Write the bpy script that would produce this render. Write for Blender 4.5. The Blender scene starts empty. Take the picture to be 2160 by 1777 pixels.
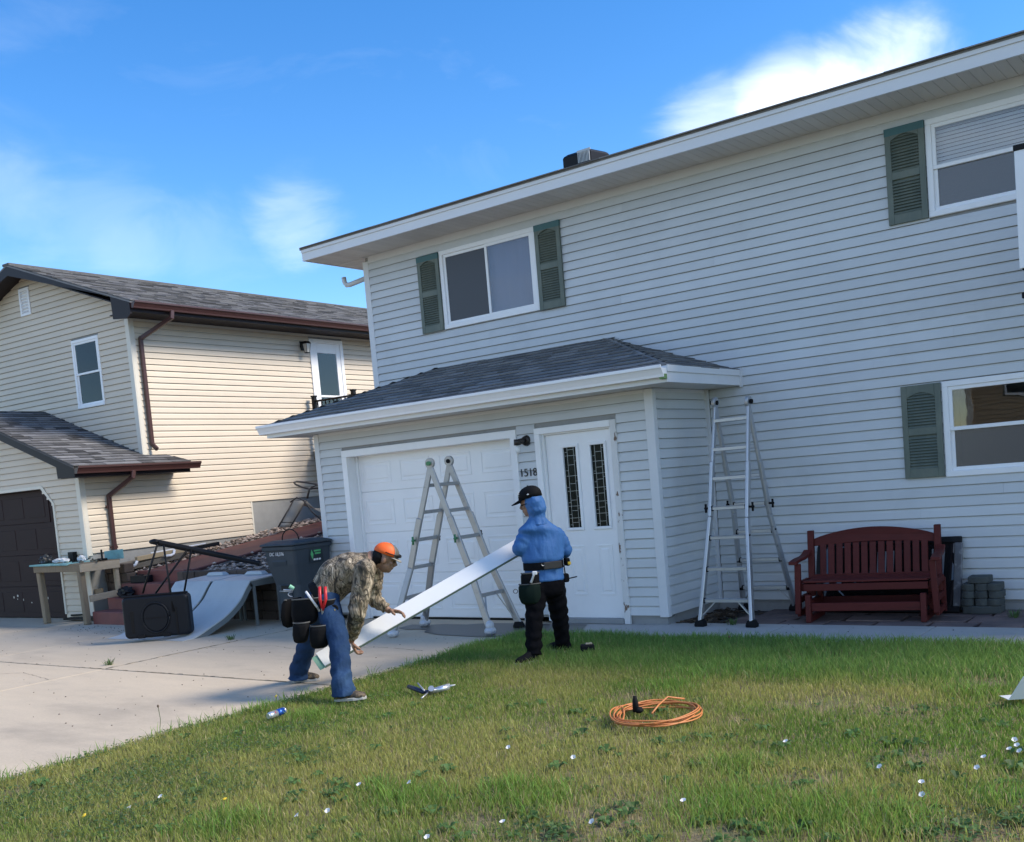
import bpy, bmesh, math, random
import numpy as np
from mathutils import Vector, Matrix, noise as mnoise

random.seed(7)
rng = np.random.default_rng(7)
sc = bpy.context.scene
COL = sc.collection
R = math.radians
G = -0.09            # level of the paving; z = 0 is the bottom edge of the siding

# ---------------------------------------------------------------- camera
CAM = Vector((6.803, -10.769, 1.5285))
FW = Vector((-0.6060, 0.7918, -0.0765)).normalized()
RT0 = FW.cross(Vector((0, 0, 1))).normalized()
UP0 = RT0.cross(FW)
ROLL = R(-4.905)
RT = RT0 * math.cos(ROLL) + UP0 * math.sin(ROLL)
UP = -RT0 * math.sin(ROLL) + UP0 * math.cos(ROLL)
FPX = 2225.3
camd = bpy.data.cameras.new('camera')
camd.sensor_width = 36.0
camd.lens = 36.0 * FPX / 2160.0
camd.shift_y = (1187.1 - 888.5) / 2160.0
camd.clip_end = 3000
cam = bpy.data.objects.new('camera', camd)
m = Matrix((RT, UP, -FW)).transposed().to_4x4()
m.translation = CAM
cam.matrix_world = m
COL.objects.link(cam)
sc.camera = cam

def at(px, py, depth):
    """a point of the place, measured in the photograph (2160 px wide) and its distance along the view axis"""
    return CAM + (FW + RT * ((px - 1080.0) / FPX) + UP * ((1187.1 - py) / FPX)) * depth

# ---------------------------------------------------------------- sky and sun
SUN_EL, SUN_AZ = R(40), R(28)          # azimuth from +x towards +y
SUND = Vector((math.cos(SUN_EL) * math.cos(SUN_AZ), math.cos(SUN_EL) * math.sin(SUN_AZ), math.sin(SUN_EL)))
world = bpy.data.worlds.new('World')
sc.world = world
world.use_nodes = True
wn, wl = world.node_tree.nodes, world.node_tree.links
wn.clear()
def wnode(t, **k):
    n = wn.new(t)
    for a, b in k.items():
        setattr(n, a, b)
    return n
wo = wnode('ShaderNodeOutputWorld')
bg = wnode('ShaderNodeBackground')
bg.inputs['Strength'].default_value = 0.124
sky = wnode('ShaderNodeTexSky', sky_type='NISHITA', sun_disc=False)
sky.sun_elevation = SUN_EL
sky.sun_rotation = R(90) - SUN_AZ
sky.altitude = 900
sky.air_density = 1.0
sky.dust_density = 0.35
sky.ozone_density = 1.6
tc = wnode('ShaderNodeTexCoord')
def wmath(op, a, b=None, c=None, clamp=False):
    n = wnode('ShaderNodeMath', operation=op, use_clamp=clamp)
    for i, v in enumerate((a, b, c)):
        if v is None: continue
        if isinstance(v, (int, float)): n.inputs[i].default_value = v
        else: wl.new(v, n.inputs[i])
    return n.outputs[0]
nz = wnode('ShaderNodeTexNoise')
nz.inputs['Scale'].default_value = 7.0
nz.inputs['Detail'].default_value = 7.0
nz.inputs['Roughness'].default_value = 0.55
nz.inputs['Distortion'].default_value = 0.5
mp = wnode('ShaderNodeMapping')
mp.inputs['Scale'].default_value = (1, 1, 2.2)
wl.new(tc.outputs['Generated'], mp.inputs['Vector'])
wl.new(mp.outputs[0], nz.inputs['Vector'])
# soft cloud banks: direction, half width, weight; those out of view are added as fill light
BANKS = [((-0.285, .909, .300), .056, .80), ((-.250, .915, .312), .040, .72), ((-.335, .893, .287), .055, .60), ((-.40, .868, .272), .048, .36),
         ((-.845, .470, .262), .08, .15), ((-.815, .519, .25), .07, .11), ((-.71, .656, .250), .042, .22),
         ((-.804, .549, .218), .05, .15), ((-.765, .600, .215), .05, .08), ((.3, -.9, .32), .3, .55), ((.85, -.3, .4), .32, .55), ((-.1, -.75, .65), .3, .35), ((.6, -.6, .55), .3, .4),
         ((-.75, -.5, .35), .26, .5), ((.55, .75, .45), .2, .5), ((.9, .3, .25), .3, .6), ((-.35, -.9, .2), .3, .55)]
tot = None
for d, rad, w in BANKS:
    dn = Vector(d).normalized()
    vd = wnode('ShaderNodeVectorMath', operation='DISTANCE')
    wl.new(tc.outputs['Generated'], vd.inputs[0])
    vd.inputs[1].default_value = dn
    mr = wnode('ShaderNodeMapRange', interpolation_type='SMOOTHERSTEP')
    wl.new(wmath('MULTIPLY_ADD', wmath('SUBTRACT', nz.outputs['Fac'], .5), rad * -2.6, vd.outputs['Value']), mr.inputs[0])
    mr.inputs[1].default_value = rad * 1.45
    mr.inputs[2].default_value = 0.0
    mr.inputs[3].default_value = 0.0
    mr.inputs[4].default_value = w
    tot = mr.outputs[0] if tot is None else wmath('MAXIMUM', tot, mr.outputs[0])
n1 = wmath('MULTIPLY_ADD', nz.outputs['Fac'], 2.6, -0.75, clamp=True)
cl = wmath('MULTIPLY', tot, wmath('MULTIPLY_ADD', n1, 0.95, 0.32), clamp=True)
thin = wmath('MULTIPLY', wmath('MULTIPLY_ADD', nz.outputs['Fac'], 3.0, -1.75, clamp=True), 0.09)
cl = wmath('MAXIMUM', cl, thin)
mixc = wnode('ShaderNodeMix', data_type='RGBA')
wl.new(cl, mixc.inputs['Factor'])
hs = wnode('ShaderNodeHueSaturation')
hs.inputs['Hue'].default_value = 0.505
hs.inputs['Saturation'].default_value = 1.37
wl.new(sky.outputs[0], hs.inputs['Color'])
wl.new(hs.outputs[0], mixc.inputs[6])
mixc.inputs[7].default_value = (6.2, 6.5, 6.9, 1)
wl.new(mixc.outputs[2], bg.inputs['Color'])
wl.new(bg.outputs[0], wo.inputs['Surface'])

sl = bpy.data.lights.new('sun', 'SUN')
sl.energy = 2.3
sl.angle = R(18.0)
sl.color = (1.0, 0.91, 0.78)
so = bpy.data.objects.new('sun', sl)
so.rotation_euler = (-SUND).to_track_quat('-Z', 'Y').to_euler()
so.location = (30, 20, 30)
COL.objects.link(so)
sc.view_settings.view_transform = 'Standard'
sc.view_settings.look = 'None'
sc.view_settings.exposure = 1.06
sc.view_settings.gamma = 1.0
sc.view_settings.use_curve_mapping = False
sc.cycles.use_denoising = True
sc.cycles.max_bounces = 8
sc.cycles.transparent_max_bounces = 12
sc.cycles.sample_clamp_indirect = 6.0

# ---------------------------------------------------------------- materials
MATS = {}
def M(name, col, rough=0.6, nscale=None, amt=0.15, col2=None, lo=0.4, hi=0.6, bump=None, bstr=0.15, bdist=0.01, metal=0.0,
      vary=0.0, stretch=(1, 1, 1), coord='pos', spec=0.5, island=0.0, detail=6.0, grime=None, fine=None):
    """procedural principled material: base colour broken by noise, optional second colour, bump, per-object variation"""
    if name in MATS: return MATS[name]
    mt = bpy.data.materials.new(name)
    mt.use_nodes = True
    N, L = mt.node_tree.nodes, mt.node_tree.links
    b = N['Principled BSDF']
    b.inputs['Roughness'].default_value = rough
    b.inputs['Metallic'].default_value = metal
    b.inputs['Specular IOR Level'].default_value = spec
    if coord == 'pos':
        src = N.new('ShaderNodeNewGeometry').outputs['Position']
    else:
        src = N.new('ShaderNodeTexCoord').outputs['Object']
    mpp = N.new('ShaderNodeMapping')
    mpp.inputs['Scale'].default_value = stretch
    L.new(src, mpp.inputs['Vector'])
    def noise(scale, det=detail, ro=0.6):
        n = N.new('ShaderNodeTexNoise')
        n.inputs['Scale'].default_value = scale
        n.inputs['Detail'].default_value = det
        n.inputs['Roughness'].default_value = ro
        L.new(mpp.outputs[0], n.inputs['Vector'])
        return n.outputs['Fac']
    def math_(op, a, bb, clamp=False):
        n = N.new('ShaderNodeMath'); n.operation = op; n.use_clamp = clamp
        for i, v in enumerate((a, bb)):
            if isinstance(v, (int, float)): n.inputs[i].default_value = v
            else: L.new(v, n.inputs[i])
        return n.outputs[0]
    rgb = N.new('ShaderNodeRGB'); rgb.outputs[0].default_value = (*col, 1)
    c = rgb.outputs[0]
    def mixn(fac, ca, cb):
        n = N.new('ShaderNodeMix'); n.data_type = 'RGBA'
        if isinstance(fac, (int, float)): n.inputs['Factor'].default_value = fac
        else: L.new(fac, n.inputs['Factor'])
        for i, v in ((6, ca), (7, cb)):
            if isinstance(v, tuple): n.inputs[i].default_value = (*v, 1)
            else: L.new(v, n.inputs[i])
        return n.outputs[2]
    if col2 is not None:
        r = N.new('ShaderNodeMapRange'); r.inputs[1].default_value = lo; r.inputs[2].default_value = hi
        L.new(noise(nscale or 3.0), r.inputs[0])
        c = mixn(r.outputs[0], c, col2)
    f = None
    if nscale and amt:
        f = math_('MULTIPLY', math_('SUBTRACT', noise(nscale * 1.7 + .3), 0.5), amt * 2.4)
    if fine:
        f2 = math_('MULTIPLY', math_('SUBTRACT', noise(fine[0], 3.0), 0.5), fine[1] * 2.4)
        f = f2 if f is None else math_('ADD', f, f2)
    if vary:
        v = math_('MULTIPLY', math_('SUBTRACT', N.new('ShaderNodeObjectInfo').outputs['Random'], 0.5), vary * 2)
        f = v if f is None else math_('ADD', f, v)
    if island:
        oi = N.new('ShaderNodeObjectInfo').outputs['Random']
        gi = N.new('ShaderNodeNewGeometry').outputs['Random Per Island']
        fr = math_('FRACT', math_('ADD', oi, gi), 0.0)
        v = math_('MULTIPLY', math_('SUBTRACT', fr, 0.5), island * 2)
        f = v if f is None else math_('ADD', f, v)
    if f is not None:
        k = math_('ADD', f, 1.0)
        n = N.new('ShaderNodeVectorMath'); n.operation = 'SCALE'
        L.new(c, n.inputs[0]); L.new(k, n.inputs['Scale'])
        c = n.outputs[0]
    if grime:
        gc, gs, glo, ghi, gamt = grime
        r = N.new('ShaderNodeMapRange'); r.inputs[1].default_value = glo; r.inputs[2].default_value = ghi
        r.inputs[4].default_value = gamt
        L.new(noise(gs, 8.0, 0.65), r.inputs[0])
        c = mixn(r.outputs[0], c, gc)
    L.new(c, b.inputs['Base Color'])
    if bump:
        bn = N.new('ShaderNodeBump')
        bn.inputs['Strength'].default_value = bstr
        bn.inputs['Distance'].default_value = bdist
        L.new(noise(bump, 8.0), bn.inputs['Height'])
        L.new(bn.outputs[0], b.inputs['Normal'])
    MATS[name] = mt
    return mt

# ---------------------------------------------------------------- mesh helpers
class MB:
    def __init__(s):
        s.v, s.f = [], []
    def add(s, vs, fs):
        o = len(s.v)
        s.v += [tuple(v) for v in vs]
        s.f += [tuple(i + o for i in f) for f in fs]
        return s
    def box(s, x0, x1, y0, y1, z0, z1):
        return s.add([(x0, y0, z0), (x1, y0, z0), (x1, y1, z0), (x0, y1, z0), (x0, y0, z1), (x1, y0, z1), (x1, y1, z1), (x0, y1, z1)],
                     [(0, 3, 2, 1), (4, 5, 6, 7), (0, 1, 5, 4), (1, 2, 6, 5), (2, 3, 7, 6), (3, 0, 4, 7)])
    def obox(s, c, a, b, d):
        c, a, b, d = Vector(c), Vector(a), Vector(b), Vector(d)
        vs = [c + a * i + b * j + d * k for k in (-1, 1) for i, j in ((-1, -1), (1, -1), (1, 1), (-1, 1))]
        return s.add(vs, [(0, 3, 2, 1), (4, 5, 6, 7), (0, 1, 5, 4), (1, 2, 6, 5), (2, 3, 7, 6), (3, 0, 4, 7)])
    def beam(s, p, q, w, h, up=(0, 0, 1)):
        p, q, up = Vector(p), Vector(q), Vector(up)
        d = q - p
        a = d.cross(up)
        if a.length < 1e-6: a = d.cross(Vector((1, 0, 0)))
        a.normalize(); b = a.cross(d).normalized()
        return s.obox((p + q) / 2, d / 2, a * w / 2, b * h / 2)
    def prism(s, poly, vec):
        n = len(poly); vec = Vector(vec)
        a = [Vector(p) for p in poly]
        vs = a + [p + vec for p in a]
        fs = [tuple(range(n))[::-1], tuple(range(n, 2 * n))] + [(i, (i + 1) % n, n + (i + 1) % n, n + i) for i in range(n)]
        return s.add(vs, fs)
    def loft(s, rings, cap=True):
        n = len(rings[0]); vs = []; fs = []
        for r in rings: vs += list(r)
        for k in range(len(rings) - 1):
            for i in range(n):
                j = (i + 1) % n
                fs.append((k * n + i, k * n + j, (k + 1) * n + j, (k + 1) * n + i))
        if cap:
            fs.append(tuple(range(n))[::-1])
            fs.append(tuple(range((len(rings) - 1) * n, len(rings) * n)))
        return s.add(vs, fs)
    def tube(s, pts, r, n=8, closed=False):
        pts = [Vector(p) for p in pts]
        rs = r if isinstance(r, (list, tuple)) else [r] * len(pts)
        t0 = (pts[1] - pts[0]).normalized()
        a = t0.cross(Vector((0, 0, 1)))
        if a.length < 1e-4: a = t0.cross(Vector((1, 0, 0)))
        a.normalize(); rings = []
        for i, p in enumerate(pts):
            t = (pts[min(i + 1, len(pts) - 1)] - pts[max(i - 1, 0)])
            if t.length < 1e-9: t = t0
            t.normalize()
            a = (a - t * a.dot(t))
            if a.length < 1e-6: a = t.orthogonal()
            a.normalize(); b = t.cross(a)
            rings.append([p + (a * math.cos(2 * math.pi * k / n) + b * math.sin(2 * math.pi * k / n)) * rs[i] for k in range(n)])
        return s.loft(rings)
    def ell(s, c, rx, ry, rz, n=14, m=9, rot=None):
        c = Vector(c); rings = []
        for j in range(m):
            t = math.pi * (j + 0.5) / m
            ring = []
            for i in range(n):
                p = Vector((rx * math.sin(t) * math.cos(2 * math.pi * i / n), ry * math.sin(t) * math.sin(2 * math.pi * i / n), -rz * math.cos(t)))
                if rot is not None: p = rot @ p
                ring.append(c + p)
            rings.append(ring)
        return s.loft(rings)
    def build(s, name, mat, parent=None, smooth=False, bevel=0.0, off=None, kind=None, seg=1, fix=True):
        me = bpy.data.meshes.new(name)
        v = s.v
        if off is None and parent is not None and 'origin' in ROOT.get(parent.name, {}):
            off = ROOT[parent.name]['origin']
        if off is not None:
            ox, oy, oz = off
            v = [(a - ox, b - oy, c - oz) for a, b, c in v]
        me.from_pydata(v, [], s.f)
        if fix and len(s.f) < 6000:
            bm = bmesh.new(); bm.from_mesh(me)
            bmesh.ops.recalc_face_normals(bm, faces=bm.faces)
            bm.to_mesh(me); bm.free()
        if smooth:
            for p in me.polygons: p.use_smooth = True
        if mat is not None: me.materials.append(mat)
        o = bpy.data.objects.new(name, me)
        COL.objects.link(o)
        if parent is not None:
            o.parent = parent
            ROOT[o.name] = ROOT.get(parent.name, {})
        if bevel:
            md = o.modifiers.new('bevel', 'BEVEL'); md.width = bevel; md.segments = seg; md.limit_method = 'ANGLE'
        if kind: o['kind'] = kind
        return o

ROOT = {}
def tag(o, label, cat=None, group=None):
    o['label'] = label
    if cat: o['category'] = cat
    if group: o['group'] = group
    return o
def thing(name, label, cat, loc=(0, 0, 0), rz=0.0, group=None, local=False):
    """an Empty at the base of a thing; parts given in world coordinates unless local"""
    o = bpy.data.objects.new(name, None)
    o.empty_display_size = 0.1
    COL.objects.link(o)
    o.location = loc
    o.rotation_euler = (0, 0, rz)
    ROOT[o.name] = {} if local else {'origin': tuple(loc)}
    return tag(o, label, cat, group)
def dupe(o, parent, loc=None, name=None, rot=None):
    c = o.copy()
    if name: c.name = name
    COL.objects.link(c)
    c.parent = parent
    ROOT[c.name] = ROOT.get(parent.name, {}) if parent else {}
    if loc is not None: c.location = loc
    if rot is not None: c.rotation_euler = rot
    return c
def struct(o):
    o['kind'] = 'structure'; return o
def box(name, mat, parent, x0, x1, y0, y1, z0, z1, bevel=0.0, **k):
    return MB().box(x0, x1, y0, y1, z0, z1).build(name, mat, parent, bevel=bevel, **k)
def text_mesh(name, body, size, depth, mat, parent, mw, off=None, align='CENTER'):
    cu = bpy.data.curves.new(name, 'FONT')
    cu.body = body; cu.size = size; cu.extrude = depth; cu.align_x = align; cu.align_y = 'CENTER'
    to = bpy.data.objects.new(name, cu)
    COL.objects.link(to)
    dg = bpy.context.evaluated_depsgraph_get()
    me = bpy.data.meshes.new_from_object(to.evaluated_get(dg))
    bpy.data.objects.remove(to)
    mw = mw.copy()
    if off is not None: mw.translation -= Vector(off)
    me.transform(mw)
    me.materials.clear(); me.materials.append(mat)
    o = bpy.data.objects.new(name, me)
    COL.objects.link(o)
    if parent is not None:
        o.parent = parent; ROOT[o.name] = ROOT.get(parent.name, {})
    return o
# ================================================================ materials of the place
m_side = M('grey_vinyl_siding', (.585, .605, .61), .5, 1.1, .08, bump=7, bstr=.14, bdist=.012, vary=.05, stretch=(1, 1, 1.0), grime=((.43, .445, .45), 1.3, .54, .78, .45))
m_trimg = M('pale_grey_trim', (.66, .67, .68), .45, 2.0, .06)
m_white = M('white_paint', (.87, .87, .87), .45, 3.0, .05, bump=30, bstr=.05, bdist=.002)
m_gdoor = M('garage_door_white', (.87, .87, .87), .42, 1.5, .05, bump=70, bstr=.06, bdist=.002, grime=((.62, .63, .65), 1.3, .60, .80, .4))
m_peel = M('peeling_white_paint', (.70, .69, .67), .65, 9.0, .08, col2=(.16, .10, .07), lo=.60, hi=.64, bump=18, bstr=.5, bdist=.006, stretch=(1, 1, .55))
m_fascia = M('white_aluminium_fascia', (.72, .73, .74), .38, 2.5, .06, stretch=(.4, 1, 1), grime=((.36, .36, .36), 3.0, .62, .85, .35))
m_soffit = M('white_soffit_vinyl', (.62, .60, .57), .5, 3.0, .10, vary=.05, stretch=(1, .3, 1))
m_shut = M('weathered_green_shutter', (.115, .140, .115), .55, 5.0, .14, col2=(.17, .19, .15), lo=.45, hi=.75, bump=60, bstr=.1, bdist=.003, stretch=(1, 1, .5))
m_shut2 = M('teal_green_shutter_top', (.05, .13, .135), .55, 5.0, .12, bump=60, bstr=.1, bdist=.003)
m_shing = M('dark_asphalt_shingle', (.20, .197, .192), .9, 9.0, .2, island=.30, spec=.2, bump=160, bstr=.5, bdist=.006, fine=(240, .3))
m_shing2 = M('brown_grey_shingle', (.15, .147, .148), .9, 8.0, .25, island=.62, spec=.2, bump=160, bstr=.5, bdist=.006, fine=(240, .3))
m_band = M('dark_granule_band', (.035, .036, .038), .95, 20, .3, spec=.1)
m_cream = M('cream_vinyl_siding', (.66, .565, .44), .5, .9, .07, bump=55, bstr=.07, bdist=.003, vary=.035, grime=((.42, .38, .31), 1.2, .6, .85, .3))
m_creamt = M('cream_trim', (.70, .655, .56), .45, 2.0, .05)
m_brown = M('brown_aluminium_trim', (.065, .028, .025), .4, 3.0, .12)
m_brownd = M('dark_brown_fascia', (.017, .010, .012), .5, 3.0, .12, spec=.25)
m_bdoor = M('brown_garage_door', (.028, .013, .013), .6, 2.5, .15, spec=.2, bump=60, bstr=.1, bdist=.003)
m_conc = M('driveway_concrete', (.60, .49, .35), .88, .9, .12, stretch=(.45, 1.1, 1), col2=(.49, .405, .30), lo=.35, hi=.7, bump=45, bstr=.25, bdist=.006, fine=(85, .10),
           grime=((.27, .225, .17), .9, .54, .76, .55), vary=.03)
m_walk = M('walk_concrete', (.44, .41, .37), .88, 1.4, .12, bump=50, bstr=.25, bdist=.005, fine=(90, .10), grime=((.22, .21, .2), 1.2, .55, .8, .5), vary=.03)
m_found = M('grey_foundation_concrete', (.30, .30, .29), .9, 3.0, .15, bump=30, bstr=.3, bdist=.006, grime=((.16, .16, .16), 4, .55, .75, .5))
m_black = M('black_metal', (.008, .008, .009), .5, 4.0, .1, spec=.22)
m_screen = None

def glass_mat(name, tint=(.6, .65, .7), rough=.01, body=0.0, bodycol=(.1, .1, .11), wav=0.0, ior=1.75):
    """a real pane: fresnel reflection over a clear body, or over a dusty insect screen"""
    mt = bpy.data.materials.new(name); mt.use_nodes = True
    N, L = mt.node_tree.nodes, mt.node_tree.links
    N.clear()
    out = N.new('ShaderNodeOutputMaterial')
    tr = N.new('ShaderNodeBsdfTransparent'); tr.inputs[0].default_value = (*tint, 1)
    gl = N.new('ShaderNodeBsdfGlossy'); gl.inputs['Roughness'].default_value = rough
    gl.inputs['Color'].default_value = (.95, .95, .95, 1)
    fr = N.new('ShaderNodeFresnel'); fr.inputs['IOR'].default_value = ior
    last = tr.outputs[0]
    if body:
        df = N.new('ShaderNodeBsdfDiffuse'); df.inputs[0].default_value = (*bodycol, 1)
        mx = N.new('ShaderNodeMixShader'); mx.inputs[0].default_value = body
        L.new(last, mx.inputs[1]); L.new(df.outputs[0], mx.inputs[2]); last = mx.outputs[0]
    mx2 = N.new('ShaderNodeMixShader')
    L.new(fr.outputs[0], mx2.inputs[0]); L.new(last, mx2.inputs[1]); L.new(gl.outputs[0], mx2.inputs[2])
    if wav:
        nzz = N.new('ShaderNodeTexNoise'); nzz.inputs['Scale'].default_value = 2.5
        ge = N.new('ShaderNodeNewGeometry'); L.new(ge.outputs['Position'], nzz.inputs['Vector'])
        bp = N.new('ShaderNodeBump'); bp.inputs['Strength'].default_value = wav; bp.inputs['Distance'].default_value = .02
        L.new(nzz.outputs['Fac'], bp.inputs['Height']); L.new(bp.outputs[0], gl.inputs['Normal']); L.new(bp.outputs[0], fr.inputs['Normal'])
    L.new(mx2.outputs[0], out.inputs['Surface'])
    return mt
g_clear = glass_mat('window_glass', (.85, .88, .9), wav=.03, ior=1.6)
g_screen = glass_mat('glass_behind_screen', (.50, .50, .52), .25, .45, (.16, .16, .17))
g_dark = glass_mat('glass_behind_dark_screen', (.35, .35, .37), .35, .55, (.11, .11, .125), ior=1.4)
g_plain = glass_mat('plain_glass', (.85, .86, .9), .02, .25, (.42, .42, .47), ior=1.4)
g_blind = glass_mat('glass_before_blind', (.92, .94, .95), wav=.03, ior=1.6)
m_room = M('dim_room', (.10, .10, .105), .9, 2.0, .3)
m_curt = M('grey_curtain', (.62, .61, .63), .9, 6.0, .2, stretch=(6, 6, .4))
m_blind = M('white_blind', (.80, .80, .80), .6, 3.0, .05)

# ================================================================ builders
CC = 0.1016
def siding(parent, mat, along, out, orig, z0, n, span, cuts=(), joints=0.0, name='siding_board', drop=0.0):
    """lapped boards, one object per board: along/out are axis vectors, span(za, zb) gives the intervals of a course"""
    along, out, orig = Vector(along), Vector(out), Vector(orig)
    for k in range(n):
        za, zb = z0 + k * CC, z0 + (k + 1) * CC
        iv = list(span(za, zb))
        for a0, a1, c0, c1 in cuts:
            if min(zb, c1) - max(za, c0) > .035:
                nv = []
                for s, e in iv:
                    if a1 <= s or a0 >= e: nv.append((s, e)); continue
                    if a0 > s: nv.append((s, a0))
                    if a1 < e: nv.append((a1, e))
                iv = nv
        for s, e in iv:
            if e - s < .02: continue
            segs = [(s, e)]
            if joints and e - s > 3.0:
                j = s + 1.0 + ((k // 2) * 1.37 + .6 * (k % 3)) % (e - s - 2.0)
                segs = [(s, j), (j + .0015, e)]
            for q, (s1, e1) in enumerate(segs):
                jt = random.uniform(-.0008, .0008) + .0012 * q
                prof = [(0.0, zb + .004), (.003 + jt, zb + .003), (.013 + jt, zb - .026), (.021 + jt, za + .0115), (.020 + jt, za + .008), (.002, za + .0105), (0.0, za + .0105)]
                mb = MB()
                mb.prism([orig + along * s1 + out * d + Vector((0, 0, z)) for d, z in prof], along * (e1 - s1))
                mb.build(name, mat, parent)

def shingles(parent, mat, orig, u, v, nrm, vlen, bounds, expo=.142, wr=(.17, .38), max_parts=300, thick=.016, camref=None, name='shingle'):
    """bounds(t) -> (u0, u1) at distance t up the slope. Nearest shingles are parts of their own."""
    orig, u, v, nrm = Vector(orig), Vector(u).normalized(), Vector(v).normalized(), Vector(nrm).normalized()
    items = []
    k = 0
    t = 0.0
    while t < vlen - .02:
        a, b = bounds(min(t + expo * .5, vlen))
        x = a - random.uniform(0, .25)
        while x < b:
            w = random.uniform(*wr)
            x0, x1 = max(x, a), min(x + w - .003, b)
            if x1 - x0 > .02: items.append((x0, x1, t, min(t + expo + .06, vlen + .015), random.uniform(.55, 1.25)))
            x += w
        t += expo
        k += 1
    def geo(mb, it):
        x0, x1, t0, t1, th = it
        ta = t0 + random.uniform(-.004, .004)
        h = thick * th
        p = lambda uu, tt, hh: orig + u * uu + v * tt + nrm * hh
        tm = max(ta + .02, min(t0 + expo, t1) - .030 + random.uniform(-.006, .006)); hm = .002 + h * (1 - (tm - ta) / max(t1 - ta, .03))
        vs = [p(x0, ta, .001), p(x1, ta, .001), p(x1, t1, .0), p(x0, t1, .0), p(x0, ta, .002 + h), p(x1, ta, .002 + h), p(x1, t1, .002), p(x0, t1, .002), p(x0, tm, hm), p(x1, tm, hm)]
        mb.add(vs, [(0, 3, 2, 1), (4, 5, 9, 8), (8, 9, 6, 7), (0, 1, 5, 4), (1, 2, 6, 9, 5), (2, 3, 7, 6), (3, 0, 4, 8, 7)])
    def band(o):           # the dark granule band that laminated shingles carry under the next course
        o.data.materials.append(m_band)
        for i, f_ in enumerate(o.data.polygons):
            if i % 7 == 2: f_.material_index = 1
    if camref is not None:
        items.sort(key=lambda it: (orig + u * (it[0] + it[1]) * .5 + v * it[2] - camref).length)
    for it in items[:max_parts]:
        mb = MB(); geo(mb, it); band(mb.build(name, mat, parent))
    if items[max_parts:]:
        mb = MB()
        for it in items[max_parts:]: geo(mb, it)
        band(mb.build('far_shingles', mat, parent, kind='stuff'))
    return len(items)

def gutter(parent, mat, p, q, out, name='gutter', s=1.0):
    p, q, out = Vector(p), Vector(q), Vector(out)
    prof = [(0, 0), (.07, 0), (.076, .025), (.095, .06), (.108, .078), (.118, .085), (.118, .112), (.110, .115), (.104, .108), (.10, .085), (0, .085)]
    return MB().prism([p + out * d * s + Vector((0, 0, z * s)) for d, z in prof], q - p).build(name, mat, parent)

def window(parent, x0, x1, z0, z1, y, slider, blind=None, screen=None, fw=.055, glassL=None, glassR=None, room=True, mat=None):
    """vinyl window facing -y in the parent's frame; window part = outer frame, sub-parts = sashes, panes, blind"""
    mt = mat or m_white
    mb = MB()
    yo, yi = y - .028, y + .05
    mb.box(x0, x1, yo, yi, z1 - fw, z1).box(x0, x1, yo - .004, yi, z0, z0 + fw).box(x0, x0 + fw, yo, yi, z0 + fw, z1 - fw).box(x1 - fw, x1, yo, yi, z0 + fw, z1 - fw)
    w = mb.build('window', mt, parent, bevel=.004)
    a, b, c, d = x0 + fw, x1 - fw, z0 + fw, z1 - fw
    sw = .036
    if slider:
        mid = (a + b) / 2
        panes = [(a, mid + sw / 2, c, d, y + .004, glassL or g_screen), (mid - sw / 2, b, c, d, y - .010, glassR or g_clear)]
    else:
        mid = c + (d - c) * .50
        panes = [(a, b, c, mid + sw / 2, y + .012, glassL or g_screen), (a, b, mid - sw / 2, d, y - .006, glassR or g_clear)]
    for pa, pb, pc, pd, py, gm in panes:
        MB().box(pa, pb, py - .012, py + .012, pc, pc + sw).box(pa, pb, py - .012, py + .012, pd - sw, pd).box(pa, pa + sw, py - .012, py + .012, pc + sw, pd - sw).box(pb - sw, pb, py - .012, py + .012, pc + sw, pd - sw).build('sash', mt, w, bevel=.003)
        MB().box(pa + sw - .004, pb - sw + .004, py - .002, py + .002, pc + sw - .004, pd - sw + .004).build('pane', gm, w)
    if blind == 'slats':
        mb = MB(); z = c + .01
        while z < d:
            mb.obox(((a + b) / 2, y + .05, z), ((b - a) / 2, 0, 0), (0, .008, .017), (0, .0004, -.0002)); z += .036
        mb.build('blind', m_blind, w, kind='stuff')
    elif blind == 'curtain':
        n = 26; pts = []
        for i in range(n + 1):
            xx = a + (b - a) * i / n
            pts.append((xx, y + .065 + .012 * math.sin(i * 1.9) + .01 * math.sin(i * .7), c - .02))
        mb = MB()
        vs = [p for p in pts] + [(p[0], p[1], d + .02) for p in pts]
        mb.add(vs, [(i, i + 1, n + 2 + i, n + 1 + i) for i in range(n)])
        mb.build('curtain', m_curt, w, smooth=True)
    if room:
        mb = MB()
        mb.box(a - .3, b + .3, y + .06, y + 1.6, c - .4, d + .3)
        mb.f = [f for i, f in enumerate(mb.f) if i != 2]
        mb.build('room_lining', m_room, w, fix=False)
    return w

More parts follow.
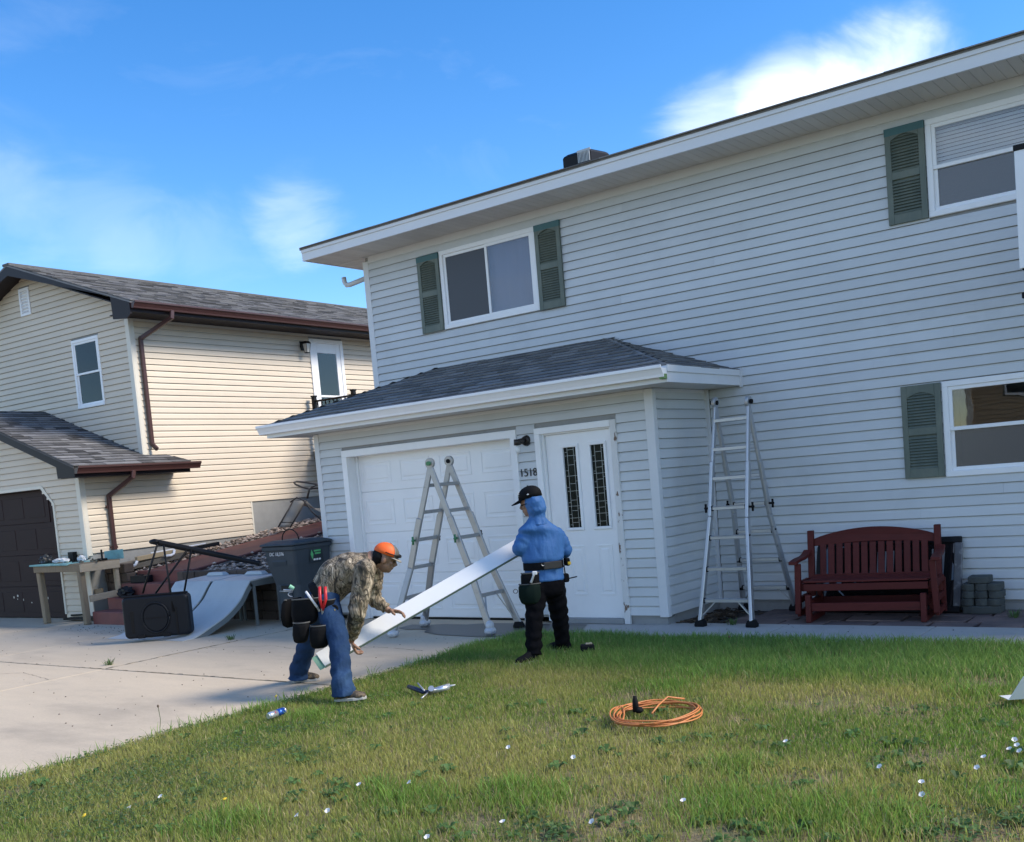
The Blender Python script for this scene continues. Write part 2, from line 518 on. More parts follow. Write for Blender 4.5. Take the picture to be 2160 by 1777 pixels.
def shutter(parent, x0, x1, z0, z1, y, faded=True):
    th = .03; st = .055; rail = .09; mid = z0 + (z1 - z0) * .50
    mb = MB()
    mb.box(x0, x0 + st, y - th, y, z0, z1).box(x1 - st, x1, y - th, y, z0, z1)
    mb.box(x0 + st, x1 - st, y - th, y, z0, z0 + rail).box(x0 + st, x1 - st, y - th, y, mid - .035, mid + .035)
    # arched top rail
    n = 8; poly = [(x0 + st, y - th, z1), (x1 - st, y - th, z1)]
    for i in range(n + 1):
        t = i / n
        poly.append((x1 - st - (x1 - x0 - 2 * st) * t, y - th, z1 - rail - .03 + .045 * math.sin(math.pi * t)))
    mb.prism(poly, (0, th, 0))
    mb.box(x0 + .01, x1 - .01, y - .006, y - .001, z0 + .01, z1 - .01)
    s = mb.build('shutter', m_shut, parent, bevel=.004)
    if not faded:
        pass
    first = None
    for a, b in ((z0 + rail, mid - .035), (mid + .035, z1 - rail + .012)):
        z = a + .014
        while z < b - .004:
            if first is None:
                w = (x1 - x0 - 2 * st) / 2
                first = MB().obox((0, 0, 0), (w, 0, 0), (0, .009, .0125), (0, -.0016, .0012)).build('louver', m_shut, s, off=(0, 0, 0))
                o = first
            else:
                o = dupe(first, s)
            ox = ROOT[s.name].get('origin', (0, 0, 0))
            o.location = ((x0 + x1) / 2 - ox[0], y - .018 - ox[1], z - ox[2])
            z += .029
    if faded:   # the strip right under the eaves has kept its first colour
        MB().box(x0 - .0015, x1 + .0015, y - th - .0015, y + .001, z1 - .07, z1 + .0015).build('unfaded_strip', m_shut2, s)
    return s

# ================================================================ GREY HOUSE
gh = thing('grey_house', 'two storey grey sided house with white garage door and green shutters', 'house', (-1.0, 0.0, G))
XL, XR = -3.555, 9.0
box('foundation', m_found, gh, XL + .03, XR, -.004, .2, -.35, -.022)
WL = (-2.19, -.655, 3.575, 4.578)
WU = (3.937, 5.55, 3.69, 4.60)
WD = (3.965, 5.58, 1.21, 2.13)
def holed(mb, a0, a1, z0, z1, holes, put):
    """wall panel cut round its openings"""
    xs_ = sorted({a0, a1, *[h[0] for h in holes], *[h[1] for h in holes]}); zs_ = sorted({z0, z1, *[h[2] for h in holes], *[h[3] for h in holes]})
    for i in range(len(xs_) - 1):
        for j in range(len(zs_) - 1):
            xc, zc = (xs_[i] + xs_[i + 1]) / 2, (zs_[j] + zs_[j + 1]) / 2
            if not any(h[0] < xc < h[1] and h[2] < zc < h[3] for h in holes): put(mb, xs_[i], xs_[i + 1], zs_[j], zs_[j + 1])
    return mb
inset = lambda w: (w[0] + .03, w[1] - .03, w[2] + .03, w[3] - .03)
wall = holed(MB(), XL + .02, XR, -.02, 4.90, [inset(WL), inset(WU), inset(WD)], lambda mb, a, b, c, d: mb.box(a, b, .002, .055, c, d)).box(XL + .02, XL + .22, .056, 8.0, -.02, 4.90).build('wall', m_found, gh)
def span_main(za, zb):
    s = XL + .085
    if za < 2.33: s = 1.51
    return [(s, XR)]
siding(wall, m_side, (1, 0, 0), (0, -1, 0), (0, 0, 0), 0.0, 46, span_main, cuts=[WL, WU, WD], joints=1)
# corner boards and frieze
MB().box(XL - .012, XL + .088, -.022, .002, 2.3, 4.70).box(XL - .012, XL + .018, .002, .09, 2.3, 4.70).build('corner_board', m_trimg, gh, bevel=.004)
box('frieze_board', m_trimg, gh, XL + .09, XR, -.016, .0, 4.675, 4.757)
# siding of the unseen end wall
siding(wall, m_side, (0, 1, 0), (-1, 0, 0), (XL + .02, 0, 0), 0.0, 46, lambda a, b: [(.09, 8.0)])

# ---- main roof: eaves at y = -.6, gable end at x = -4.13
EZ0, EZ1 = 4.762, 4.925
XG = -4.13
RS = .333
def roofz(y): return EZ1 + .012 + RS * (y + .62)
ry = 4.0
zt0, zt1 = roofz(-.62), roofz(ry)
hx = XG - .02 + (ry + .62)
MB().add([(XG - .02, -.62, zt0 - .03), (XR, -.62, zt0 - .03), (XR, 8.62, zt0 - .03), (XG - .02, 8.62, zt0 - .03), (XG - .02, -.62, zt0), (XR, -.62, zt0), (XR, 8.62, zt0), (XG - .02, 8.62, zt0), (hx, ry, zt1), (XR, ry, zt1)],
         [(0, 3, 2, 1), (0, 1, 5, 4), (3, 0, 4, 7), (2, 3, 7, 6), (4, 5, 9, 8), (7, 4, 8), (6, 7, 8, 9), (1, 2, 6, 9, 5)]).build('roof', m_shing, gh)
mrk = MB()
x = XG
while x < XR:
    w = random.uniform(.3, .9); e = random.uniform(.0, .012)
    mrk.obox((x + w / 2, -.62 + .03 - e, roofz(-.6) + .004), (w / 2 - .002, 0, 0), (0, .05, .05 * RS), (0, 0, .006)); x += w
mrk.build('starter_shingles', m_shing, gh, kind='stuff')
box('fascia', m_fascia, gh, XG, XR, -.60, -.57, EZ0, EZ1 + .01)
box('drip_edge', m_fascia, gh, XG - .004, XR, -.614, -.600, EZ1 - .058, EZ1 + .012, bevel=.003)
# rake fascia on the gable end
box('side_fascia', m_fascia, gh, XG, XG + .03, -.569, 8.6, EZ0, EZ1 + .01)
# soffit boards
sp = None
x = XG + .035
xs = []
while x < XR:
    xs.append(x); x += .102
for x in xs:
    if sp is None:
        sp = MB().prism([(-.0495, 0, .006), (-.0495, 0, 0), (.046, 0, 0), (.0495, 0, .006)], (0, .556, 0)).build('soffit_panel', m_soffit, gh, off=(0, 0, 0)); o = sp
    else: o = dupe(sp, gh)
    ox = ROOT[gh.name]['origin']
    o.location = (x + .05 - ox[0], -.57 - ox[1], EZ0 + .004 - ox[2])
box('soffit_backing', m_soffit, gh, XG + .03, XR, -.57, -.0, EZ0 + .012, EZ0 + .02)
y_ = .05; sp2 = None
while y_ < 7.9:
    if sp2 is None:
        sp2 = MB().prism([(0, -.0495, .006), (0, -.0495, 0), (0, .046, 0), (0, .0495, .006)], (XL - .014 - XG - .03, 0, 0)).build('soffit_panel', m_soffit, gh, off=(0, 0, 0)); o = sp2
    else: o = dupe(sp2, gh)
    ox = ROOT[gh.name]['origin']
    o.location = (XG + .03 - ox[0], y_ - ox[1], EZ0 + .004 - ox[2]); y_ += .102
box('side_soffit_backing', m_soffit, gh, XG + .03, XL - .013, .001, 8.0, EZ0 + .012, EZ0 + .02)
box('soffit_channel', m_trimg, gh, XL - .01, XR, -.02, -.0, EZ0 - .006, EZ0 + .003)
# stub of gutter pipe by the corner
MB().tube([(-3.56, .16, 4.545), (-4.02, .16, 4.50), (-4.09, .16, 4.505), (-4.125, .16, 4.55), (-4.135, .16, 4.62)], .034, 10).build('downpipe', m_trimg, gh, smooth=True)
# roof vent
vx, vy = -.11, .42
vz = roofz(vy)
v = MB().loft([[(vx - .20, vy - .22, vz - .1), (vx + .20, vy - .22, vz - .1), (vx + .20, vy + .22, vz), (vx - .20, vy + .22, vz)],
               [(vx - .20, vy - .22, vz + .06), (vx + .20, vy - .22, vz + .06), (vx + .20, vy + .22, vz + .10), (vx - .20, vy + .22, vz + .10)],
               [(vx - .16, vy - .17, vz + .095), (vx + .16, vy - .17, vz + .095), (vx + .16, vy + .17, vz + .125), (vx - .16, vy + .17, vz + .125)]]).build('roof_vent', m_black, gh, bevel=.012)
mv = M('galvanised_vent', (.42, .42, .40), .4, 8, .2, metal=.4)
f0 = None
for i in range(9):
    o = MB().box(vx + .03 + i * .019, vx + .040 + i * .019, vy - .235, vy - .222, vz - .06, vz + .06).build('vent_fin', mv, v)
tag(MB().box(vx + .02, vx + .205, vy - .232, vy - .221, vz + .06, vz + .085).build('vent_hood', mv, v), 'galvanised end of the roof vent')

# ---- windows and shutters of the main wall
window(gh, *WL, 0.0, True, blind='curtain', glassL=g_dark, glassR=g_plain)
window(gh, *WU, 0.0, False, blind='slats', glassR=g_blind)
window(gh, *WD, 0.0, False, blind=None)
shutter(gh, -2.566, -2.197, 3.57, 4.565, -.016)
shutter(gh, -.645, -.277, 3.565, 4.575, -.016)
shutter(gh, 3.563, 3.932, 3.69, 4.60, -.016)
shutter(gh, 3.582, 3.955, 1.22, 2.125, -.016, faded=False)

# ---- garage and entry bump-out
D = 1.198
BX0, BX1 = -3.576, 1.453
bw = MB().box(BX0 + .02, -3.02, -D + .002, -D + .14, -.02, 2.36).box(-.38, .02, -D + .002, -D + .14, -.02, 2.36).box(.955, BX1 - .02, -D + .002, -D + .14, -.02, 2.36)
bw.box(-3.02, -.38, -D + .002, -D + .14, 2.04, 2.36).box(.02, .955, -D + .002, -D + .14, 2.03, 2.36).box(BX1 - .14, BX1 - .002, -D + .14, 0, -.02, 2.36).box(BX0 + .002, BX0 + .14, -D + .14, 0, -.02, 2.36)
bwall = bw.build('garage_wall', m_found, gh)
box('garage_foundation', m_found, gh, .98, BX1 - .012, -D + .008, .0, -.3, -.022)
GT = (-3.101, -.298, -.02, 2.101)
DT = (-.044, 1.01, -.05, 2.085)
siding(bwall, m_side, (1, 0, 0), (0, -1, 0), (0, -D, 0), 0.0, 23, lambda a, b: [(BX0 + .07, BX1 - .075)], cuts=[GT, DT])
siding(bwall, m_side, (0, 1, 0), (1, 0, 0), (BX1, 0, 0), 0.0, 23, lambda a, b: [(-D + .05, -.04)])
siding(bwall, m_side, (0, 1, 0), (-1, 0, 0), (BX0, 0, 0), 0.0, 23, lambda a, b: [(-D + .05, -.04)])
MB().box(BX1 - .085, BX1 + .016, -D - .024, -D + .002, -.008, 2.35).box(BX1 - .004, BX1 + .016, -D + .002, -D + .05, -.008, 2.35).build('corner_board', m_trimg, gh, bevel=.004)
MB().box(BX0 - .016, BX0 + .075, -D - .024, -D + .002, -.008, 2.35).box(BX0 - .016, BX0 + .004, -D + .002, -D + .05, -.008, 2.35).build('corner_board', m_trimg, gh, bevel=.004)
box('inside_corner_trim', m_trimg, gh, BX1 + .001, BX1 + .05, -.05, -.016, -.005, 2.35)
box('garage_frieze', m_trimg, gh, BX0 + .08, BX1 - .09, -D - .018, -D, 2.315, 2.352)
box('side_frieze', m_trimg, gh, BX1, BX1 + .014, -D + .052, -.052, 2.315, 2.352)
# garage door: trim, jambs, sections and raised panels
tw = .088
GY = -1.045
MB().box(GT[0], GT[1], -D - .03, -D + .002, 2.101 - tw, 2.101).box(GT[0], GT[0] + tw, -D - .03, -D + .002, -.08, 2.101 - tw).box(GT[1] - tw, GT[1], -D - .03, -D + .002, -.08, 2.101 - tw).build('garage_trim', m_white, gh, bevel=.004)
gx0, gx1 = GT[0] + tw - .02, GT[1] - tw + .02
MB().box(gx0 - .04, gx0 + .02, -D + .002, GY + .02, -.085, 2.03).box(gx1 - .02, gx1 + .04, -D + .002, GY + .02, -.085, 2.03).box(gx0, gx1, -D + .002, GY + .02, 2.012, 2.06).build('garage_jamb', m_white, gh)
box('door_stop', m_white, gh, gx0 + .02, gx0 + .055, GY - .03, GY + .01, -.085, 2.012, bevel=.004)
box('door_stop', m_white, gh, gx1 - .055, gx1 - .02, GY - .03, GY + .01, -.085, 2.012, bevel=.004)
ga, gb = gx0 + .03, gx1 - .03
gdoor = MB().box(ga, gb, GY + .012, GY + .05, -.066, 2.02).build('garage_door', m_gdoor, gh)
sec = [-.066, .493, 1.02, 1.548, 2.03]
for k in range(4):
    z0, z1 = sec[k] + .003, sec[k + 1] - .003
    MB().box(ga + .002, gb - .002, GY, GY + .011, z0, z1).build('door_section', m_gdoor, gdoor, bevel=.004)
    n = 4; ww = (gb - ga) / n
    for i in range(n):
        a, b = ga + i * ww + .075, ga + (i + 1) * ww - .075
        c, d = z0 + .10, z1 - .10
        # moulding ring and raised field
        e = .022
        MB().box(a, b, GY - .006, GY + .002, d - e, d).box(a, b, GY - .006, GY + .002, c, c + e).box(a, a + e, GY - .006, GY + .002, c + e, d - e).box(b - e, b, GY - .006, GY + .002, c + e, d - e).build('panel_moulding', m_gdoor, gdoor, bevel=.005, seg=2)
        MB().loft([[(a + .045, GY + .002, c + .045), (b - .045, GY + .002, c + .045), (b - .045, GY + .002, d - .045), (a + .045, GY + .002, d - .045)],
                   [(a + .065, GY - .006, c + .065), (b - .065, GY - .006, c + .065), (b - .065, GY - .006, d - .065), (a + .065, GY - .006, d - .065)]]).build('raised_panel', m_gdoor, gdoor, bevel=.003)
box('door_seal', m_black, gdoor, ga, gb, GY - .004, GY + .02, -.085, -.066)
# entry door
box('door_trim', m_white, gh, DT[0], DT[1] - .072, -D - .034, -D + .002, 2.085 - .07, 2.085, bevel=.004)
box('door_trim', m_white, gh, DT[0], DT[0] + .072, -D - .034, -D + .002, -.06, 2.085 - .0705, bevel=.004)
tag(box('door_trim', m_peel, gh, DT[1] - .0715, DT[1], -D - .034, -D + .002, -.085, 2.085, bevel=.004), 'door trim with its paint peeling off')
MB().box(DT[0] + .05, DT[0] + .10, -D + .002, -D + .11, -.05, 2.03).box(DT[1] - .10, DT[1] - .05, -D + .002, -D + .11, -.05, 2.03).box(DT[0] + .1, DT[1] - .1, -D + .002, -D + .11, 2.0, 2.05).build('door_jamb', m_white, gh)
box('threshold', m_found, gh, DT[0] + .02, DT[1] - .08, -D - .03, -D + .1, -.085, -.03, bevel=.004)
dx0, dx1 = DT[0] + .104, DT[1] - .104
DY = -D + .035
edoor = MB()
LT = [(.255, .485, .935, 1.875), (.61, .84, .935, 1.875)]     # lite frames x0 x1 z0 z1
# slab with two real openings
xsx = [dx0, LT[0][0] + .03, LT[0][1] - .03, LT[1][0] + .03, LT[1][1] - .03, dx1]
for i in range(5):
    if i in (1, 3):
        edoor.box(xsx[i], xsx[i + 1], DY, DY + .04, -.028, .965).box(xsx[i], xsx[i + 1], DY, DY + .04, 1.845, 1.998)
    else:
        edoor.box(xsx[i], xsx[i + 1], DY, DY + .04, -.028, 1.998)
ed = edoor.build('entry_door', m_white, gh)
g_lite = glass_mat('leaded_glass', (.16, .19, .18), .25, .6, (.016, .022, .018), wav=.5, ior=1.18)
m_came = M('grey_came', (.30, .32, .33), .35, metal=.6)
for a, b, c, d in LT:
    e = .032
    MB().box(a, b, DY - .016, DY + .004, d - e, d).box(a, b, DY - .016, DY + .004, c, c + e).box(a, a + e, DY - .016, DY + .004, c + e, d - e).box(b - e, b, DY - .016, DY + .004, c + e, d - e).build('lite_frame', m_white, ed, bevel=.006, seg=2)
    MB().box(a + .028, b - .028, DY + .012, DY + .018, c + .028, d - .028).build('pane', g_lite, ed)
    mb = MB(); ia, ib = a + e, b - e
    for f in (.25, .75): mb.box(ia + (ib - ia) * f - .002, ia + (ib - ia) * f + .002, DY + .008, DY + .011, c + e, d - e)
    zz = c + e + .03; i = 0
    while zz < d - e - .02:
        s0, s1 = [(0, .25), (.25, .75), (.75, 1), (0, 1)][i % 4]
        mb.box(ia + (ib - ia) * s0, ia + (ib - ia) * s1, DY + .007, DY + .0105, zz - .0018, zz + .0018)
        zz += random.choice((.025, .04, .06)); i += 1
    mb.build('came', m_came, ed, kind='stuff')
    pa, pb = (a + .02, b - .02)
    mb = MB()
    for (p, q, r_, s_, yy) in ((pa, pb, .22, .77, DY - .006),):
        e2 = .02
        mb.box(p, q, yy, DY + .002, s_ - e2, s_).box(p, q, yy, DY + .002, r_, r_ + e2).box(p, p + e2, yy, DY + .002, r_ + e2, s_ - e2).box(q - e2, q, yy, DY + .002, r_ + e2, s_ - e2)
    mb.build('panel_moulding', m_white, ed, bevel=.006, seg=2)
    MB().loft([[(pa + .04, DY + .001, .26), (pb - .04, DY + .001, .26), (pb - .04, DY + .001, .73), (pa + .04, DY + .001, .73)],
               [(pa + .055, DY - .006, .275), (pb - .055, DY - .006, .275), (pb - .055, DY - .006, .715), (pa + .055, DY - .006, .715)]]).build('raised_panel', m_white, ed, bevel=.002)
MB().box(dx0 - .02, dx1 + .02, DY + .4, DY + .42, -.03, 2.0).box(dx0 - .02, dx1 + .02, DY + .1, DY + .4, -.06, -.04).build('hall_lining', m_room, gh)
# lamp beside the door and the house number
lamp = MB().tube([(-.165, -D - .012, 1.965), (-.165, -D - .045, 1.965)], [.062, .05], 14).tube([(-.165, -D - .045, 1.965), (-.175, -D - .10, 1.965), (-.20, -D - .14, 1.955)], .03, 10).tube([(-.20, -D - .14, 1.985), (-.20, -D - .14, 1.92)], [.036, .04], 12).build('wall_lamp', M('bronze_lamp', (.035, .03, .028), .4, metal=.3), gh, smooth=True)
MB().ell((-.20, -D - .14, 1.87), .032, .032, .045).tube([(-.20, -D - .14, 1.92), (-.20, -D - .14, 1.885)], .018, 10).build('bulb', M('white_bulb', (.8, .8, .78), .3), lamp, smooth=True)
m_num = M('black_number', (.02, .02, .022), .5)
FRONT = Matrix(((1, 0, 0, 0), (0, 0, -1, 0), (0, 1, 0, 0), (0, 0, 0, 1)))
for i, ch in enumerate('1518'):
    mw = Matrix.Translation((-.262 + i * .062, -D - .02, 1.607)) @ FRONT
    text_mesh('house_number', ch, .125, .004, m_num, gh, mw, off=ROOT[gh.name]['origin'])

# ---- hip roof over the bump-out
EY = -1.65
EX0, EX1, EZ = -4.0, 1.885, 2.505
RZ = 3.095; RA, RB = -2.345, .25
ox = ROOT[gh.name]['origin']
sl_ = (RZ - EZ) / 1.65
base = MB().add([(EX0, EY, EZ), (EX1, EY, EZ), (EX1, -.001, EZ), (EX0, -.001, EZ), (RA, -.001, RZ), (RB, -.001, RZ)],
                [(0, 1, 5, 4), (1, 2, 5), (0, 4, 3), (2, 3, 4, 5), (0, 3, 2, 1)])
broof = base.build('garage_roof', m_shing, gh)
# the left hip passes the house corner: closing piece behind the corner
MB().add([(EX0, -.001, EZ), (XL - .02, -.001, EZ), (XL - .02, -.001, EZ + (XL - .02 - EX0) * sl_), (EX0, .6, EZ), (XL - .02, .6, EZ), (XL - .02, .6, EZ + (XL - .02 - EX0) * sl_)],
         [(0, 1, 2), (3, 5, 4), (0, 2, 5, 3), (0, 3, 4, 1)]).build('roof_return', m_shing, gh)
nf = Vector((0, -sl_, 1)).normalized(); vf = Vector((0, 1, sl_)).normalized(); vl = math.hypot(1.65, RZ - EZ)
off3 = Vector(ox)
shingles(broof, m_shing, (EX0, EY - .02, EZ), (1, 0, 0), vf, nf, vl, lambda t: (0.0 + (RA - EX0) * t / vl, (EX1 - EX0) - (EX1 - RB) * t / vl), max_parts=215, camref=CAM)
vr = Vector((-1, 0, sl_)).normalized(); nr = Vector((sl_, 0, 1)).normalized()
shingles(broof, m_shing, (EX1 + .012, EY, EZ), (0, 1, 0), vr, nr, vl, lambda t: (1.65 * t / vl, 1.645), max_parts=80, camref=CAM)
vlft = Vector((1, 0, sl_)).normalized(); nlf = Vector((-sl_, 0, 1)).normalized()
shingles(broof, m_shing, (EX0 - .012, EY, EZ), (0, 1, 0), vlft, nlf, vl, lambda t: (1.65 * t / vl, 1.645), max_parts=0)
# hip caps
for (p, q) in (((EX1, EY, EZ), (RB, -.02, RZ)), ((EX0, EY, EZ), (RA, -.02, RZ))):
    p, q = Vector(p), Vector(q); n = 9
    sgn = 1 if q.x < p.x else -1
    for i in range(n):
        a, b = p.lerp(q, i / n), p.lerp(q, min((i + 1.25) / n, 1))
        side1 = Vector((0, 1, 0)) if True else None
        up = Vector((0, 0, .016 + .002 * (i % 2)))
        ws = .085
        d1 = Vector((-sgn * ws, 0, 0)); d2 = Vector((0, ws, 0))
        # flaps lie on the front and on the side slope
        f1 = Vector((-sgn * ws * 1.0, 0, 0)); f1.z = 0
        c1 = a + Vector((-sgn * ws, 0, -0.0)); c2 = b + Vector((-sgn * ws, 0, 0))
        e1 = a + Vector((0, ws, 0)); e2 = b + Vector((0, ws, 0))
        def onroof(pt):
            zf = EZ + (pt.y - EY) * sl_
            zs = EZ + ((EX1 - pt.x) if sgn > 0 else (pt.x - EX0)) * sl_
            return Vector((pt.x, pt.y, min(zf, zs)))
        vs = [onroof(c1) + up * 1.0, onroof(a) + up * 1.3, onroof(e1) + up, onroof(c2) + up * .75, onroof(b) + up, onroof(e2) + up * .75]
        vs += [w_ - Vector((0, 0, .012)) for w_ in vs]
        MB().add(vs, [(0, 1, 4, 3), (1, 2, 5, 4), (6, 9, 10, 7), (7, 10, 11, 8), (0, 6, 7, 1), (1, 7, 8, 2), (3, 4, 10, 9), (4, 5, 11, 10), (0, 3, 9, 6), (2, 8, 11, 5)]).build('hip_cap', m_shing, broof)
# eaves: fascia, gutter, soffit
FZ0 = 2.352
MB().box(EX0 + .01, EX1 - .001, EY + .0, EY + .025, FZ0, EZ + .004).build('garage_fascia', m_fascia, gh)
MB().box(EX1 - .025, EX1, EY + .026, -.02, FZ0, EZ + .004).build('side_fascia', m_fascia, gh)
MB().box(EX1 - .001, EX1 + .014, EY + .002, -.035, EZ - .055, EZ + .012).build('side_drip_edge', m_fascia, gh, bevel=.003)
MB().box(EX0, EX0 + .025, EY + .026, .6, FZ0, EZ + .004).build('side_fascia', m_fascia, gh)
box('j_channel', m_trimg, gh, EX1 - .004, EX1 + .03, -.034, -.012, FZ0 - .02, EZ + .03)
gutter(gh, m_white, (EX0 - .06, EY, EZ - .105), (EX1 - .0, EY, EZ - .105), (0, -1, 0))
tag(MB().box(EX1 - .055, EX1 + .003, EY - .06, EY - .0, EZ - .125, EZ - .075).build('gutter_end_tape', M('green_tape', (.16, .28, .10), .6, 20, .2), gh, bevel=.004), 'green tape on the gutter end')
MB().box(EX0 + .026, EX1 - .026, EY + .026, -D - .025, FZ0 + .002, FZ0 + .014).build('garage_soffit', m_soffit, gh)
MB().box(BX1 + .017, EX1 - .026, -D - .024, -.012, FZ0 + .002, FZ0 + .014).build('side_soffit', m_soffit, gh)
MB().box(EX0 + .026, BX0 - .017, -D - .024, .6, FZ0 + .002, FZ0 + .014).build('side_soffit', m_soffit, gh)
# ================================================================ CREAM HOUSE next door (its own axes)
AL = 0.0469
LO = (-8.666, -1.556, 0.0)
lh = thing('cream_house', 'cream sided neighbouring house with brown eaves and brown garage door', 'house', LO, AL, local=True)
LMAT = Matrix.Translation(LO) @ Matrix.Rotation(AL, 4, 'Z')
def L2W(p): return LMAT @ Vector(p)
CAML = LMAT.inverted() @ CAM
UPF = 1.24            # front of the upper storey, behind the garage front (ly = 0)
HW = -5.45            # far side wall
PKX, PKZ = -2.72, 6.075
EAX, EAZ = .60, 4.905
lsl = (PKZ - EAZ) / (EAX - PKX)
MB().box(-.25, -.006, .2, 12, -.4, 1.6).box(HW, -.3, UPF, 12, -.4, 1.0).build('foundation', m_found, lh)
zb0 = .95
g_teal = glass_mat('dim_window_glass', (.30, .42, .42), .02, wav=.03, ior=1.4)
LWN = (-1.615, -.845, 3.423, 4.60)
LDR = (5.345, 6.29, 2.35, 4.672)
lwm = holed(MB(), HW, -.06, .4, 4.76, [inset(LWN)], lambda mb, a, b, c, d: mb.box(a, b, UPF + .002, UPF + .055, c, d))
holed(lwm, UPF + .002, 12, .4, 4.76, [(LDR[0] + .04, LDR[1] - .04, 2.36, 4.63)], lambda mb, a, b, c, d: mb.box(-.055, -.002, a, b, c, d))
lw = lwm.build('wall', m_found, lh)
MB().prism([(HW, UPF + .002, 4.76), (-.002, UPF + .002, 4.76), (-.002, UPF + .002, EAZ + EAX * lsl - .05), (PKX, UPF + .002, PKZ - .05), (HW, UPF + .002, EAZ + EAX * lsl - .05)], (0, .1, 0)).build('gable_wall', m_found, lw)
def span_gab(za, zb):
    b = min(-.075, EAX - (zb + .035 - EAZ) / lsl); a = 2 * PKX - b
    if zb < 4.76: return [(HW + .07, -.075)]
    return [(a, b)] if b > a else []
siding(lw, m_cream, (1, 0, 0), (0, -1, 0), (0, UPF, 0), 2.2 - .006, 38, span_gab, cuts=[LWN, (-3.02, -2.69, 5.235, 5.73)])
def span_side(za, zb):
    s = .075 if za < 2.25 else UPF + .075
    if zb <= 1.56: return [(s, 3.44)]
    return [(s, 12.0)]
LDR = (5.345, 6.29, 2.35, 4.672)
siding(lw, m_cream, (0, 1, 0), (1, 0, 0), (0, 0, 0), zb0, 37, span_side, cuts=[LDR])
MB().box(-.09, .016, UPF - .02, UPF, 2.3, 4.75).box(-.004, .016, UPF, UPF + .085, 2.3, 4.75).build('corner_board', m_creamt, lh, bevel=.004)
MB().box(-.09, .016, -.02, .0, -.06, 2.25).box(-.004, .016, .0, .085, zb0 - .03, 2.25).build('corner_board', m_creamt, lh, bevel=.004)
box('step_trim', m_creamt, lh, -.004, .018, 3.44, 3.475, zb0 - .03, 1.57)
box('side_frieze', m_creamt, lh, 0, .014, UPF + .09, 12, 4.715, 4.752)
window(lh, *LWN, UPF, False, blind='curtain', glassL=g_teal, glassR=g_teal, fw=.05)
# gable vent with louvers
vt = MB().box(-3.01, -2.965, UPF - .035, UPF, 5.24, 5.725).box(-2.74, -2.695, UPF - .035, UPF, 5.24, 5.725).box(-2.965, -2.74, UPF - .035, UPF, 5.24, 5.29).box(-2.965, -2.74, UPF - .035, UPF, 5.675, 5.725).box(-2.965, -2.74, UPF - .006, UPF, 5.29, 5.675).build('gable_vent', m_white, lh, bevel=.003)
for i in range(7):
    MB().obox((-2.852, UPF - .02, 5.318 + i * .055), (.112, 0, 0), (0, .014, .012), (0, -.002, .0024)).build('louver', m_white, vt)
# upper roof
LF, LB = .86, 12.4
roofL = MB().prism([(EAX, LF, EAZ - .03), (PKX, LF, PKZ - .03), (2 * PKX - EAX, LF, EAZ - .03), (2 * PKX - EAX, LF, EAZ), (PKX, LF, PKZ), (EAX, LF, EAZ)], (0, LB - LF, 0)).build('roof', m_shing2, lh)
vs_ = Vector((-1, 0, lsl)).normalized(); ns_ = Vector((lsl, 0, 1)).normalized(); sl_len = math.hypot(EAX - PKX, PKZ - EAZ)
shingles(roofL, m_shing2, (EAX + .02, LF - .01, EAZ), (0, 1, 0), vs_, ns_, sl_len, lambda t: (0, 9.0), max_parts=270, camref=CAML, wr=(.2, .42))
MB().box(PKX - .1, PKX + .1, LF - .01, LB, PKZ - .02, PKZ + .018).build('ridge_cap', m_shing2, roofL)
# rake boards with boxed end
def rake(y, side, name='rake_board'):
    x0 = PKX; xe = EAX - .02 if side > 0 else 2 * PKX - EAX + .02
    d = .19
    MB().prism([(x0, y, PKZ - .005), (xe, y, EAZ + .003), (xe, y, EAZ - .20), (xe - side * .10, y, EAZ - .265), (xe - side * .46, y, EAZ - .222), (xe - side * .47, y, EAZ - .20 + .47 * lsl + .18), (x0, y, PKZ - d)], (0, .03, 0)).build(name, m_brownd, lh)
rake(LF + .002, 1); rake(LF + .002, -1)
MB().prism([(PKX, LF + .03, PKZ - .10), (EAX - .03, LF + .03, EAZ - .10), (EAX - .03, LF + .03, EAZ - .12), (PKX, LF + .03, PKZ - .12), (2 * PKX - EAX + .03, LF + .03, EAZ - .12), (2 * PKX - EAX + .03, LF + .03, EAZ - .10)], (0, UPF - LF - .032, 0)).build('rake_soffit', m_brownd, lh)
box('eave_fascia', m_brownd, lh, EAX - .05, EAX - .02, LF + .035, LB, EAZ - .165, EAZ - .004)
sp = None
y = UPF - .3
while y < 10:
    if sp is None:
        sp = MB().prism([(.0, -.0495, .006), (.0, -.0495, 0), (0, .046, 0), (0, .0495, .006)], (EAX - .055, 0, 0)).build('soffit_panel', m_brownd, lh); o = sp
    else: o = dupe(sp, lh)
    o.location = (.0, y, 4.755); y += .102
box('soffit_backing', m_brownd, lh, .0, EAX - .05, LF + .04, LB, 4.763, 4.77)
gutter(lh, m_brown, (EAX - .02, LF + .02, EAZ - .115), (EAX - .02, LB, EAZ - .115), (1, 0, 0))
def downspout(pts, mat):
    mb = MB()
    for a, b in zip(pts[:-1], pts[1:]):
        a, b = Vector(a), Vector(b); d = (b - a).normalized() * .02
        mb.beam(a - d, b + d, .07, .05, up=(0, 1, 0) if abs((b - a).z) < .9 * (b - a).length else (1, 0, 0))
    return mb.build('downspout', mat, lh, bevel=.008)
downspout([(EAX + .05, 1.62, EAZ - .12), (EAX + .05, 1.60, EAZ - .22), (.06, 1.40, 4.42), (.055, 1.40, 4.28), (.055, 1.40, 2.66), (.13, 1.42, 2.58)], m_brown)
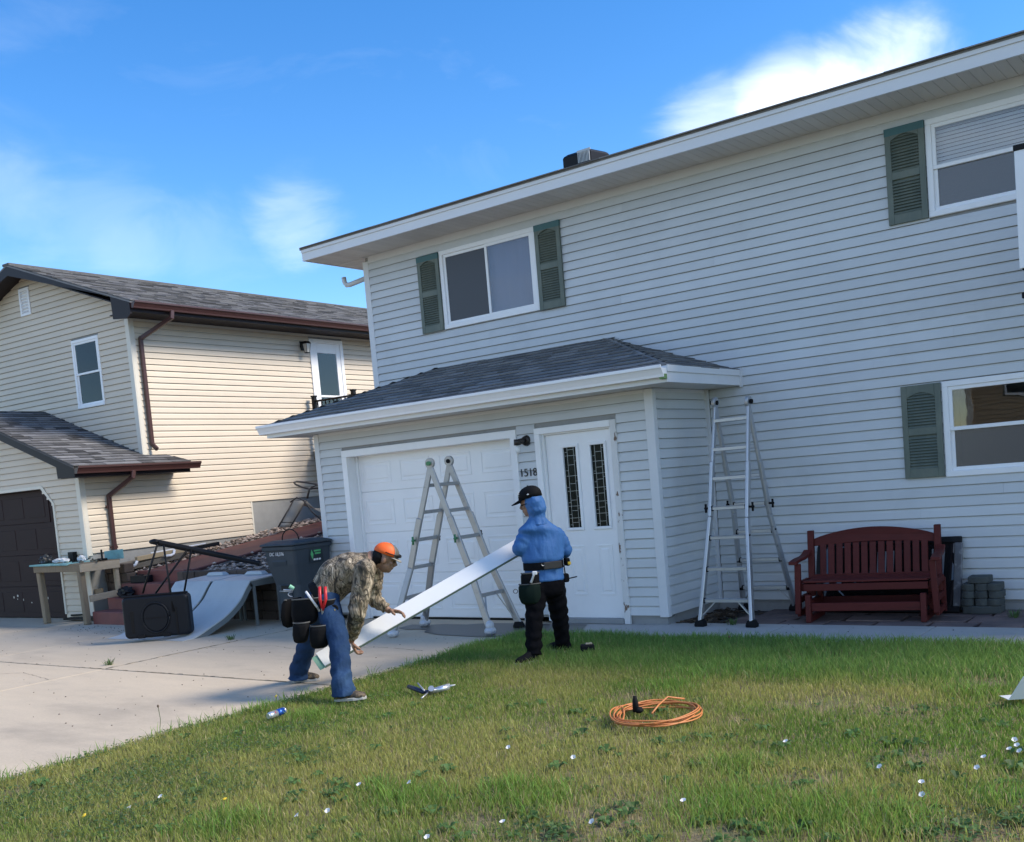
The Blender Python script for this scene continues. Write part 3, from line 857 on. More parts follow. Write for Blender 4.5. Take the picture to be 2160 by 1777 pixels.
# side door with storm glass, lamp
dr = MB().box(-.01, .035, LDR[0], LDR[0] + .085, 2.35, 4.672).box(-.01, .035, LDR[1] - .085, LDR[1], 2.35, 4.672).box(-.01, .035, LDR[0] + .085, LDR[1] - .085, 4.59, 4.672).build('door_trim', m_white, lh, bevel=.004)
da, db = LDR[0] + .085, LDR[1] - .085
sd = MB().box(-.005, .022, da, da + .12, 2.4, 4.588).box(-.005, .022, db - .12, db, 2.4, 4.588).box(-.005, .022, da + .12, db - .12, 4.40, 4.588).box(-.005, .022, da + .12, db - .12, 2.4, 2.62).box(-.0, .026, da + .12, db - .12, 3.52, 3.56).build('side_door', m_white, lh, bevel=.004)
for a, b in ((2.61, 3.525), (3.555, 4.405)):
    MB().box(.006, .010, da + .115, db - .115, a, b).build('pane', g_clear, sd)
mb = MB().box(-1.2, -.06, da - .1, db + .1, 2.35, 4.65)
mb.f = [f for i, f in enumerate(mb.f) if i != 3]
mb.build('hall_lining', M('pale_hall', (.75, .77, .77), .8, 3, .12), sd, fix=False)
MB().box(-.2, -.18, da + .42, da + .62, 2.9, 4.45).build('hall_curtain', m_curt, sd)
ll = MB().box(.0, .03, 5.10, 5.20, 4.42, 4.60).box(.03, .15, 5.13, 5.17, 4.56, 4.585).loft([[(.08, 5.08, 4.54), (.21, 5.08, 4.54), (.21, 5.22, 4.54), (.08, 5.22, 4.54)], [(.11, 5.11, 4.585), (.18, 5.11, 4.585), (.18, 5.19, 4.585), (.11, 5.19, 4.585)]]).build('wall_lantern', m_black, lh)
MB().loft([[(.115, 5.115, 4.37), (.175, 5.115, 4.37), (.175, 5.185, 4.37), (.115, 5.185, 4.37)], [(.095, 5.095, 4.535), (.195, 5.095, 4.535), (.195, 5.205, 4.535), (.095, 5.205, 4.535)]]).build('lantern_glass', M('frosted_glass', (.55, .53, .48), .3), ll)
mb = MB()
for xx, yy in ((.093, 5.093), (.197, 5.093), (.197, 5.207), (.093, 5.207)): mb.beam((xx, yy, 4.54), ((xx - .145) * .62 + .145, (yy - 5.15) * .62 + 5.15, 4.365), .009, .009)
mb.box(.11, .18, 5.11, 5.19, 4.355, 4.37).build('lantern_bars', m_black, ll)
# ---- garage front and its roof
GDX = -.76
GE, GEZ = .43, 2.325
GPZ = 3.5
gsl = (GPZ - GEZ) / (GE - PKX)
gw = MB().box(-.70, -.002, .002, .2, -.08, 2.3).box(HW, -4.75, .002, .2, -.08, 2.3).box(-4.75, -.70, .002, .2, 2.08, 2.3).box(HW, -.02, .2, UPF, 2.2, 2.28).build('garage_wall', m_found, lh)
MB().prism([(HW, .002, 2.3), (-.002, .002, 2.3), (-.002, .002, 2.43), (PKX, .002, 3.44), (HW, .002, 2.43)], (0, .15, 0)).build('garage_gable', m_found, gw)
OP = [(GDX, -.0), (GDX, 1.80), (GDX - .29, 2.06), (2 * PKX - GDX + .29, 2.06), (2 * PKX - GDX, 1.80), (2 * PKX - GDX, 0)]
def span_gar(za, zb):
    b = min(-.085, GE - (zb + .035 - GEZ) / gsl); a = 2 * PKX - b
    if b <= a: return []
    zc = (za + zb) / 2
    if zc > 2.09: return [(a, b)]
    r = GDX + .03 - (max(0, zb - 1.80) / .26 * .29)
    l = 2 * PKX - r
    return [(a, l), (r, b)]
siding(gw, m_cream, (1, 0, 0), (0, -1, 0), (0, 0, 0), -.066, 34, span_gar)
gtr = MB()
P2 = [Vector((x_, -.03, z_)) for x_, z_ in OP]
ctr = Vector((PKX, 0, 1.0))
def outset(p, e):
    return Vector((p.x + (e if p.x > PKX else -e), p.y, p.z + (e if p.z > 1.9 else 0)))
for i in range(5):
    a, b = P2[i], P2[i + 1]
    gtr.prism([a, b, outset(b, .045), outset(a, .045)], (0, .06, 0))
gtr.build('garage_trim', m_creamt, lh)
gd = MB().prism([(x_, .10, z_ if z_ > .1 else -.08) for x_, z_ in OP], (0, .04, 0)).build('garage_door', m_bdoor, lh)
for k in range(4):
    z0, z1 = -.075 + k * .53, -.075 + (k + 1) * .53 - .006
    xr = GDX - .01 if z1 < 1.9 else GDX - .30
    MB().box(2 * PKX - xr, xr, .088, .1, z0, z1).build('door_section', m_bdoor, gd, bevel=.004)
    for i in range(6):
        a = xr - .12 - i * .62; b = a - .48
        if b < 2 * PKX - xr: break
        MB().box(b, a, .083, .09, z0 + .09, z1 - .09).build('raised_panel', m_bdoor, gd, bevel=.006)
mb = MB()
for i in range(9):
    mb.obox((GDX - .25 - random.random() * 1.4, .0815, .1 + random.random() * .25), (.008 + random.random() * .012, 0, 0), (0, .0008, 0), (0, 0, .006 + random.random() * .014))
mb.build('paint_flecks', m_creamt, gd, kind='stuff')
groof = MB().prism([(GE, -.36, GEZ - .03), (PKX, -.36, GPZ - .03), (2 * PKX - GE, -.36, GEZ - .03), (2 * PKX - GE, -.36, GEZ), (PKX, -.36, GPZ), (GE, -.36, GEZ)], (0, UPF + .36, 0)).build('garage_roof', m_shing2, lh)
MB().add([(GE, UPF, GEZ), (GE, 1.86, GEZ), (.0, UPF, GEZ + GE * gsl), (.0, 1.5, GEZ + GE * gsl), (GE, UPF, GEZ - .03), (GE, 1.86, GEZ - .03), (0, UPF, GEZ - .03), (0, 1.86, GEZ - .03), (0, 1.86, GEZ)],
         [(0, 1, 3, 2), (1, 8, 3), (4, 6, 7, 5), (0, 4, 5, 1), (1, 5, 7, 8)]).build('roof_return', m_shing2, lh)
v2 = Vector((-1, 0, gsl)).normalized(); n2 = Vector((gsl, 0, 1)).normalized(); l2 = math.hypot(GE - PKX, GPZ - GEZ)
shingles(groof, m_shing2, (GE + .02, -.37, GEZ), (0, 1, 0), v2, n2, l2, lambda t: (0, (2.2 if t < .10 else (2.2 - (t - .1) * .55) if t < .46 else 1.6)), max_parts=180, camref=CAML, wr=(.16, .36))
MB().prism([(GE - .45, -.352, GEZ - .16), (GE - .46, -.352, GEZ + .46 * gsl - .15), (PKX, -.352, GPZ - .15), (PKX, -.352, GPZ), (GE + .0, -.352, GEZ + .004), (GE, -.352, GEZ - .17)], (0, .03, 0)).build('garage_rake', m_brownd, lh)
MB().prism([(2 * PKX - GE + .45, -.352, GEZ - .16), (2 * PKX - GE + .46, -.352, GEZ + .46 * gsl - .15), (PKX, -.352, GPZ - .15), (PKX, -.352, GPZ), (2 * PKX - GE, -.352, GEZ + .004), (2 * PKX - GE, -.352, GEZ - .17)], (0, .03, 0)).build('garage_rake', m_brownd, lh)
MB().prism([(PKX, -.32, GPZ - .06), (GE - .03, -.32, GEZ - .06), (GE - .03, -.32, GEZ - .075), (PKX, -.32, GPZ - .075)], (0, .315, 0)).build('rake_soffit', m_brownd, lh)
box('eave_soffit', m_brownd, lh, .018, GE - .03, -.32, 1.80, GEZ - .165, GEZ - .15)
box('eave_fascia', m_brownd, lh, GE - .03, GE, -.32, 1.82, GEZ - .165, GEZ - .002)
gutter(lh, m_brown, (GE, -.35, GEZ - .115), (GE, 1.98, GEZ - .115), (1, 0, 0))
downspout([(GE + .05, .66, GEZ - .12), (GE + .05, .64, GEZ - .21), (.06, .46, 1.85), (.055, .46, 1.72), (.055, .46, .98)], m_brown)
MB().box(.0, .06, .40, .425, 1.66, 1.70).box(.0, .06, .40, .52, 1.0, 1.04).build('pipe_strap', m_brown, lh)
# ================================================================ GROUND
m_earth = M('dry_earth', (.14, .115, .08), .95, 3.0, .3, col2=(.10, .12, .05), lo=.4, hi=.65, bump=20, bstr=.5, bdist=.02)
gr = struct(MB().add([(-900, -900, -.24), (900, -900, -.24), (900, 900, -.24), (-900, 900, -.24)], [(0, 1, 2, 3)]).build('ground', m_earth))
m_joint = M('dark_joint', (.07, .065, .055), .95, 8.0, .3)
DRX = .12
drv = struct(MB().box(-14, DRX - .02, -16, -1.0, -.22, G - .014).build('driveway', m_joint))
XJ = [-14, -11.6, -8.9, -6.2, -3.5, DRX]
YJ = [-16, -12.2, -8.4, -4.6, -1.04]
for i in range(len(XJ) - 1):
    for j in range(len(YJ) - 1):
        x0, x1, y0, y1 = XJ[i] + .008, XJ[i + 1] - .008, YJ[j] + .008, YJ[j + 1] - .008
        if j == 3 and i < 2: y1 = -1.52 + .1
        o = MB().box(x0, x1, y0, y1, -.2, G).build('concrete_slab', m_conc, drv, bevel=.008, seg=2)
m_crack = M('dirt_filled_crack', (.10, .08, .055), .95, 30, .3)
def crack(pts, w, seed):
    rnd = random.Random(seed); L_, R_ = [], []
    full = []
    for (a, b) in zip(pts[:-1], pts[1:]):
        n = max(2, int(math.hypot(b[0] - a[0], b[1] - a[1]) / .05))
        full += [(a[0] + (b[0] - a[0]) * i / n + rnd.gauss(0, .008), a[1] + (b[1] - a[1]) * i / n + rnd.gauss(0, .008)) for i in range(n)]
    for i, (x, y) in enumerate(full):
        x2, y2 = full[min(i + 1, len(full) - 1)]; x1, y1 = full[max(i - 1, 0)]; d = math.hypot(x2 - x1, y2 - y1) or 1
        k = w * rnd.uniform(.3, 1.2); L_.append((x - (y2 - y1) / d * k, y + (x2 - x1) / d * k, G + .0025)); R_.append((x + (y2 - y1) / d * k, y - (x2 - x1) / d * k, G + .0025))
    n = len(L_)
    MB().add(L_ + R_, [(i, i + 1, n + i + 1, n + i) for i in range(n - 1)]).build('crack', m_crack, drv, fix=False)
crack([(-3.5, -4.6), (-3.52, -3.6), (-3.49, -2.4), (-3.5, -1.6)], .010, 1)
crack([(-6.2, -4.6), (-4.8, -4.61), (-2.2, -4.59), (.1, -4.6)], .007, 2)
crack([(-3.5, -3.3), (-2.6, -3.05), (-1.9, -3.2), (-1.1, -2.9), (-.3, -3.0)], .0035, 3)
crack([(-5.2, -5.3), (-4.4, -5.0), (-3.5, -5.2)], .003, 4)
wk = struct(MB().box(DRX, 9, -2.02, -.99, -.22, G - .014).build('walkway', m_joint))
WJ = [DRX, 1.33, 2.70, 4.08, 5.46, 6.84, 9]
for a, b in zip(WJ[:-1], WJ[1:]):
    y1 = -D + .02 if a < 1.2 else -1.06
    MB().box(a + .004, b - .004, -2.02, y1, -.2, G + .002).build('concrete_slab', m_walk, wk, bevel=.008, seg=2)
# wet patch in front of the garage door: a thin film of water with an irregular edge
def blob_sheet(name, mat, cx, cy, rx, ry, z, seed, parent=None, n=64, wob=.22):
    pts = []
    for i in range(n):
        t = 2 * math.pi * i / n
        k = 1 + wob * mnoise.noise(Vector((math.cos(t) * 1.3 + seed, math.sin(t) * 1.3, seed * .7))) + .06 * mnoise.noise(Vector((math.cos(t) * 4, math.sin(t) * 4, seed)))
        pts.append((cx + rx * math.cos(t) * k, cy + ry * math.sin(t) * k, z))
    return MB().add(pts, [tuple(range(n))]).build(name, mat, parent)
m_wet = M('wet_concrete', (.105, .093, .080), .42, 1.2, .1, bump=45, bstr=.15, bdist=.004, fine=(85, .08))
wp = MB()
wet_outline = [(845, 1325), (870, 1318), (905, 1319), (940, 1317), (985, 1318), (1030, 1315), (1110, 1315), (1180, 1317), (1240, 1318), (1230, 1330), (1150, 1338), (1080, 1342), (1020, 1344), (960, 1342), (915, 1339), (898, 1334), (904, 1329), (885, 1328), (858, 1328)]
def ground_px(px, py, z):
    d = FW + RT * ((px - 1080.0) / FPX) + UP * ((1187.1 - py) / FPX)
    return CAM + d * ((z - CAM.z) / d.z)
wpts = []
for i, (px, py) in enumerate(wet_outline):
    p0, p1 = ground_px(px, py, G + .0035), ground_px(*wet_outline[(i + 1) % len(wet_outline)], G + .0035)
    for t in range(5):
        q = p0.lerp(p1, t / 5); k = mnoise.noise(q * 3.0) * .03
        wpts.append((q.x + k, min(q.y + k, -D - .05), G + .0065))
wo_ = MB().add(wpts, [tuple(range(len(wpts)))]).build('wet_patch', m_wet)
tag(wo_, 'dark wet patch drying on the concrete before the garage door', 'puddle')
# paver bed along the wall
m_bed = M('damp_bedding_soil', (.045, .038, .032), .95, 9.0, .3, bump=30, bstr=.6, bdist=.015)
bed = struct(MB().box(BX1 - .01, 9, -1.06, .01, -.2, G - .03).build('paver_bed', m_bed))
m_flag = M('brown_red_flagstone', (.20, .135, .115), .85, 2.5, .2, col2=(.10, .075, .07), lo=.4, hi=.7, vary=.22, bump=14, bstr=.35, bdist=.01, fine=(50, .12))
random.seed(21)
y = -1.05
while y < -.06:
    hgt = random.uniform(.28, .36)
    if y + hgt > -.1: hgt = -.02 - y
    x = BX1 + .38 + (y + 1.05) * .1 + random.uniform(0, .2)
    while x < 8.8:
        w = random.uniform(.38, .72)
        e = .012
        c = [(x + e + random.uniform(0, .02), y + e), (x + w - e - random.uniform(0, .02), y + e + random.uniform(0, .01)), (x + w - e, y + hgt - e), (x + e, y + hgt - e - random.uniform(0, .012))]
        t1 = random.uniform(-.008, .004); t2 = random.uniform(-.006, .006)
        MB().loft([[(a, b, G - .06) for a, b in c], [(a, b, G + t1 + (t2 if i > 1 else 0)) for i, (a, b) in enumerate(c)]]).build('flagstone', m_flag, bed, bevel=.008, seg=2)
        x += w
    y += hgt
# dead leaves and clods in the corner by the garage
mb = MB()
for i in range(260):
    px_, py_ = BX1 + .04 + abs(random.gauss(0, .22)), random.uniform(-1.12, -.05)
    s_ = random.uniform(.008, .03)
    mb.obox((px_, py_, G + random.uniform(-.03, .01)), Vector((s_, random.uniform(-.5, .5) * s_, random.uniform(-.3, .3) * s_)), Vector((0, s_ * .6, random.uniform(-.4, .4) * s_)), (0, 0, s_ * .15))
lt = mb.build('leaf_litter', M('dead_leaf', (.07, .048, .03), .9, 20, .3, island=.5), kind='stuff')
tag(lt, 'dead leaves and clods in the corner beside the garage', 'leaves')

# slope between the houses
def slope_z(x, y):
    base = .60 + .125 * (y + 1.1)
    if x > -6.75: base -= .05 + .05 * min(1, (x + 6.75) / 2)
    return base
nx, ny = 40, 60
vs, fs = [], []
for j in range(ny + 1):
    for i in range(nx + 1):
        x = -8.95 + (XL + .1 + 8.95) * i / nx; y = -1.12 + 13 * j / ny
        vs.append((x, y, slope_z(x, y) - .05 + .03 * mnoise.noise(Vector((x * 1.5, y * 1.5, 3)))))
for j in range(ny):
    for i in range(nx):
        a = j * (nx + 1) + i; fs.append((a, a + 1, a + nx + 2, a + nx + 1))
m_gravelbed = M('gravel_bed', (.13, .105, .085), .95, 14, .4, bump=25, bstr=.8, bdist=.03)
hill = struct(MB().add(vs, fs).build('terrain', m_gravelbed, smooth=True))
# river rock: a few thousand pebbles, one mass
def pebble_mesh(pts, sizes, cols=None):
    """low-poly pebbles"""
    base = np.array([(1, 0, 0), (-1, 0, 0), (0, 1, 0), (0, -1, 0), (0, 0, 1), (0, 0, -1), (.7, .7, .2), (-.7, .7, -.1), (.7, -.7, .1), (-.7, -.7, 0.2)], float)
    bm = bmesh.new(); vv = [bm.verts.new(tuple(p)) for p in base]
    r_ = bmesh.ops.convex_hull(bm, input=vv); bm.verts.index_update()
    tri = [[v.index for v in f.verts] for f in bm.faces]; bm.free()
    V, F = [], []
    for k, (p, s) in enumerate(zip(pts, sizes)):
        a = rng.uniform(0, 6.28); ca, sa = math.cos(a), math.sin(a)
        q = base * np.array([s, s * rng.uniform(.6, 1), s * rng.uniform(.4, .7)]) * rng.uniform(.8, 1.2, (10, 1))
        V.append(np.c_[q[:, 0] * ca - q[:, 1] * sa, q[:, 0] * sa + q[:, 1] * ca, q[:, 2]] + p)
        F += [tuple(i + k * 10 for i in t) for t in tri]
    return np.concatenate(V), F
pts, szs = [], []
while len(pts) < 5200:
    x = rng.uniform(-8.75, -3.7); y = rng.uniform(-1.1, 5.0)
    if -8.07 < x < -6.76: continue
    if y > 2.6 and x > -6.6: continue
    pts.append((x, y, slope_z(x, y) - .02 + rng.uniform(-.01, .03))); szs.append(rng.uniform(.018, .05))
pv, pf = pebble_mesh(pts, szs)
me = bpy.data.meshes.new('river_rock'); me.from_pydata(pv.tolist(), [], pf)
me.materials.append(M('river_rock_stone', (.36, .28, .225), .85, 6, .2, island=.8))
rk = bpy.data.objects.new('river_rock', me); COL.objects.link(rk); rk['kind'] = 'stuff'
tag(rk, 'brown and cream river rock covering the slope between the houses', 'gravel')
# retaining blocks that hold the slope
m_ret = M('brown_retaining_stone', (.085, .062, .048), .92, 5, .25, vary=.25, bump=18, bstr=.6, bdist=.02)
rw = thing('retaining_wall', 'dark brown stone retaining wall below the neighbouring house', 'wall', (-6.5, -1.2, G))
random.seed(5)
for (xa, xb, hh) in ((-8.64, -8.05, .78), (-6.74, -3.62, .52)):
    z = G - .02
    while z < hh - .05:
        x = xa - random.uniform(0, .25)
        h_ = .145
        while x < xb:
            w = random.uniform(.26, .36); a, b = max(x, xa), min(x + w - .006, xb)
            if b - a > .05: MB().box(a, b, -1.32 + random.uniform(0, .02), -1.13, z, z + h_ - .005).build('stone', m_ret, rw, bevel=.014, seg=2)
            x += w
        z += h_
# red painted steps and ramp
m_red = M('red_painted_concrete', (.20, .062, .05), .7, 2.5, .18, col2=(.15, .05, .045), lo=.45, hi=.7, bump=30, bstr=.25, bdist=.006, grime=((.10, .05, .045), 2.0, .58, .8, .5))
stp = thing('red_steps', 'red painted concrete steps with a red ramp climbing between the houses', 'steps', (-7.4, -1.5, G))
SX0, SX1 = -8.03, -6.8
for i, (y0, zt) in enumerate(((-1.976, .10), (-1.70, .272), (-1.44, .455), (-1.135, .625))):
    MB().box(SX0, SX1, y0, (-1.0 if i == 3 else y0 + .34), -.1 + i * .17 if i else -.1, zt).build('step', m_red, stp, bevel=.015, seg=2)
MB().prism([(SX0, -1.0, .61), (SX0, 9, .61 + 10 * .125), (SX0, 9, .5 + 10 * .125), (SX0, -1.0, .44)], (SX1 - SX0, 0, 0)).build('ramp', m_red, stp, bevel=.012)
MB().prism([(SX1, -1.0, .60), (SX1, 9, .60 + 10 * .125), (SX1, 9, .46 + 10 * .125), (SX1, -1.0, .45)], (.02, 0, 0)).build('ramp_edge', M('dark_red_edge', (.085, .032, .028), .8, 4, .2), stp)
# ================================================================ LADDERS
m_alu = M('worn_aluminium', (.40, .39, .375), .42, 6, .12, metal=.6, bump=40, bstr=.12, bdist=.003, grime=((.16, .15, .14), 14, .60, .72, .6))
m_alu2 = M('brushed_aluminium', (.46, .47, .48), .38, 8, .12, metal=.65, grime=((.12, .12, .12), 16, .64, .74, .7))
m_rub = M('black_rubber', (.009, .009, .010), .8, 10, .2, spec=.2)
m_plast = M('silver_plastic_wrap', (.62, .63, .65), .3, 25, .2, metal=.25, bump=35, bstr=.9, bdist=.02)
m_green = M('green_plastic', (.05, .20, .08), .4, 12, .15)
def ladder(name, label, hinges, legs, knee, wraps, knob, rungz, alu):
    """hinges: two points; legs: for each side (foot0, foot1); two rails per side, telescoped and flared below the knee"""
    c = sum((Vector(f) for l in legs for f in l), Vector()) / 4
    t = thing(name, label, 'ladder', (c.x, c.y, G))
    hz = [Vector(h) for h in hinges]
    lat = (hz[1] - hz[0]).normalized()
    for li, l in enumerate(legs):
        rails = []
        for k in (0, 1):
            h, f = hz[k], Vector(l[k])
            other = Vector(l[1 - k])
            cen = (f + other) / 2
            side = lat if k else -lat
            straight = cen + side * ((hz[1] - hz[0]).length / 2 + .015)      # where the rail would land without flare
            kn = h.lerp(straight, 1 - knee) + side * .01
            fwd = (cen - (hz[0] + hz[1]) / 2); fwd.z = 0; fwd.normalize()
            up = fwd
            o = MB().beam(h - Vector((0, 0, .04)), h.lerp(kn, .97) , .027, .066, up=up).build('rail', alu, t, bevel=.006)
            p0 = h.lerp(kn, .52)
            p0 = p0 + side * .004
            mb = MB()
            mb.beam(p0 + fwd * .0, kn, .035, .076, up=up).beam(kn, f + Vector((0, 0, .05)), .035, .076, up=up)
            mb.build('outer_rail', alu, t, bevel=.007)
            rails.append((h, kn, f))
            if wraps[li][k]:
                MB().ell(f + Vector((0, 0, .045)), .062, .075, .05, 12, 8).ell(f + Vector((0, 0, .10)), .045, .055, .06, 12, 8).build('wrapped_foot', m_plast, t, smooth=True)
            else:
                MB().loft([[f + Vector((a * .055, b * .045, z)) for a, b in ((-1, -1), (1, -1), (1, 1), (-1, 1))] for z in (0.0, .03)] + [[f + Vector((a * .035, b * .035, .075)) for a, b in ((-1, -1), (1, -1), (1, 1), (-1, 1))]]).build('rubber_foot', m_rub, t, bevel=.012, seg=2)
        def on(r, z):
            h, kn, f = r
            return h.lerp(kn, (h.z - z) / (h.z - kn.z)) if z > kn.z else kn.lerp(f, (kn.z - z) / (kn.z - f.z))
        for i, z in enumerate(rungz):
            a, b = on(rails[0], z), on(rails[1], z)
            mid = z < hz[0].z * .52
            mb = MB().beam(a, b, .05 if not mid else .04, .036)
            mb.beam(a + Vector((0, 0, .017)), b + Vector((0, 0, .017)), .018, .008)
            mb.beam(a + fwd * .02 + Vector((0, 0, .014)), b + fwd * .02 + Vector((0, 0, .014)), .006, .008)
            mb.build('rung', alu, t, bevel=.004)
            if mid and knob == 'black':
                for q in (a, b):
                    d = (a - b).normalized() * (1 if q is a else -1)
                    MB().obox(q - d * .004 , d * .022, fwd * .03, (0, 0, .028)).build('rung_bracket', m_rub, t, bevel=.008)
        # lock knobs where the sections slide
        zl = rungz[min(3, len(rungz) - 1)] if knob == 'black' else rungz[2]
        for r_, sg in ((rails[0], -1), (rails[1], 1)):
            q = on(r_, zl)
            mk = m_green if (knob == 'green' and sg < 0) else m_rub
            MB().tube([q, q + lat * sg * .07], .012, 8).tube([q + lat * sg * .055 + Vector((0, 0, -.045)), q + lat * sg * .055 + Vector((0, 0, .045))], .012, 8).build('lock_knob', mk, t, smooth=True)
        # diagonal braces by the lowest rung
        z = rungz[-1]
        a, b = on(rails[0], z), on(rails[1], z)
        for q, o_, r_ in ((a, b, rails[0]), (b, a, rails[1])):
            MB().beam(q.lerp(o_, .28), on(r_, G + .10), .02, .012).build('brace', alu, t)
    for k in (0, 1):
        h = hz[k]; side = lat if k else -lat
        MB().tube([h - side * .018, h + side * .018], .058, 18).build('hinge_plate', alu, t, bevel=.004)
        MB().tube([h - side * .03, h + side * .045], .024, 12).build('hinge_pin', m_green if (knob == 'green' and k == 0) else m_rub, t)
    return t
RZ1 = [1.56, 1.27, .97, .66, .33]
ladder('stepladder', 'paint spattered aluminium ladder spread open before the white garage door', ((-.87, -2.06, 1.80), (-.90, -1.70, 1.815)),
       (((-1.403, -2.333, G), (-1.589, -1.592, G)), ((-.252, -2.036, G), (-.223, -1.561, G))), .40, ((True, True), (True, False)), 'green', RZ1, m_alu)
RZ2 = [1.965, 1.672, 1.378, 1.08, .786, .475, .165]
ladder('stepladder', 'aluminium ladder standing against the grey wall beside the red bench', ((1.913, -.72, 2.154), (2.279, -.72, 2.127)),
       (((1.851, -1.262, G), (2.407, -1.262, G)), ((1.80, -.13, G), (2.385, -.13, G))), .48, ((False, False), (False, False)), 'black', RZ2, m_alu2)

# ================================================================ RED GLIDER BENCH
m_bench = M('dark_red_stain', (.10, .017, .014), .6, 5, .2, spec=.25, bump=26, bstr=.25, bdist=.004, stretch=(.5, 3, 3), vary=.10, grime=((.05, .012, .011), 6, .55, .75, .5))
bn = thing('glider_bench', 'dark red wooden glider bench with slatted back against the grey wall', 'bench', (3.345, -.56, G), R(7), local=True)
def bp(name, mb, **k): return mb.build(name, m_bench, bn, bevel=.005, **k)
HWD = .605
for s in (-1, 1):
    bp('back_post', MB().prism([(s * HWD - .03, .13, .20), (s * HWD + .03, .13, .20), (s * HWD + .03, .19, .20), (s * HWD - .03, .19, .20)], (0, .08, .66)))
    bp('arm_post', MB().beam((s * (HWD + .035), -.27, .08), (s * (HWD + .015), -.27, .575), .055, .055, up=(0, 1, 0)))
    arm = []
    n = 10
    for i in range(n + 1):
        t_ = i / n
        arm.append(Vector((s * (HWD + .03 + .02 * (1 - t_)), -.33 + .52 * t_, .585 + .075 * t_ * t_ + .012 * math.sin(t_ * 6))))
    mb = MB(); rings = [[p + Vector((a * .04, 0, b * .016)) for a, b in ((-1, -1), (1, -1), (1, 1), (-1, 1))] for p in arm]
    bp('armrest', mb.loft(rings))
    bp('seat_side_rail', MB().box(s * HWD - .028, s * HWD + .028, -.25, .14, .30, .375))
    # glider base at each end
    x = s * (HWD - .075)
    bp('base_post', MB().beam((x, -.31, .0), (x, -.29, .27), .05, .07, up=(0, 1, 0)))
    bp('base_post', MB().beam((x, .20, .0), (x, .18, .27), .05, .07, up=(0, 1, 0)))
    bp('base_side_rail', MB().box(x - .022, x + .022, -.27, .17, .13, .21))
    bp('base_foot_rail', MB().box(x - .026, x + .026, -.31, .22, .0, .055))
    # end panel: two uprights, rungs
    xo = s * (HWD + .035)
    bp('end_panel_post', MB().beam((xo, .17, .03), (xo, .17, .36), .045, .05, up=(0, 1, 0)))
    for z in (.05, .18, .33): bp('end_panel_rail', MB().box(xo - .018, xo + .018, -.25, .15, z, z + .06))
# arched top rail
n = 18; ys = .195
poly = []
for i in range(n + 1):
    t_ = i / n; poly.append((-HWD + .03 + (2 * HWD - .06) * t_, .232, .775 + .095 * math.sin(math.pi * t_) ** .8))
for i in range(n + 1):
    t_ = 1 - i / n; poly.append((-HWD + .03 + (2 * HWD - .06) * t_, .222, .70 + .028 * math.sin(math.pi * t_)))
bp('top_rail', MB().prism(poly, (0, .035, 0)))
bp('bottom_back_rail', MB().box(-HWD + .03, HWD - .03, .145, .175, .36, .42))
bs = None
for i in range(13):
    x = -HWD + .12 + i * (2 * HWD - .24) / 12
    if bs is None:
        bs = bp('back_slat', MB().prism([(-.031, .153, .40), (.031, .153, .40), (.031, .17, .40), (-.031, .17, .40)], (0, .071, .325))); o = bs
    else: o = dupe(bs, bn)
    o.location = (x, 0, 0)
for i in range(6):
    bp('seat_slat', MB().box(-HWD + .03, HWD - .03, -.285 + i * .072, -.285 + i * .072 + .062, .375 + .01 * abs(i - 2.5) * .4, .395 + .01 * abs(i - 2.5) * .4))
bp('seat_apron', MB().box(-HWD + .03, HWD - .03, -.285, -.262, .305, .373))
bp('base_stretcher', MB().box(-HWD + .1, HWD - .1, -.315, -.285, .11, .19))
bp('base_stretcher', MB().box(-HWD + .1, HWD - .1, .175, .2, .11, .19))

# black framed glass leaning behind the bench
m_dglass = M('dark_table_glass', (.012, .013, .015), .04, spec=.8)
gt = thing('glass_tabletop', 'black framed glass panel leaning on the grey wall behind the bench', 'glass panel', (3.38, -.16, G))
def lean(x, z): return (x, -.27 + (z - G) * .30, z)
def lbar(x0, z0, x1, z1, w):
    p, q = Vector(lean(x0, z0)), Vector(lean(x1, z1))
    return MB().beam(p, q, w, .035, up=(0, -1, .3))
for a in ((2.66, -.055, 4.09, -.055), (2.66, .60, 4.09, .60), (2.69, -.03, 2.69, .575), (4.06, -.03, 4.06, .575)):
    lbar(*a, .065 if a[0] != a[2] else .075).build('frame_bar', m_black if a[0] != a[2] or a[0] < 3 else M('scuffed_black_edge', (.10, .10, .105), .35, 12, .3, col2=(.25, .25, .25), lo=.55, hi=.7), gt, bevel=.008)
p = [Vector(lean(x, z)) for x, z in ((2.70, -.03), (4.05, -.03), (4.05, .58), (2.70, .58))]
MB().prism(p, (0, .006, .002)).build('glass', m_dglass, gt)

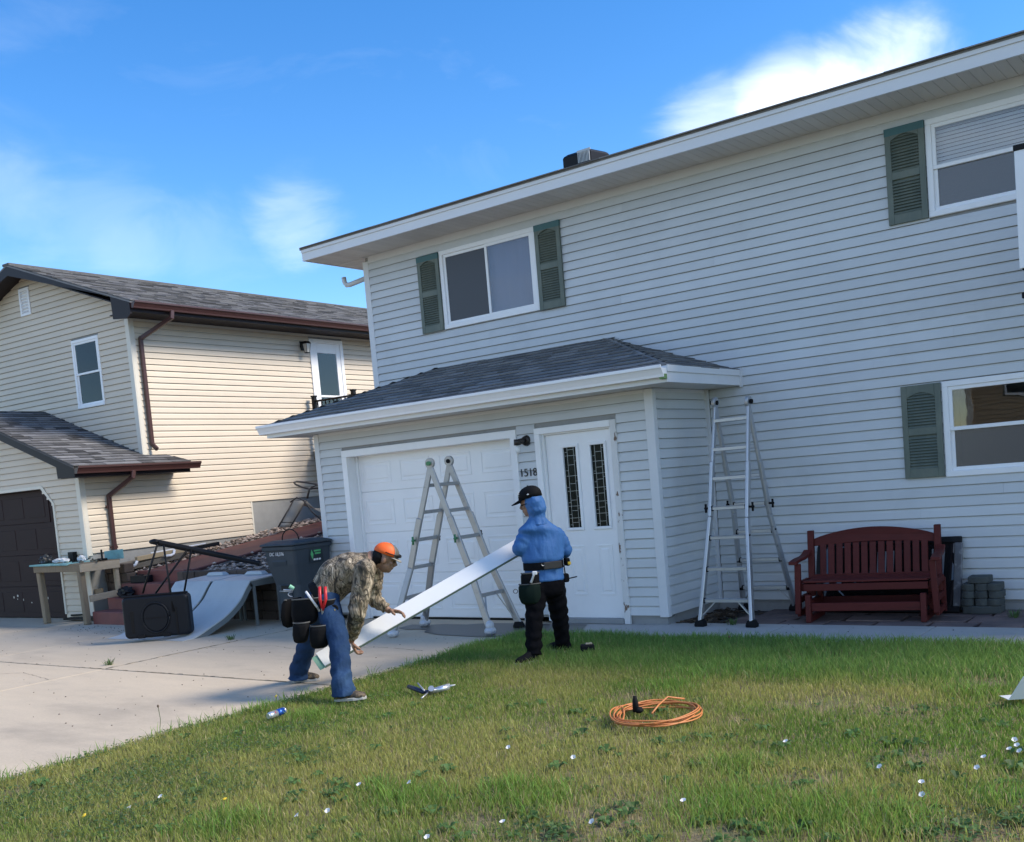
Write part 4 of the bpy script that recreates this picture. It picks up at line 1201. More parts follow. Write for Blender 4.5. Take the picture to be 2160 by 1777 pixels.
# stacked concrete blocks
m_blk = M('grey_green_block', (.075, .082, .075), .9, 9, .25, vary=.18, bump=40, bstr=.6, bdist=.01)
def block(label, x0, x1, y0, y1, z0, z1):
    xc = (x0 + x1) / 2
    mb = MB()
    n = 8; poly = []
    for i in range(n + 1):                       # scalloped front edge
        t_ = i / n; poly.append((x0 + (x1 - x0) * t_, y0 - .022 * math.sin(math.pi * t_), z0))
    poly += [(x1, y1, z0), (x0, y1, z0)]
    o = mb.prism([(a - xc, b - y0, c - z0) for a, b, c in poly], (0, 0, z1 - z0)).build('landscape_block', m_blk, bevel=.010, seg=2)
    o.location = (xc, y0, z0)
    tag(o, label, 'block', 'landscape blocks stacked by the grey wall')
block('long flat concrete block under the stack by the grey wall', 4.12, 4.455, -.30, -.09, G, -.015)
for r_, rn in enumerate(('bottom', 'middle', 'top')):
    for c_, cn in enumerate(('left', 'centre', 'right')):
        j = random.uniform(-.008, .008)
        block(f'concrete block at {cn} in the {rn} row of the wall stack', 4.115 + c_ * .117 + j, 4.115 + c_ * .117 + .113 + j, -.29 + j, -.10, -.0145 + r_ * .0705, -.0145 + (r_ + 1) * .0705 - .001)
block('single concrete block lying crosswise on top of the stack', 4.175, 4.365, -.285, -.12, .198, .265)

# ================================================================ TRASH CART
m_cart = M('grey_cart_plastic', (.042, .055, .068), .55, 3, .12, spec=.3, bump=60, bstr=.1, bdist=.003, grime=((.022, .026, .032), 3, .55, .8, .6))
tcx, tcy = -3.70, -1.56
tr = thing('trash_cart', 'grey wheeled trash cart beside the garage corner', 'trash can', (tcx, tcy, G))
def rect(x0, x1, y0, y1, z, ch=.03):
    return [(x0 + ch, y0, z), (x1 - ch, y0, z), (x1, y0 + ch, z), (x1, y1 - ch, z), (x1 - ch, y1, z), (x0 + ch, y1, z), (x0, y1 - ch, z), (x0, y0 + ch, z)]
MB().loft([rect(tcx - .225, tcx + .215, tcy - .24, tcy + .22, G + .02), rect(tcx - .245, tcx + .225, tcy - .255, tcy + .25, .45), rect(tcx - .30, tcx + .27, tcy - .31, tcy + .30, .72), rect(tcx - .325, tcx + .285, tcy - .325, tcy + .31, .93)]).build('cart_body', m_cart, tr, bevel=.012, seg=2)
MB().loft([rect(tcx - .345, tcx + .30, tcy - .345, tcy + .32, .90), rect(tcx - .35, tcx + .305, tcy - .35, tcy + .33, .955)]).build('rim', m_cart, tr, bevel=.008)
MB().loft([rect(tcx - .36, tcx + .315, tcy - .37, tcy + .34, .962), rect(tcx - .355, tcx + .31, tcy - .365, tcy + .33, .985), rect(tcx - .26, tcx + .24, tcy - .25, tcy + .2, 1.025, .05)]).build('lid', m_cart, tr, bevel=.01, seg=2)
MB().box(tcx - .17, tcx - .02, tcy - .338, tcy - .322, .966, .992).build('lid_grip', m_black, tr, bevel=.004)
# moulded channel and lift bar on the front
MB().loft([[(tcx - .16, tcy - .327, .76), (tcx + .10, tcy - .327, .76), (tcx + .10, tcy - .32, .78), (tcx - .16, tcy - .32, .78)], [(tcx - .16, tcy - .300, .68), (tcx + .10, tcy - .300, .68), (tcx + .10, tcy - .305, .70), (tcx - .16, tcy - .305, .70)]]).build('lift_lip', m_cart, tr, bevel=.006)
MB().box(tcx - .13, tcx + .09, tcy - .275, tcy - .245, .10, .46).build('front_rib', m_cart, tr, bevel=.015, seg=2)
MB().box(tcx - .09, tcx + .07, tcy - .283, tcy - .274, .37, .45).build('lift_pocket', m_black, tr, bevel=.004)
MB().tube([(tcx - .11, tcy - .29, .375), (tcx + .09, tcy - .29, .375)], .011, 8).build('lift_bar', m_alu, tr, smooth=True)
for s in (-.24, .24): MB().tube([(tcx + s - .03, tcy + .22, G + .12), (tcx + s + .03, tcy + .22, G + .12)], .12, 18).build('wheel', m_rub, tr, bevel=.01)
hp = [(tcx - .19 + .0, tcy - .1, 1.0)]
for i in range(13):
    a = math.pi * i / 12; hp.append((tcx - .03 - .16 * math.cos(a), tcy - .1, 1.02 + .14 * math.sin(a)))
MB().tube(hp, .008, 6).build('wire_hoop', m_black, tr, smooth=True)
m_wpr = M('white_print', (.7, .7, .7), .6)
sl_f = math.atan2(.015, .21)
mw = Matrix.Translation((tcx - .06, tcy - .3255, .855)) @ Matrix.Rotation(math.atan2(-.015, .21), 4, 'X') @ FRONT
text_mesh('stencil_number', 'DC 18,376', .062, .002, m_wpr, tr, mw, off=ROOT[tr.name]['origin'])
SIDE = Matrix(((0, 0, 1, 0), (1, 0, 0, 0), (0, 1, 0, 0), (0, 0, 0, 1)))
m_stk = M('dark_green_sticker', (.004, .013, .02), .35)
m_stg = M('green_print', (.08, .42, .14), .5)
tilt = Matrix.Rotation(math.atan2(-.012, .2), 4, 'Y')
st = MB().box(-.09, .09, -.115, .115, -.001, .001)
so_ = st.build('sticker', m_stk, tr, off=(0, 0, 0))
so_.matrix_local = Matrix.Translation((tcx + .2845 - tcx, tcy + .03 - tcy, .80 - G)) @ tilt @ SIDE @ Matrix.Rotation(math.pi / 2, 4, 'Z')
def stk(name, verts, mt):
    o = MB().prism([(a, b, .0012) for a, b in verts], (0, 0, .001)).build(name, mt, so_, off=(0, 0, 0)); o.matrix_local = Matrix.Rotation(-math.pi / 2, 4, 'Z'); return o
stk('sticker_diamond', [(-.095, .02), (-.07, -.05), (-.045, .02), (-.07, .08)], m_stg)
for x0_, x1_, yy, mm in ((-.03, .085, .048, m_stg), (-.02, .078, .014, m_stg), (-.055, -.02, -.062, m_wpr), (-.01, .022, -.062, m_wpr), (.032, .068, -.062, m_wpr)):
    stk('sticker_print', [(x0_, yy), (x1_, yy + .002), (x1_, yy + .024), (x0_, yy + .022)], mm)

# ================================================================ SKATE RAMPS
m_sk = M('grey_ramp_plastic', (.50, .53, .53), .55, 2, .10, grime=((.20, .21, .21), 2.5, .55, .8, .5), bump=40, bstr=.1, bdist=.003)
m_skd = M('dark_grey_ramp_side', (.17, .19, .19), .6, 3, .12)
def skate(label, x0, x1, yo):
    t = thing('skate_ramp', label, 'ramp', ((x0 + x1) / 2, -2.4, G), group='skate ramps on the driveway')
    prof = []
    ctrl = [(-3.0, G + .004), (-2.80, -.066), (-2.56, .02), (-2.30, .13), (-2.07, .285), (-1.93, .45), (-1.86, .525)]
    P_ = [Vector((0, a + yo, b)) for a, b in ctrl]
    vs = []
    for i in range(len(P_) - 1):
        p0, p1, p2, p3 = P_[max(i - 1, 0)], P_[i], P_[i + 1], P_[min(i + 2, len(P_) - 1)]
        for k in range(6):
            u = k / 6
            vs.append(.5 * ((2 * p1) + (p2 - p0) * u + (2 * p0 - 5 * p1 + 4 * p2 - p3) * u * u + (3 * p1 - p0 - 3 * p2 + p3) * u ** 3))
    vs.append(P_[-1])
    top = [Vector((x0, p.y, p.z)) for p in vs]
    rings = [[p, p + Vector((x1 - x0, 0, 0)), p + Vector((x1 - x0, .004, -.018 if i else -.004)), p + Vector((0, .004, -.018 if i else -.004))] for i, p in enumerate(top)]
    MB().loft(rings).build('curved_deck', m_sk, t)
    for x in (x0 + .008, x1 - .022):
        mb = MB(); r2 = []
        for i, p in enumerate(top):
            if i < 5: continue
            h = min(.07, p.z - G + .0)
            r2.append([Vector((x, p.y + .0, p.z - .016)), Vector((x + .016, p.y, p.z - .016)), Vector((x + .016, p.y + .045, p.z - .016 - h * .85)), Vector((x, p.y + .045, p.z - .016 - h * .85))])
        mb.loft(r2).build('side_rail', m_skd, t)
        MB().box(x, x + .016, -1.86 + yo, -1.30 + yo, .44, .525).build('platform_rail', m_skd, t)
        MB().beam((x + .008, -1.40 + yo, G), (x + .008, -1.40 + yo, .44), .03, .03).build('leg', m_skd, t)
        MB().beam((x + .008, -1.80 + yo, G), (x + .008, -1.80 + yo, .44), .03, .03).build('leg', m_skd, t)
    MB().prism([(x0, -1.855 + yo, .527), (x0, -1.30 + yo, .555), (x0, -1.30 + yo, .538), (x0, -1.855 + yo, .508)], (x1 - x0, 0, 0)).build('platform', m_sk, t, bevel=.003)
    MB().loft([[(x0 + .1, -1.42 + yo, .553), (x0 + .5, -1.42 + yo, .553), (x0 + .5, -1.30 + yo, .556), (x0 + .1, -1.30 + yo, .556)], [(x0 + .15, -1.40 + yo, .60), (x0 + .45, -1.40 + yo, .60), (x0 + .45, -1.32 + yo, .60), (x0 + .15, -1.32 + yo, .60)]]).build('stop_block', m_sk, t, bevel=.006)
skate('left one of two grey curved skate ramps behind the black hoop base', -5.98, -5.19, -.02)
skate('right one of two grey curved skate ramps next to the trash cart', -5.15, -4.37, 0)

# ================================================================ TOPPLED BASKETBALL STAND
m_tank = M('black_tank_plastic', (.007, .009, .013), .5, 4, .15, spec=.25, bump=30, bstr=.1, bdist=.004)
bh = thing('basketball_stand', 'toppled black basketball stand with its water tank facing forward', 'basketball stand', tuple(at(330, 1344, 13.3).xy) + (G,))
cen = at(332, 1300, 13.32)
ax = RT0.copy(); ax.z = 0; ax.normalize()
ay = Vector((0, 0, 1)); az = ax.cross(ay)       # points away from the camera
if az.dot(FW) < 0: az = -az
def tk(u, v, w): return cen + ax * u + ay * v + az * w
def rr(u0, u1, v0, v1, w, r=.06, n=5):
    pts = []
    for cx_, cy_, a0 in ((u1 - r, v0 + r, -90), (u1 - r, v1 - r, 0), (u0 + r, v1 - r, 90), (u0 + r, v0 + r, 180)):
        for i in range(n):
            a = R(a0 + 90 * i / (n - 1)); pts.append(tk(cx_ + r * math.cos(a), cy_ + r * math.sin(a), w))
    return pts
MB().loft([rr(-.40, .40, -.24, .25, -.06), rr(-.42, .42, -.26, .27, -.03), rr(-.42, .42, -.26, .27, .10), rr(-.39, .39, -.23, .24, .14)]).build('water_tank', m_tank, bh, bevel=.012, seg=2)
ring = [tk(.0 + .17 * math.cos(2 * math.pi * i / 32), -.01 + .19 * math.sin(2 * math.pi * i / 32), -.066) for i in range(33)]
MB().tube(ring, .012, 6).build('tank_ring', m_tank, bh, smooth=True)
MB().loft([[tk(.155 * math.cos(2 * math.pi * i / 28), -.01 + .175 * math.sin(2 * math.pi * i / 28), w) for i in range(28)] for w in (-.055, -.075)]).build('tank_boss', m_tank, bh, bevel=.008)
MB().obox(tk(0, -.01, -.077), ax * .15, ay * .004, az * .003).build('boss_rib', m_black, bh)
for u in (-.20, .12): MB().obox(tk(u, -.235, -.062), ax * .045, ay * .025, az * .02).build('wheel_mount', m_black, bh, bevel=.006)
MB().obox(tk(.26, -.07, -.062), ax * .012, ay * .17, az * .008).build('tank_rib', m_black, bh, bevel=.004)
MB().obox(tk(-.30, -.05, -.060), ax * .02, ay * .14, az * .006).build('tank_rib', m_black, bh, bevel=.004)
MB().tube([tk(-.42, .275, -.03), tk(.42, .275, -.03)], .014, 8).build('top_bar', m_black, bh)
p_end = at(325, 1143, 13.35); p_far = at(548, 1189, 13.75)
p_mid = p_end.lerp(p_far, .82)
MB().tube([p_end, p_mid], .038, 12).build('pole', m_black, bh, smooth=False)
MB().tube([p_mid, p_far], .031, 12).build('pole_tip', m_tank, bh)
MB().ell(p_end, .08, .055, .035, 14, 8).build('pole_bracket', m_black, bh, smooth=True)
for (a, b, d1, d2) in (((332, 1148), (301, 1252), 13.3, 13.32), ((345, 1150), (366, 1290), 13.3, 13.25), ((394, 1162), (328, 1252), 13.45, 13.4), ((404, 1158), (389, 1247), 13.45, 13.35)):
    MB().tube([at(*a, d1), at(*b, d2)], .013, 8).build('strut', m_black, bh, smooth=True)

# ================================================================ WORKBENCH AND CLUTTER
m_wood = M('weathered_wood', (.24, .185, .12), .85, 4, .2, bump=26, bstr=.5, bdist=.006, stretch=(6, 6, .6), vary=.15, grime=((.10, .09, .075), 4, .5, .75, .6))
m_wood2 = M('pale_weathered_wood', (.42, .34, .24), .85, 5, .18, bump=26, bstr=.4, bdist=.005, stretch=(1, 1, 4), vary=.12)
m_turq = M('turquoise_paint', (.16, .36, .37), .6, 5, .15, col2=(.26, .44, .44), lo=.5, hi=.7, grime=((.10, .12, .11), 7, .55, .7, .6))
wb = thing('workbench', 'weathered wooden workbench with turquoise top before the brown garage door', 'workbench', (-8.75, -1.75, G))
TX0, TX1, TY0, TY1, TZ = -9.40, -8.06, -2.06, -1.42, .83
MB().box(TX0 - .06, TX1 - .30, TY0 - .05, TY1, TZ, TZ + .025).build('top', m_turq, wb, bevel=.004)
MB().box(TX1 - .295, TX1 + .02, TY0 - .02, TY1 + .02, TZ - .004, TZ + .018).build('top_board', m_wood, wb, bevel=.004)
box('front_rail', m_wood, wb, TX0, TX1, TY0 - .02, TY0 + .02, TZ - .10, TZ - .002, bevel=.005)
box('end_rail', m_wood2, wb, TX1 - .0, TX1 + .04, TY0 - .02, TY1, TZ - .115, TZ + .005, bevel=.005)
box('back_rail', m_wood, wb, TX0, TX1, TY1 - .04, TY1, TZ - .10, TZ - .002, bevel=.005)
MB().beam((TX0 + .13, TY0 + .04, G), (TX0 + .08, TY0 + .04, TZ - .1), .10, .09, up=(0, 1, 0)).build('leg', m_wood, wb, bevel=.012)
MB().beam((TX1 - .03, TY0 + .03, G), (TX1 - .07, TY0 + .03, TZ - .005), .09, .09, up=(0, 1, 0)).build('leg', m_wood, wb, bevel=.010)
MB().beam((TX0 + .40, TY1 - .06, G), (TX0 + .38, TY1 - .06, TZ - .1), .085, .06, up=(0, 1, 0)).build('leg', m_wood, wb, bevel=.008)
MB().beam((TX1 - .02, TY1 - .04, .14), (TX1 - .03, TY1 - .04, TZ - .1), .08, .06, up=(0, 1, 0)).build('leg', m_wood2, wb, bevel=.008)
MB().beam((TX1 + .02, TY0 + .08, .30), (TX1 + .02, TY1 - .02, .33), .04, .10).build('end_stretcher', m_wood2, wb, bevel=.005)
MB().beam((TX0 + .15, TY1 - .08, .30), (TX1 - .4, TY1 - .08, .36), .04, .09).build('stretcher', m_wood, wb, bevel=.005)
tp = thing('turquoise_board', 'turquoise painted board standing at the back of the workbench', 'board', (-8.05, -1.40, TZ))
MB().prism([(-8.36, -1.46, TZ + .02), (-7.98, -1.38, TZ + .02), (-7.98, -1.38, TZ + .17), (-8.36, -1.46, TZ + .15)], (0, .018, .0)).build('panel', m_turq, tp, bevel=.003)
random.seed(11)
bx_ = MB().box(-.075, .075, -.06, .06, 0, .15).build('black_box', m_black, bevel=.006); bx_.location = (-9.00, -1.60, TZ + .026)
tag(bx_, 'small black box standing upright on the workbench', 'box')
def crumple(name, label, cat, loc, sx, sy, sz, mat, seed):
    bm = bmesh.new(); bmesh.ops.create_icosphere(bm, subdivisions=3, radius=1)
    for v in bm.verts:
        n = mnoise.noise(v.co * 2.2 + Vector((seed, 0, 0))) * .45 + mnoise.noise(v.co * 5 + Vector((seed, 2, 0))) * .2
        v.co *= 1 + n
        v.co = Vector((v.co.x * sx, v.co.y * sy, max(v.co.z, -.55) * sz + .55 * sz))
    me = bpy.data.meshes.new(name); bm.to_mesh(me); bm.free(); me.materials.append(mat)
    o = bpy.data.objects.new(name, me); COL.objects.link(o); o.location = loc
    return tag(o, label, cat)
m_bag = M('white_plastic_bag', (.62, .63, .64), .35, 14, .1, col2=(.12, .14, .30), lo=.63, hi=.68, bump=20, bstr=.4, bdist=.01)
crumple('plastic_bag', 'crumpled white plastic bag lying on the workbench', 'bag', (-8.93, -1.86, TZ + .026), .17, .09, .05, m_bag, 1)
crumple('plastic_bag', 'small white plastic bag near the middle of the workbench', 'bag', (-8.58, -1.72, TZ + .026), .08, .06, .06, m_bag, 5)
crumple('tool_heap', 'tangled heap of black tools on the left end of the workbench', 'tools', (-9.33, -1.88, TZ + .026), .10, .10, .09, M('dark_oily_metal', (.03, .03, .032), .4, 30, .5, col2=(.3, .3, .3), lo=.62, hi=.68), 9)
for i in range(15):
    a = random.uniform(-.5, .5); l = random.uniform(.08, .26)
    x, y = random.uniform(TX0 + .1, TX1 - .1), random.uniform(TY0 + .06, TY1 - .1)
    p = Vector((x, y, TZ + .035)); q = p + Vector((math.cos(a) * l, math.sin(a) * l, random.uniform(-.004, .03)))
    mt = random.choice((m_black, m_black, m_tank, m_alu2, m_wood))
    nm, lab = ('hand_tool', 'thin hand tool or offcut lying loose among the clutter on the workbench')
    o = MB().beam(Vector(), q - p, random.uniform(.012, .035), random.uniform(.010, .025)).tube([(q - p) * .6, (q - p) * 1.25], [.014, .006], 6).build(nm, mt, bevel=.003)
    o.location = p
    tag(o, lab, 'tool', 'clutter on the workbench')
cl_ = MB().box(-.10, .10, -.03, .03, 0, .035).box(-.012, .012, -.012, .012, .035, .17).build('clamp', m_black, bevel=.003); cl_.location = (-8.17, -1.62, TZ + .02)
tag(cl_, 'black clamp standing upright on the right of the workbench', 'clamp')
# below the bench
pl = MB().beam((-9.15, -1.75, G + .04), (-8.15, -1.62, G + .06), .16, .03).build('dark_plank', m_black, bevel=.004); tag(pl, 'dark plank lying on the ground under the workbench', 'plank')
pl = MB().beam((-9.25, -1.62, G + .07), (-8.3, -1.5, G + .10), .03, .03).build('black_pipe', m_black, bevel=.004); tag(pl, 'thin black bar lying behind the plank under the workbench', 'bar')
# on the retaining wall and steps
m_case = M('black_case', (.008, .009, .012), .5, 8, .2, spec=.25)
crumple('tarp_bundle', 'crumpled black bag on the second red step', 'bag', (-7.75, -1.55, .272), .16, .10, .10, m_case, 3)
o = MB().box(-.16, .16, -.08, .08, 0, .11).box(-.05, .05, -.015, .015, .11, .13).build('black_case', m_case, bevel=.015, seg=2); o.location = (-7.72, -1.27, .458); o.rotation_euler = (0, 0, .2)
tag(o, 'black tool case on the third red step', 'case')
m_lum = M('grey_lumber', (.20, .17, .13), .9, 5, .2, bump=26, bstr=.4, bdist=.005, stretch=(1, 1, 5), vary=.2)
lum = [((-8.45, -1.18, .72), (-8.42, .35, .86), .24, .05, m_lum, 'wide grey plank set along the foot of the cream wall'), ((-8.38, -1.22, .66), (-8.1, -.2, .78), .10, .08, m_lum, 'short timber offcut beside the red ramp'),
       ((-8.30, -.95, .80), (-8.12, -.1, .87), .09, .07, M('tan_lumber', (.45, .34, .20), .7, 6, .12), 'tan board on the scrap pile beside the ramp'), ((-8.25, -.7, .87), (-8.08, .25, .93), .035, .02, m_white, 'thin white strip on the scrap pile beside the ramp'),
       ((-8.5, -.2, .82), (-8.2, .6, .90), .16, .06, m_tank, 'dark board at the back of the scrap pile')]
for a, b, w, h, mt, lab in lum:
    a, b = Vector(a), Vector(b)
    o = MB().beam((0, 0, 0), b - a, w, h).build('scrap_board', mt, bevel=.004); o.location = a; tag(o, lab, 'board')
for i, (a, lab) in enumerate((((-8.24, -1.2, .70), 'white elbow pipe nearest the workbench on the scrap pile'), ((-8.12, -.55, .80), 'white elbow pipe farther back on the scrap pile'))):
    o = MB().tube([(0, 0, 0), (.10, .06, .0), (.14, .10, .02), (.15, .13, .08)], .022, 8).build('elbow_pipe', m_white, smooth=True); o.location = a; o.rotation_euler = (0, 0, i * .8); tag(o, lab, 'pipe')

# ================================================================ LOUNGE CHAIR on the rock slope
m_sling = M('taupe_sling', (.30, .28, .24), .8, 20, .1, bump=120, bstr=.3, bdist=.003)
m_tub = M('dark_bronze_tube', (.05, .043, .038), .4)
DL = 18.75
fl = at(587, 1112, DL - .1); fr_ = at(612, 1113, DL - .0); tl_ = at(618, 1058, DL + .15); tr_ = at(646, 1056, DL + .25)
lc = thing('lounge_chair', 'folded taupe sling lounge chair lying on the rock slope', 'chair', (fl.x, fl.y, slope_z(fl.x, fl.y)))
n = 8; vs = []
for i in range(n + 1):
    t_ = i / n; a, b = fl.lerp(tl_, t_), fr_.lerp(tr_, t_)
    s_ = Vector((0, 0, -.03 * math.sin(math.pi * t_)))
    vs += [a + s_, b + s_]
mb = MB().add(vs, [(2 * i, 2 * i + 1, 2 * i + 3, 2 * i + 2) for i in range(n)])
o = mb.build('sling', m_sling, lc, smooth=True); md = o.modifiers.new('solid', 'SOLIDIFY'); md.thickness = .008
MB().tube([fl, tl_], .014, 8).build('frame_tube', m_tub, lc, smooth=True)
MB().tube([fr_, tr_], .014, 8).build('frame_tube', m_tub, lc, smooth=True)
MB().tube([fl.lerp(tl_, .18), fr_.lerp(tr_, .18)], .010, 8).build('cross_tube', m_tub, lc, smooth=True)
s2a, s2b = at(690, 1085, DL + .3), at(694, 1072, DL + .6)
vs = []
for i in range(n + 1):
    t_ = i / n; a, b = tr_.lerp(s2a, t_), tl_.lerp(s2b, t_)
    vs += [a + Vector((0, 0, -.05 * math.sin(math.pi * t_))), b + Vector((0, 0, -.05 * math.sin(math.pi * t_)))]
o = MB().add(vs, [(2 * i, 2 * i + 1, 2 * i + 3, 2 * i + 2) for i in range(n)]).build('sling', m_sling, lc, smooth=True); md = o.modifiers.new('solid', 'SOLIDIFY'); md.thickness = .008
MB().tube([at(*q) for q in ((690, 1108, DL), (660, 1082, DL), (640, 1056, DL), (626, 1050, DL), (612, 1060, DL))], .014, 8).build('leg_tube', m_tub, lc, smooth=True)
MB().tube([at(*q) for q in ((648, 1052, DL), (652, 1034, DL), (658, 1028, DL), (672, 1022, DL)) ], [.018, .018, .016, .012], 8).build('arm_support', m_tub, lc, smooth=True)
arm = [(690, 1034), (668, 1030), (652, 1032), (636, 1028), (623, 1022), (620, 1018), (626, 1016), (645, 1018), (670, 1022), (692, 1028)]
MB().tube([at(a, b, DL + .05 * i) for i, (a, b) in enumerate(arm)], .017, 8).build('armrest', m_tub, lc, smooth=True)

# ================================================================ DECK behind, with black railing
dk = thing('side_deck', 'black railed deck landing at the side door of the cream house', 'deck', LO, AL, local=True)
RLY = 5.21
MB().box(.03, 3.4, RLY - .04, RLY + 2.2, 2.30, 2.42).build('deck_frame', m_wood, dk)
for i in range(15): MB().box(.03, 3.4, RLY - .05 + i * .148, RLY - .05 + i * .148 + .142, 2.42, 2.45).build('deck_board', m_wood, dk)
for x in (.145, 1.19, 2.3, 3.3): 
    MB().box(x - .038, x + .038, RLY - .038, RLY + .038, 2.45, 3.50).box(x - .048, x + .048, RLY - .048, RLY + .048, 3.50, 3.53).build('rail_post', m_black, dk, bevel=.004)
MB().box(.17, 3.3, RLY - .02, RLY + .02, 3.40, 3.435).build('top_rail', m_black, dk)
MB().box(.17, 3.3, RLY - .02, RLY + .02, 2.53, 2.56).build('bottom_rail', m_black, dk)
bal = None
for i in range(30):
    if bal is None: bal = MB().box(-.009, .009, -.009, .009, 2.56, 3.40).build('baluster', m_black, dk); o = bal
    else: o = dupe(bal, dk)
    o.location = (.235 + i * .1045, RLY, 0)
m_gpost = M('grey_post', (.25, .27, .28), .6, 5, .15)
for x, w in ((.23, .05), (.33, .025)): MB().beam((x + .05, RLY - .12, 1.45), (x - .02, RLY - .10, 2.42), w * 2, .06, up=(0, 1, 0)).build('deck_post', m_gpost, dk)

# ================================================================ BASKETBALL BACKBOARD at the right edge
bb = thing('basketball_backboard', 'white backboard with black top edge cut off by the right frame', 'backboard', (5.9, -.6, G))
q0 = at(2139, 312, 8.62); q1 = at(2150, 569, 8.62)
bx0 = (q0.x + q1.x) / 2; byy = (q0.y + q1.y) / 2
MB().box(bx0, bx0 + 1.8, byy, byy + .035, q1.z + .012, q0.z - .038).build('board', m_white, bb, bevel=.004)
MB().box(bx0 - .006, bx0 + 1.806, byy - .008, byy + .045, q0.z - .037, q0.z + .008).build('top_edge', m_black, bb, bevel=.004)
MB().box(bx0 + .02, bx0 + 1.78, byy - .006, byy + .043, q1.z - .006, q1.z + .011).build('bottom_edge', m_black, bb, bevel=.004)
q2 = at(2152, 640, 8.62)
MB().box(q2.x - .01, q2.x + .9, byy + .05, byy + .11, q2.z + .05, q2.z + .10).build('bracket_arm', m_black, bb, bevel=.006)
MB().box(q2.x + .015, q2.x + .05, byy + .055, byy + .10, q2.z - .10, q2.z + .05).build('bracket_strut', m_black, bb, bevel=.006)
MB().box(bx0 + .86, bx0 + .96, byy + .06, byy + .16, G, q1.z + .5).build('pole', m_black, bb, bevel=.01)

# ================================================================ far things: tree behind, house and tree across the street
m_bark = M('bark', (.09, .07, .05), .95, 8, .3, bump=20, bstr=.8, bdist=.03)
def leaf_mat(name, col, var=.4):
    mt = bpy.data.materials.new(name); mt.use_nodes = True
    N, L = mt.node_tree.nodes, mt.node_tree.links
    b = N['Principled BSDF']; b.inputs['Roughness'].default_value = .6
    gi = N.new('ShaderNodeNewGeometry'); mr = N.new('ShaderNodeMapRange'); mr.inputs[3].default_value = 1 - var; mr.inputs[4].default_value = 1 + var
    L.new(gi.outputs['Random Per Island'], mr.inputs[0])
    vm = N.new('ShaderNodeVectorMath'); vm.operation = 'SCALE'; vm.inputs[0].default_value = col
    L.new(mr.outputs[0], vm.inputs['Scale']); L.new(vm.outputs[0], b.inputs['Base Color'])
    tr = N.new('ShaderNodeBsdfTranslucent'); L.new(vm.outputs[0], tr.inputs[0])
    mx = N.new('ShaderNodeMixShader'); mx.inputs[0].default_value = .35
    L.new(b.outputs[0], mx.inputs[1]); L.new(tr.outputs[0], mx.inputs[2]); L.new(mx.outputs[0], N['Material Output'].inputs['Surface'])
    return mt
m_leaf = leaf_mat('tree_leaf', (.07, .14, .03))
def tree(label, base, h, rad, cz, nleaf, ls):
    t = thing('leafy_tree', label, 'tree', base)
    b = Vector(base)
    mb = MB().tube([b, b + Vector((.1, 0, h * .3)), b + Vector((0, .1, h * .7))], [.28, .2, .08], 10)
    tips = []
    for i in range(9):
        a = i * 2.4; s = b + Vector((0, 0, h * (.3 + .045 * i))); e = s + Vector((math.cos(a) * rad * .7, math.sin(a) * rad * .7, h * .22)); tips.append(e)
        mb.tube([s, s.lerp(e, .5) + Vector((0, 0, .15)), e], [.1, .06, .02], 7)
    mb.build('trunk', m_bark, t, smooth=True)
    c = b + Vector((0, 0, cz))
    cl = [c + Vector(rng.normal(0, 1, 3) * np.array([rad * .48, rad * .48, rad * .42])) for _ in range(38)]
    V, F = [], []
    for i in range(nleaf):
        q = cl[rng.integers(len(cl))] + Vector(rng.normal(0, rad * .14, 3))
        a = Vector(rng.normal(0, 1, 3)).normalized() * ls; bb_ = a.orthogonal().normalized() * ls * .55
        k = len(V); V += [tuple(q - a), tuple(q + bb_), tuple(q + a), tuple(q - bb_)]; F.append((k, k + 1, k + 2, k + 3))
    mb = MB(); mb.v, mb.f = V, F
    mb.build('crown', m_leaf, t, fix=False)
tb = at(-72, 648, 40)
tree('leafy green tree behind the peak of the cream house roof', (tb.x, tb.y, -.2), 10.0, 2.6, tb.z - .4, 5000, .12)
m_tan = M('tan_siding', (.40, .30, .19), .6, 1.0, .08)
th_ = thing('tan_house', 'tan house across the street seen in the window reflection', 'house', (3, -32, -.2))
fw_ = MB()
nb = 34
for i in range(nb):
    z = -.1 + i * .15
    fw_.prism([(-3.05, -30.0, z), (-3.05, -29.975, z), (-3.05, -29.99, z + .15), (-3.05, -30.0, z + .15)], (13, 0, 0))
fw_.box(-3.05, 9.95, -38, -30.001, -.2, 5.0).build('wall', m_tan, th_)
MB().box(-3.12, -2.95, -30.05, -29.95, -.2, 5.0).build('corner_board', m_creamt, th_)
MB().prism([(-3.6, -29.3, 4.9), (-3.6, -34, 6.6), (-3.6, -38.7, 4.9)], (14, 0, 0)).build('roof', m_shing2, th_)
for (x0, x1, z0, z1) in ((-1.75, -.6, 3.15, 4.4), (3, 4.6, 1.0, 2.3)):
    wv = MB().box(x0 - .1, x1 + .1, -29.98, -29.94, z0 - .1, z1 + .1).build('window', m_white, th_)
    MB().box(x0, x1, -29.94, -29.93, z0, z1).build('pane', M('dark_pane', (.02, .025, .03), .05), wv)
tree('leafy green tree across the street beside the tan house', (-6.2, -27.0, -.2), 6.5, 2.4, 4.2, 5000, .14)
stt = struct(MB().box(-80, 80, -23, -16.05, -.3, -.19).build('street', M('asphalt', (.05, .05, .052), .9, 3, .2, bump=60, bstr=.4, bdist=.01)))
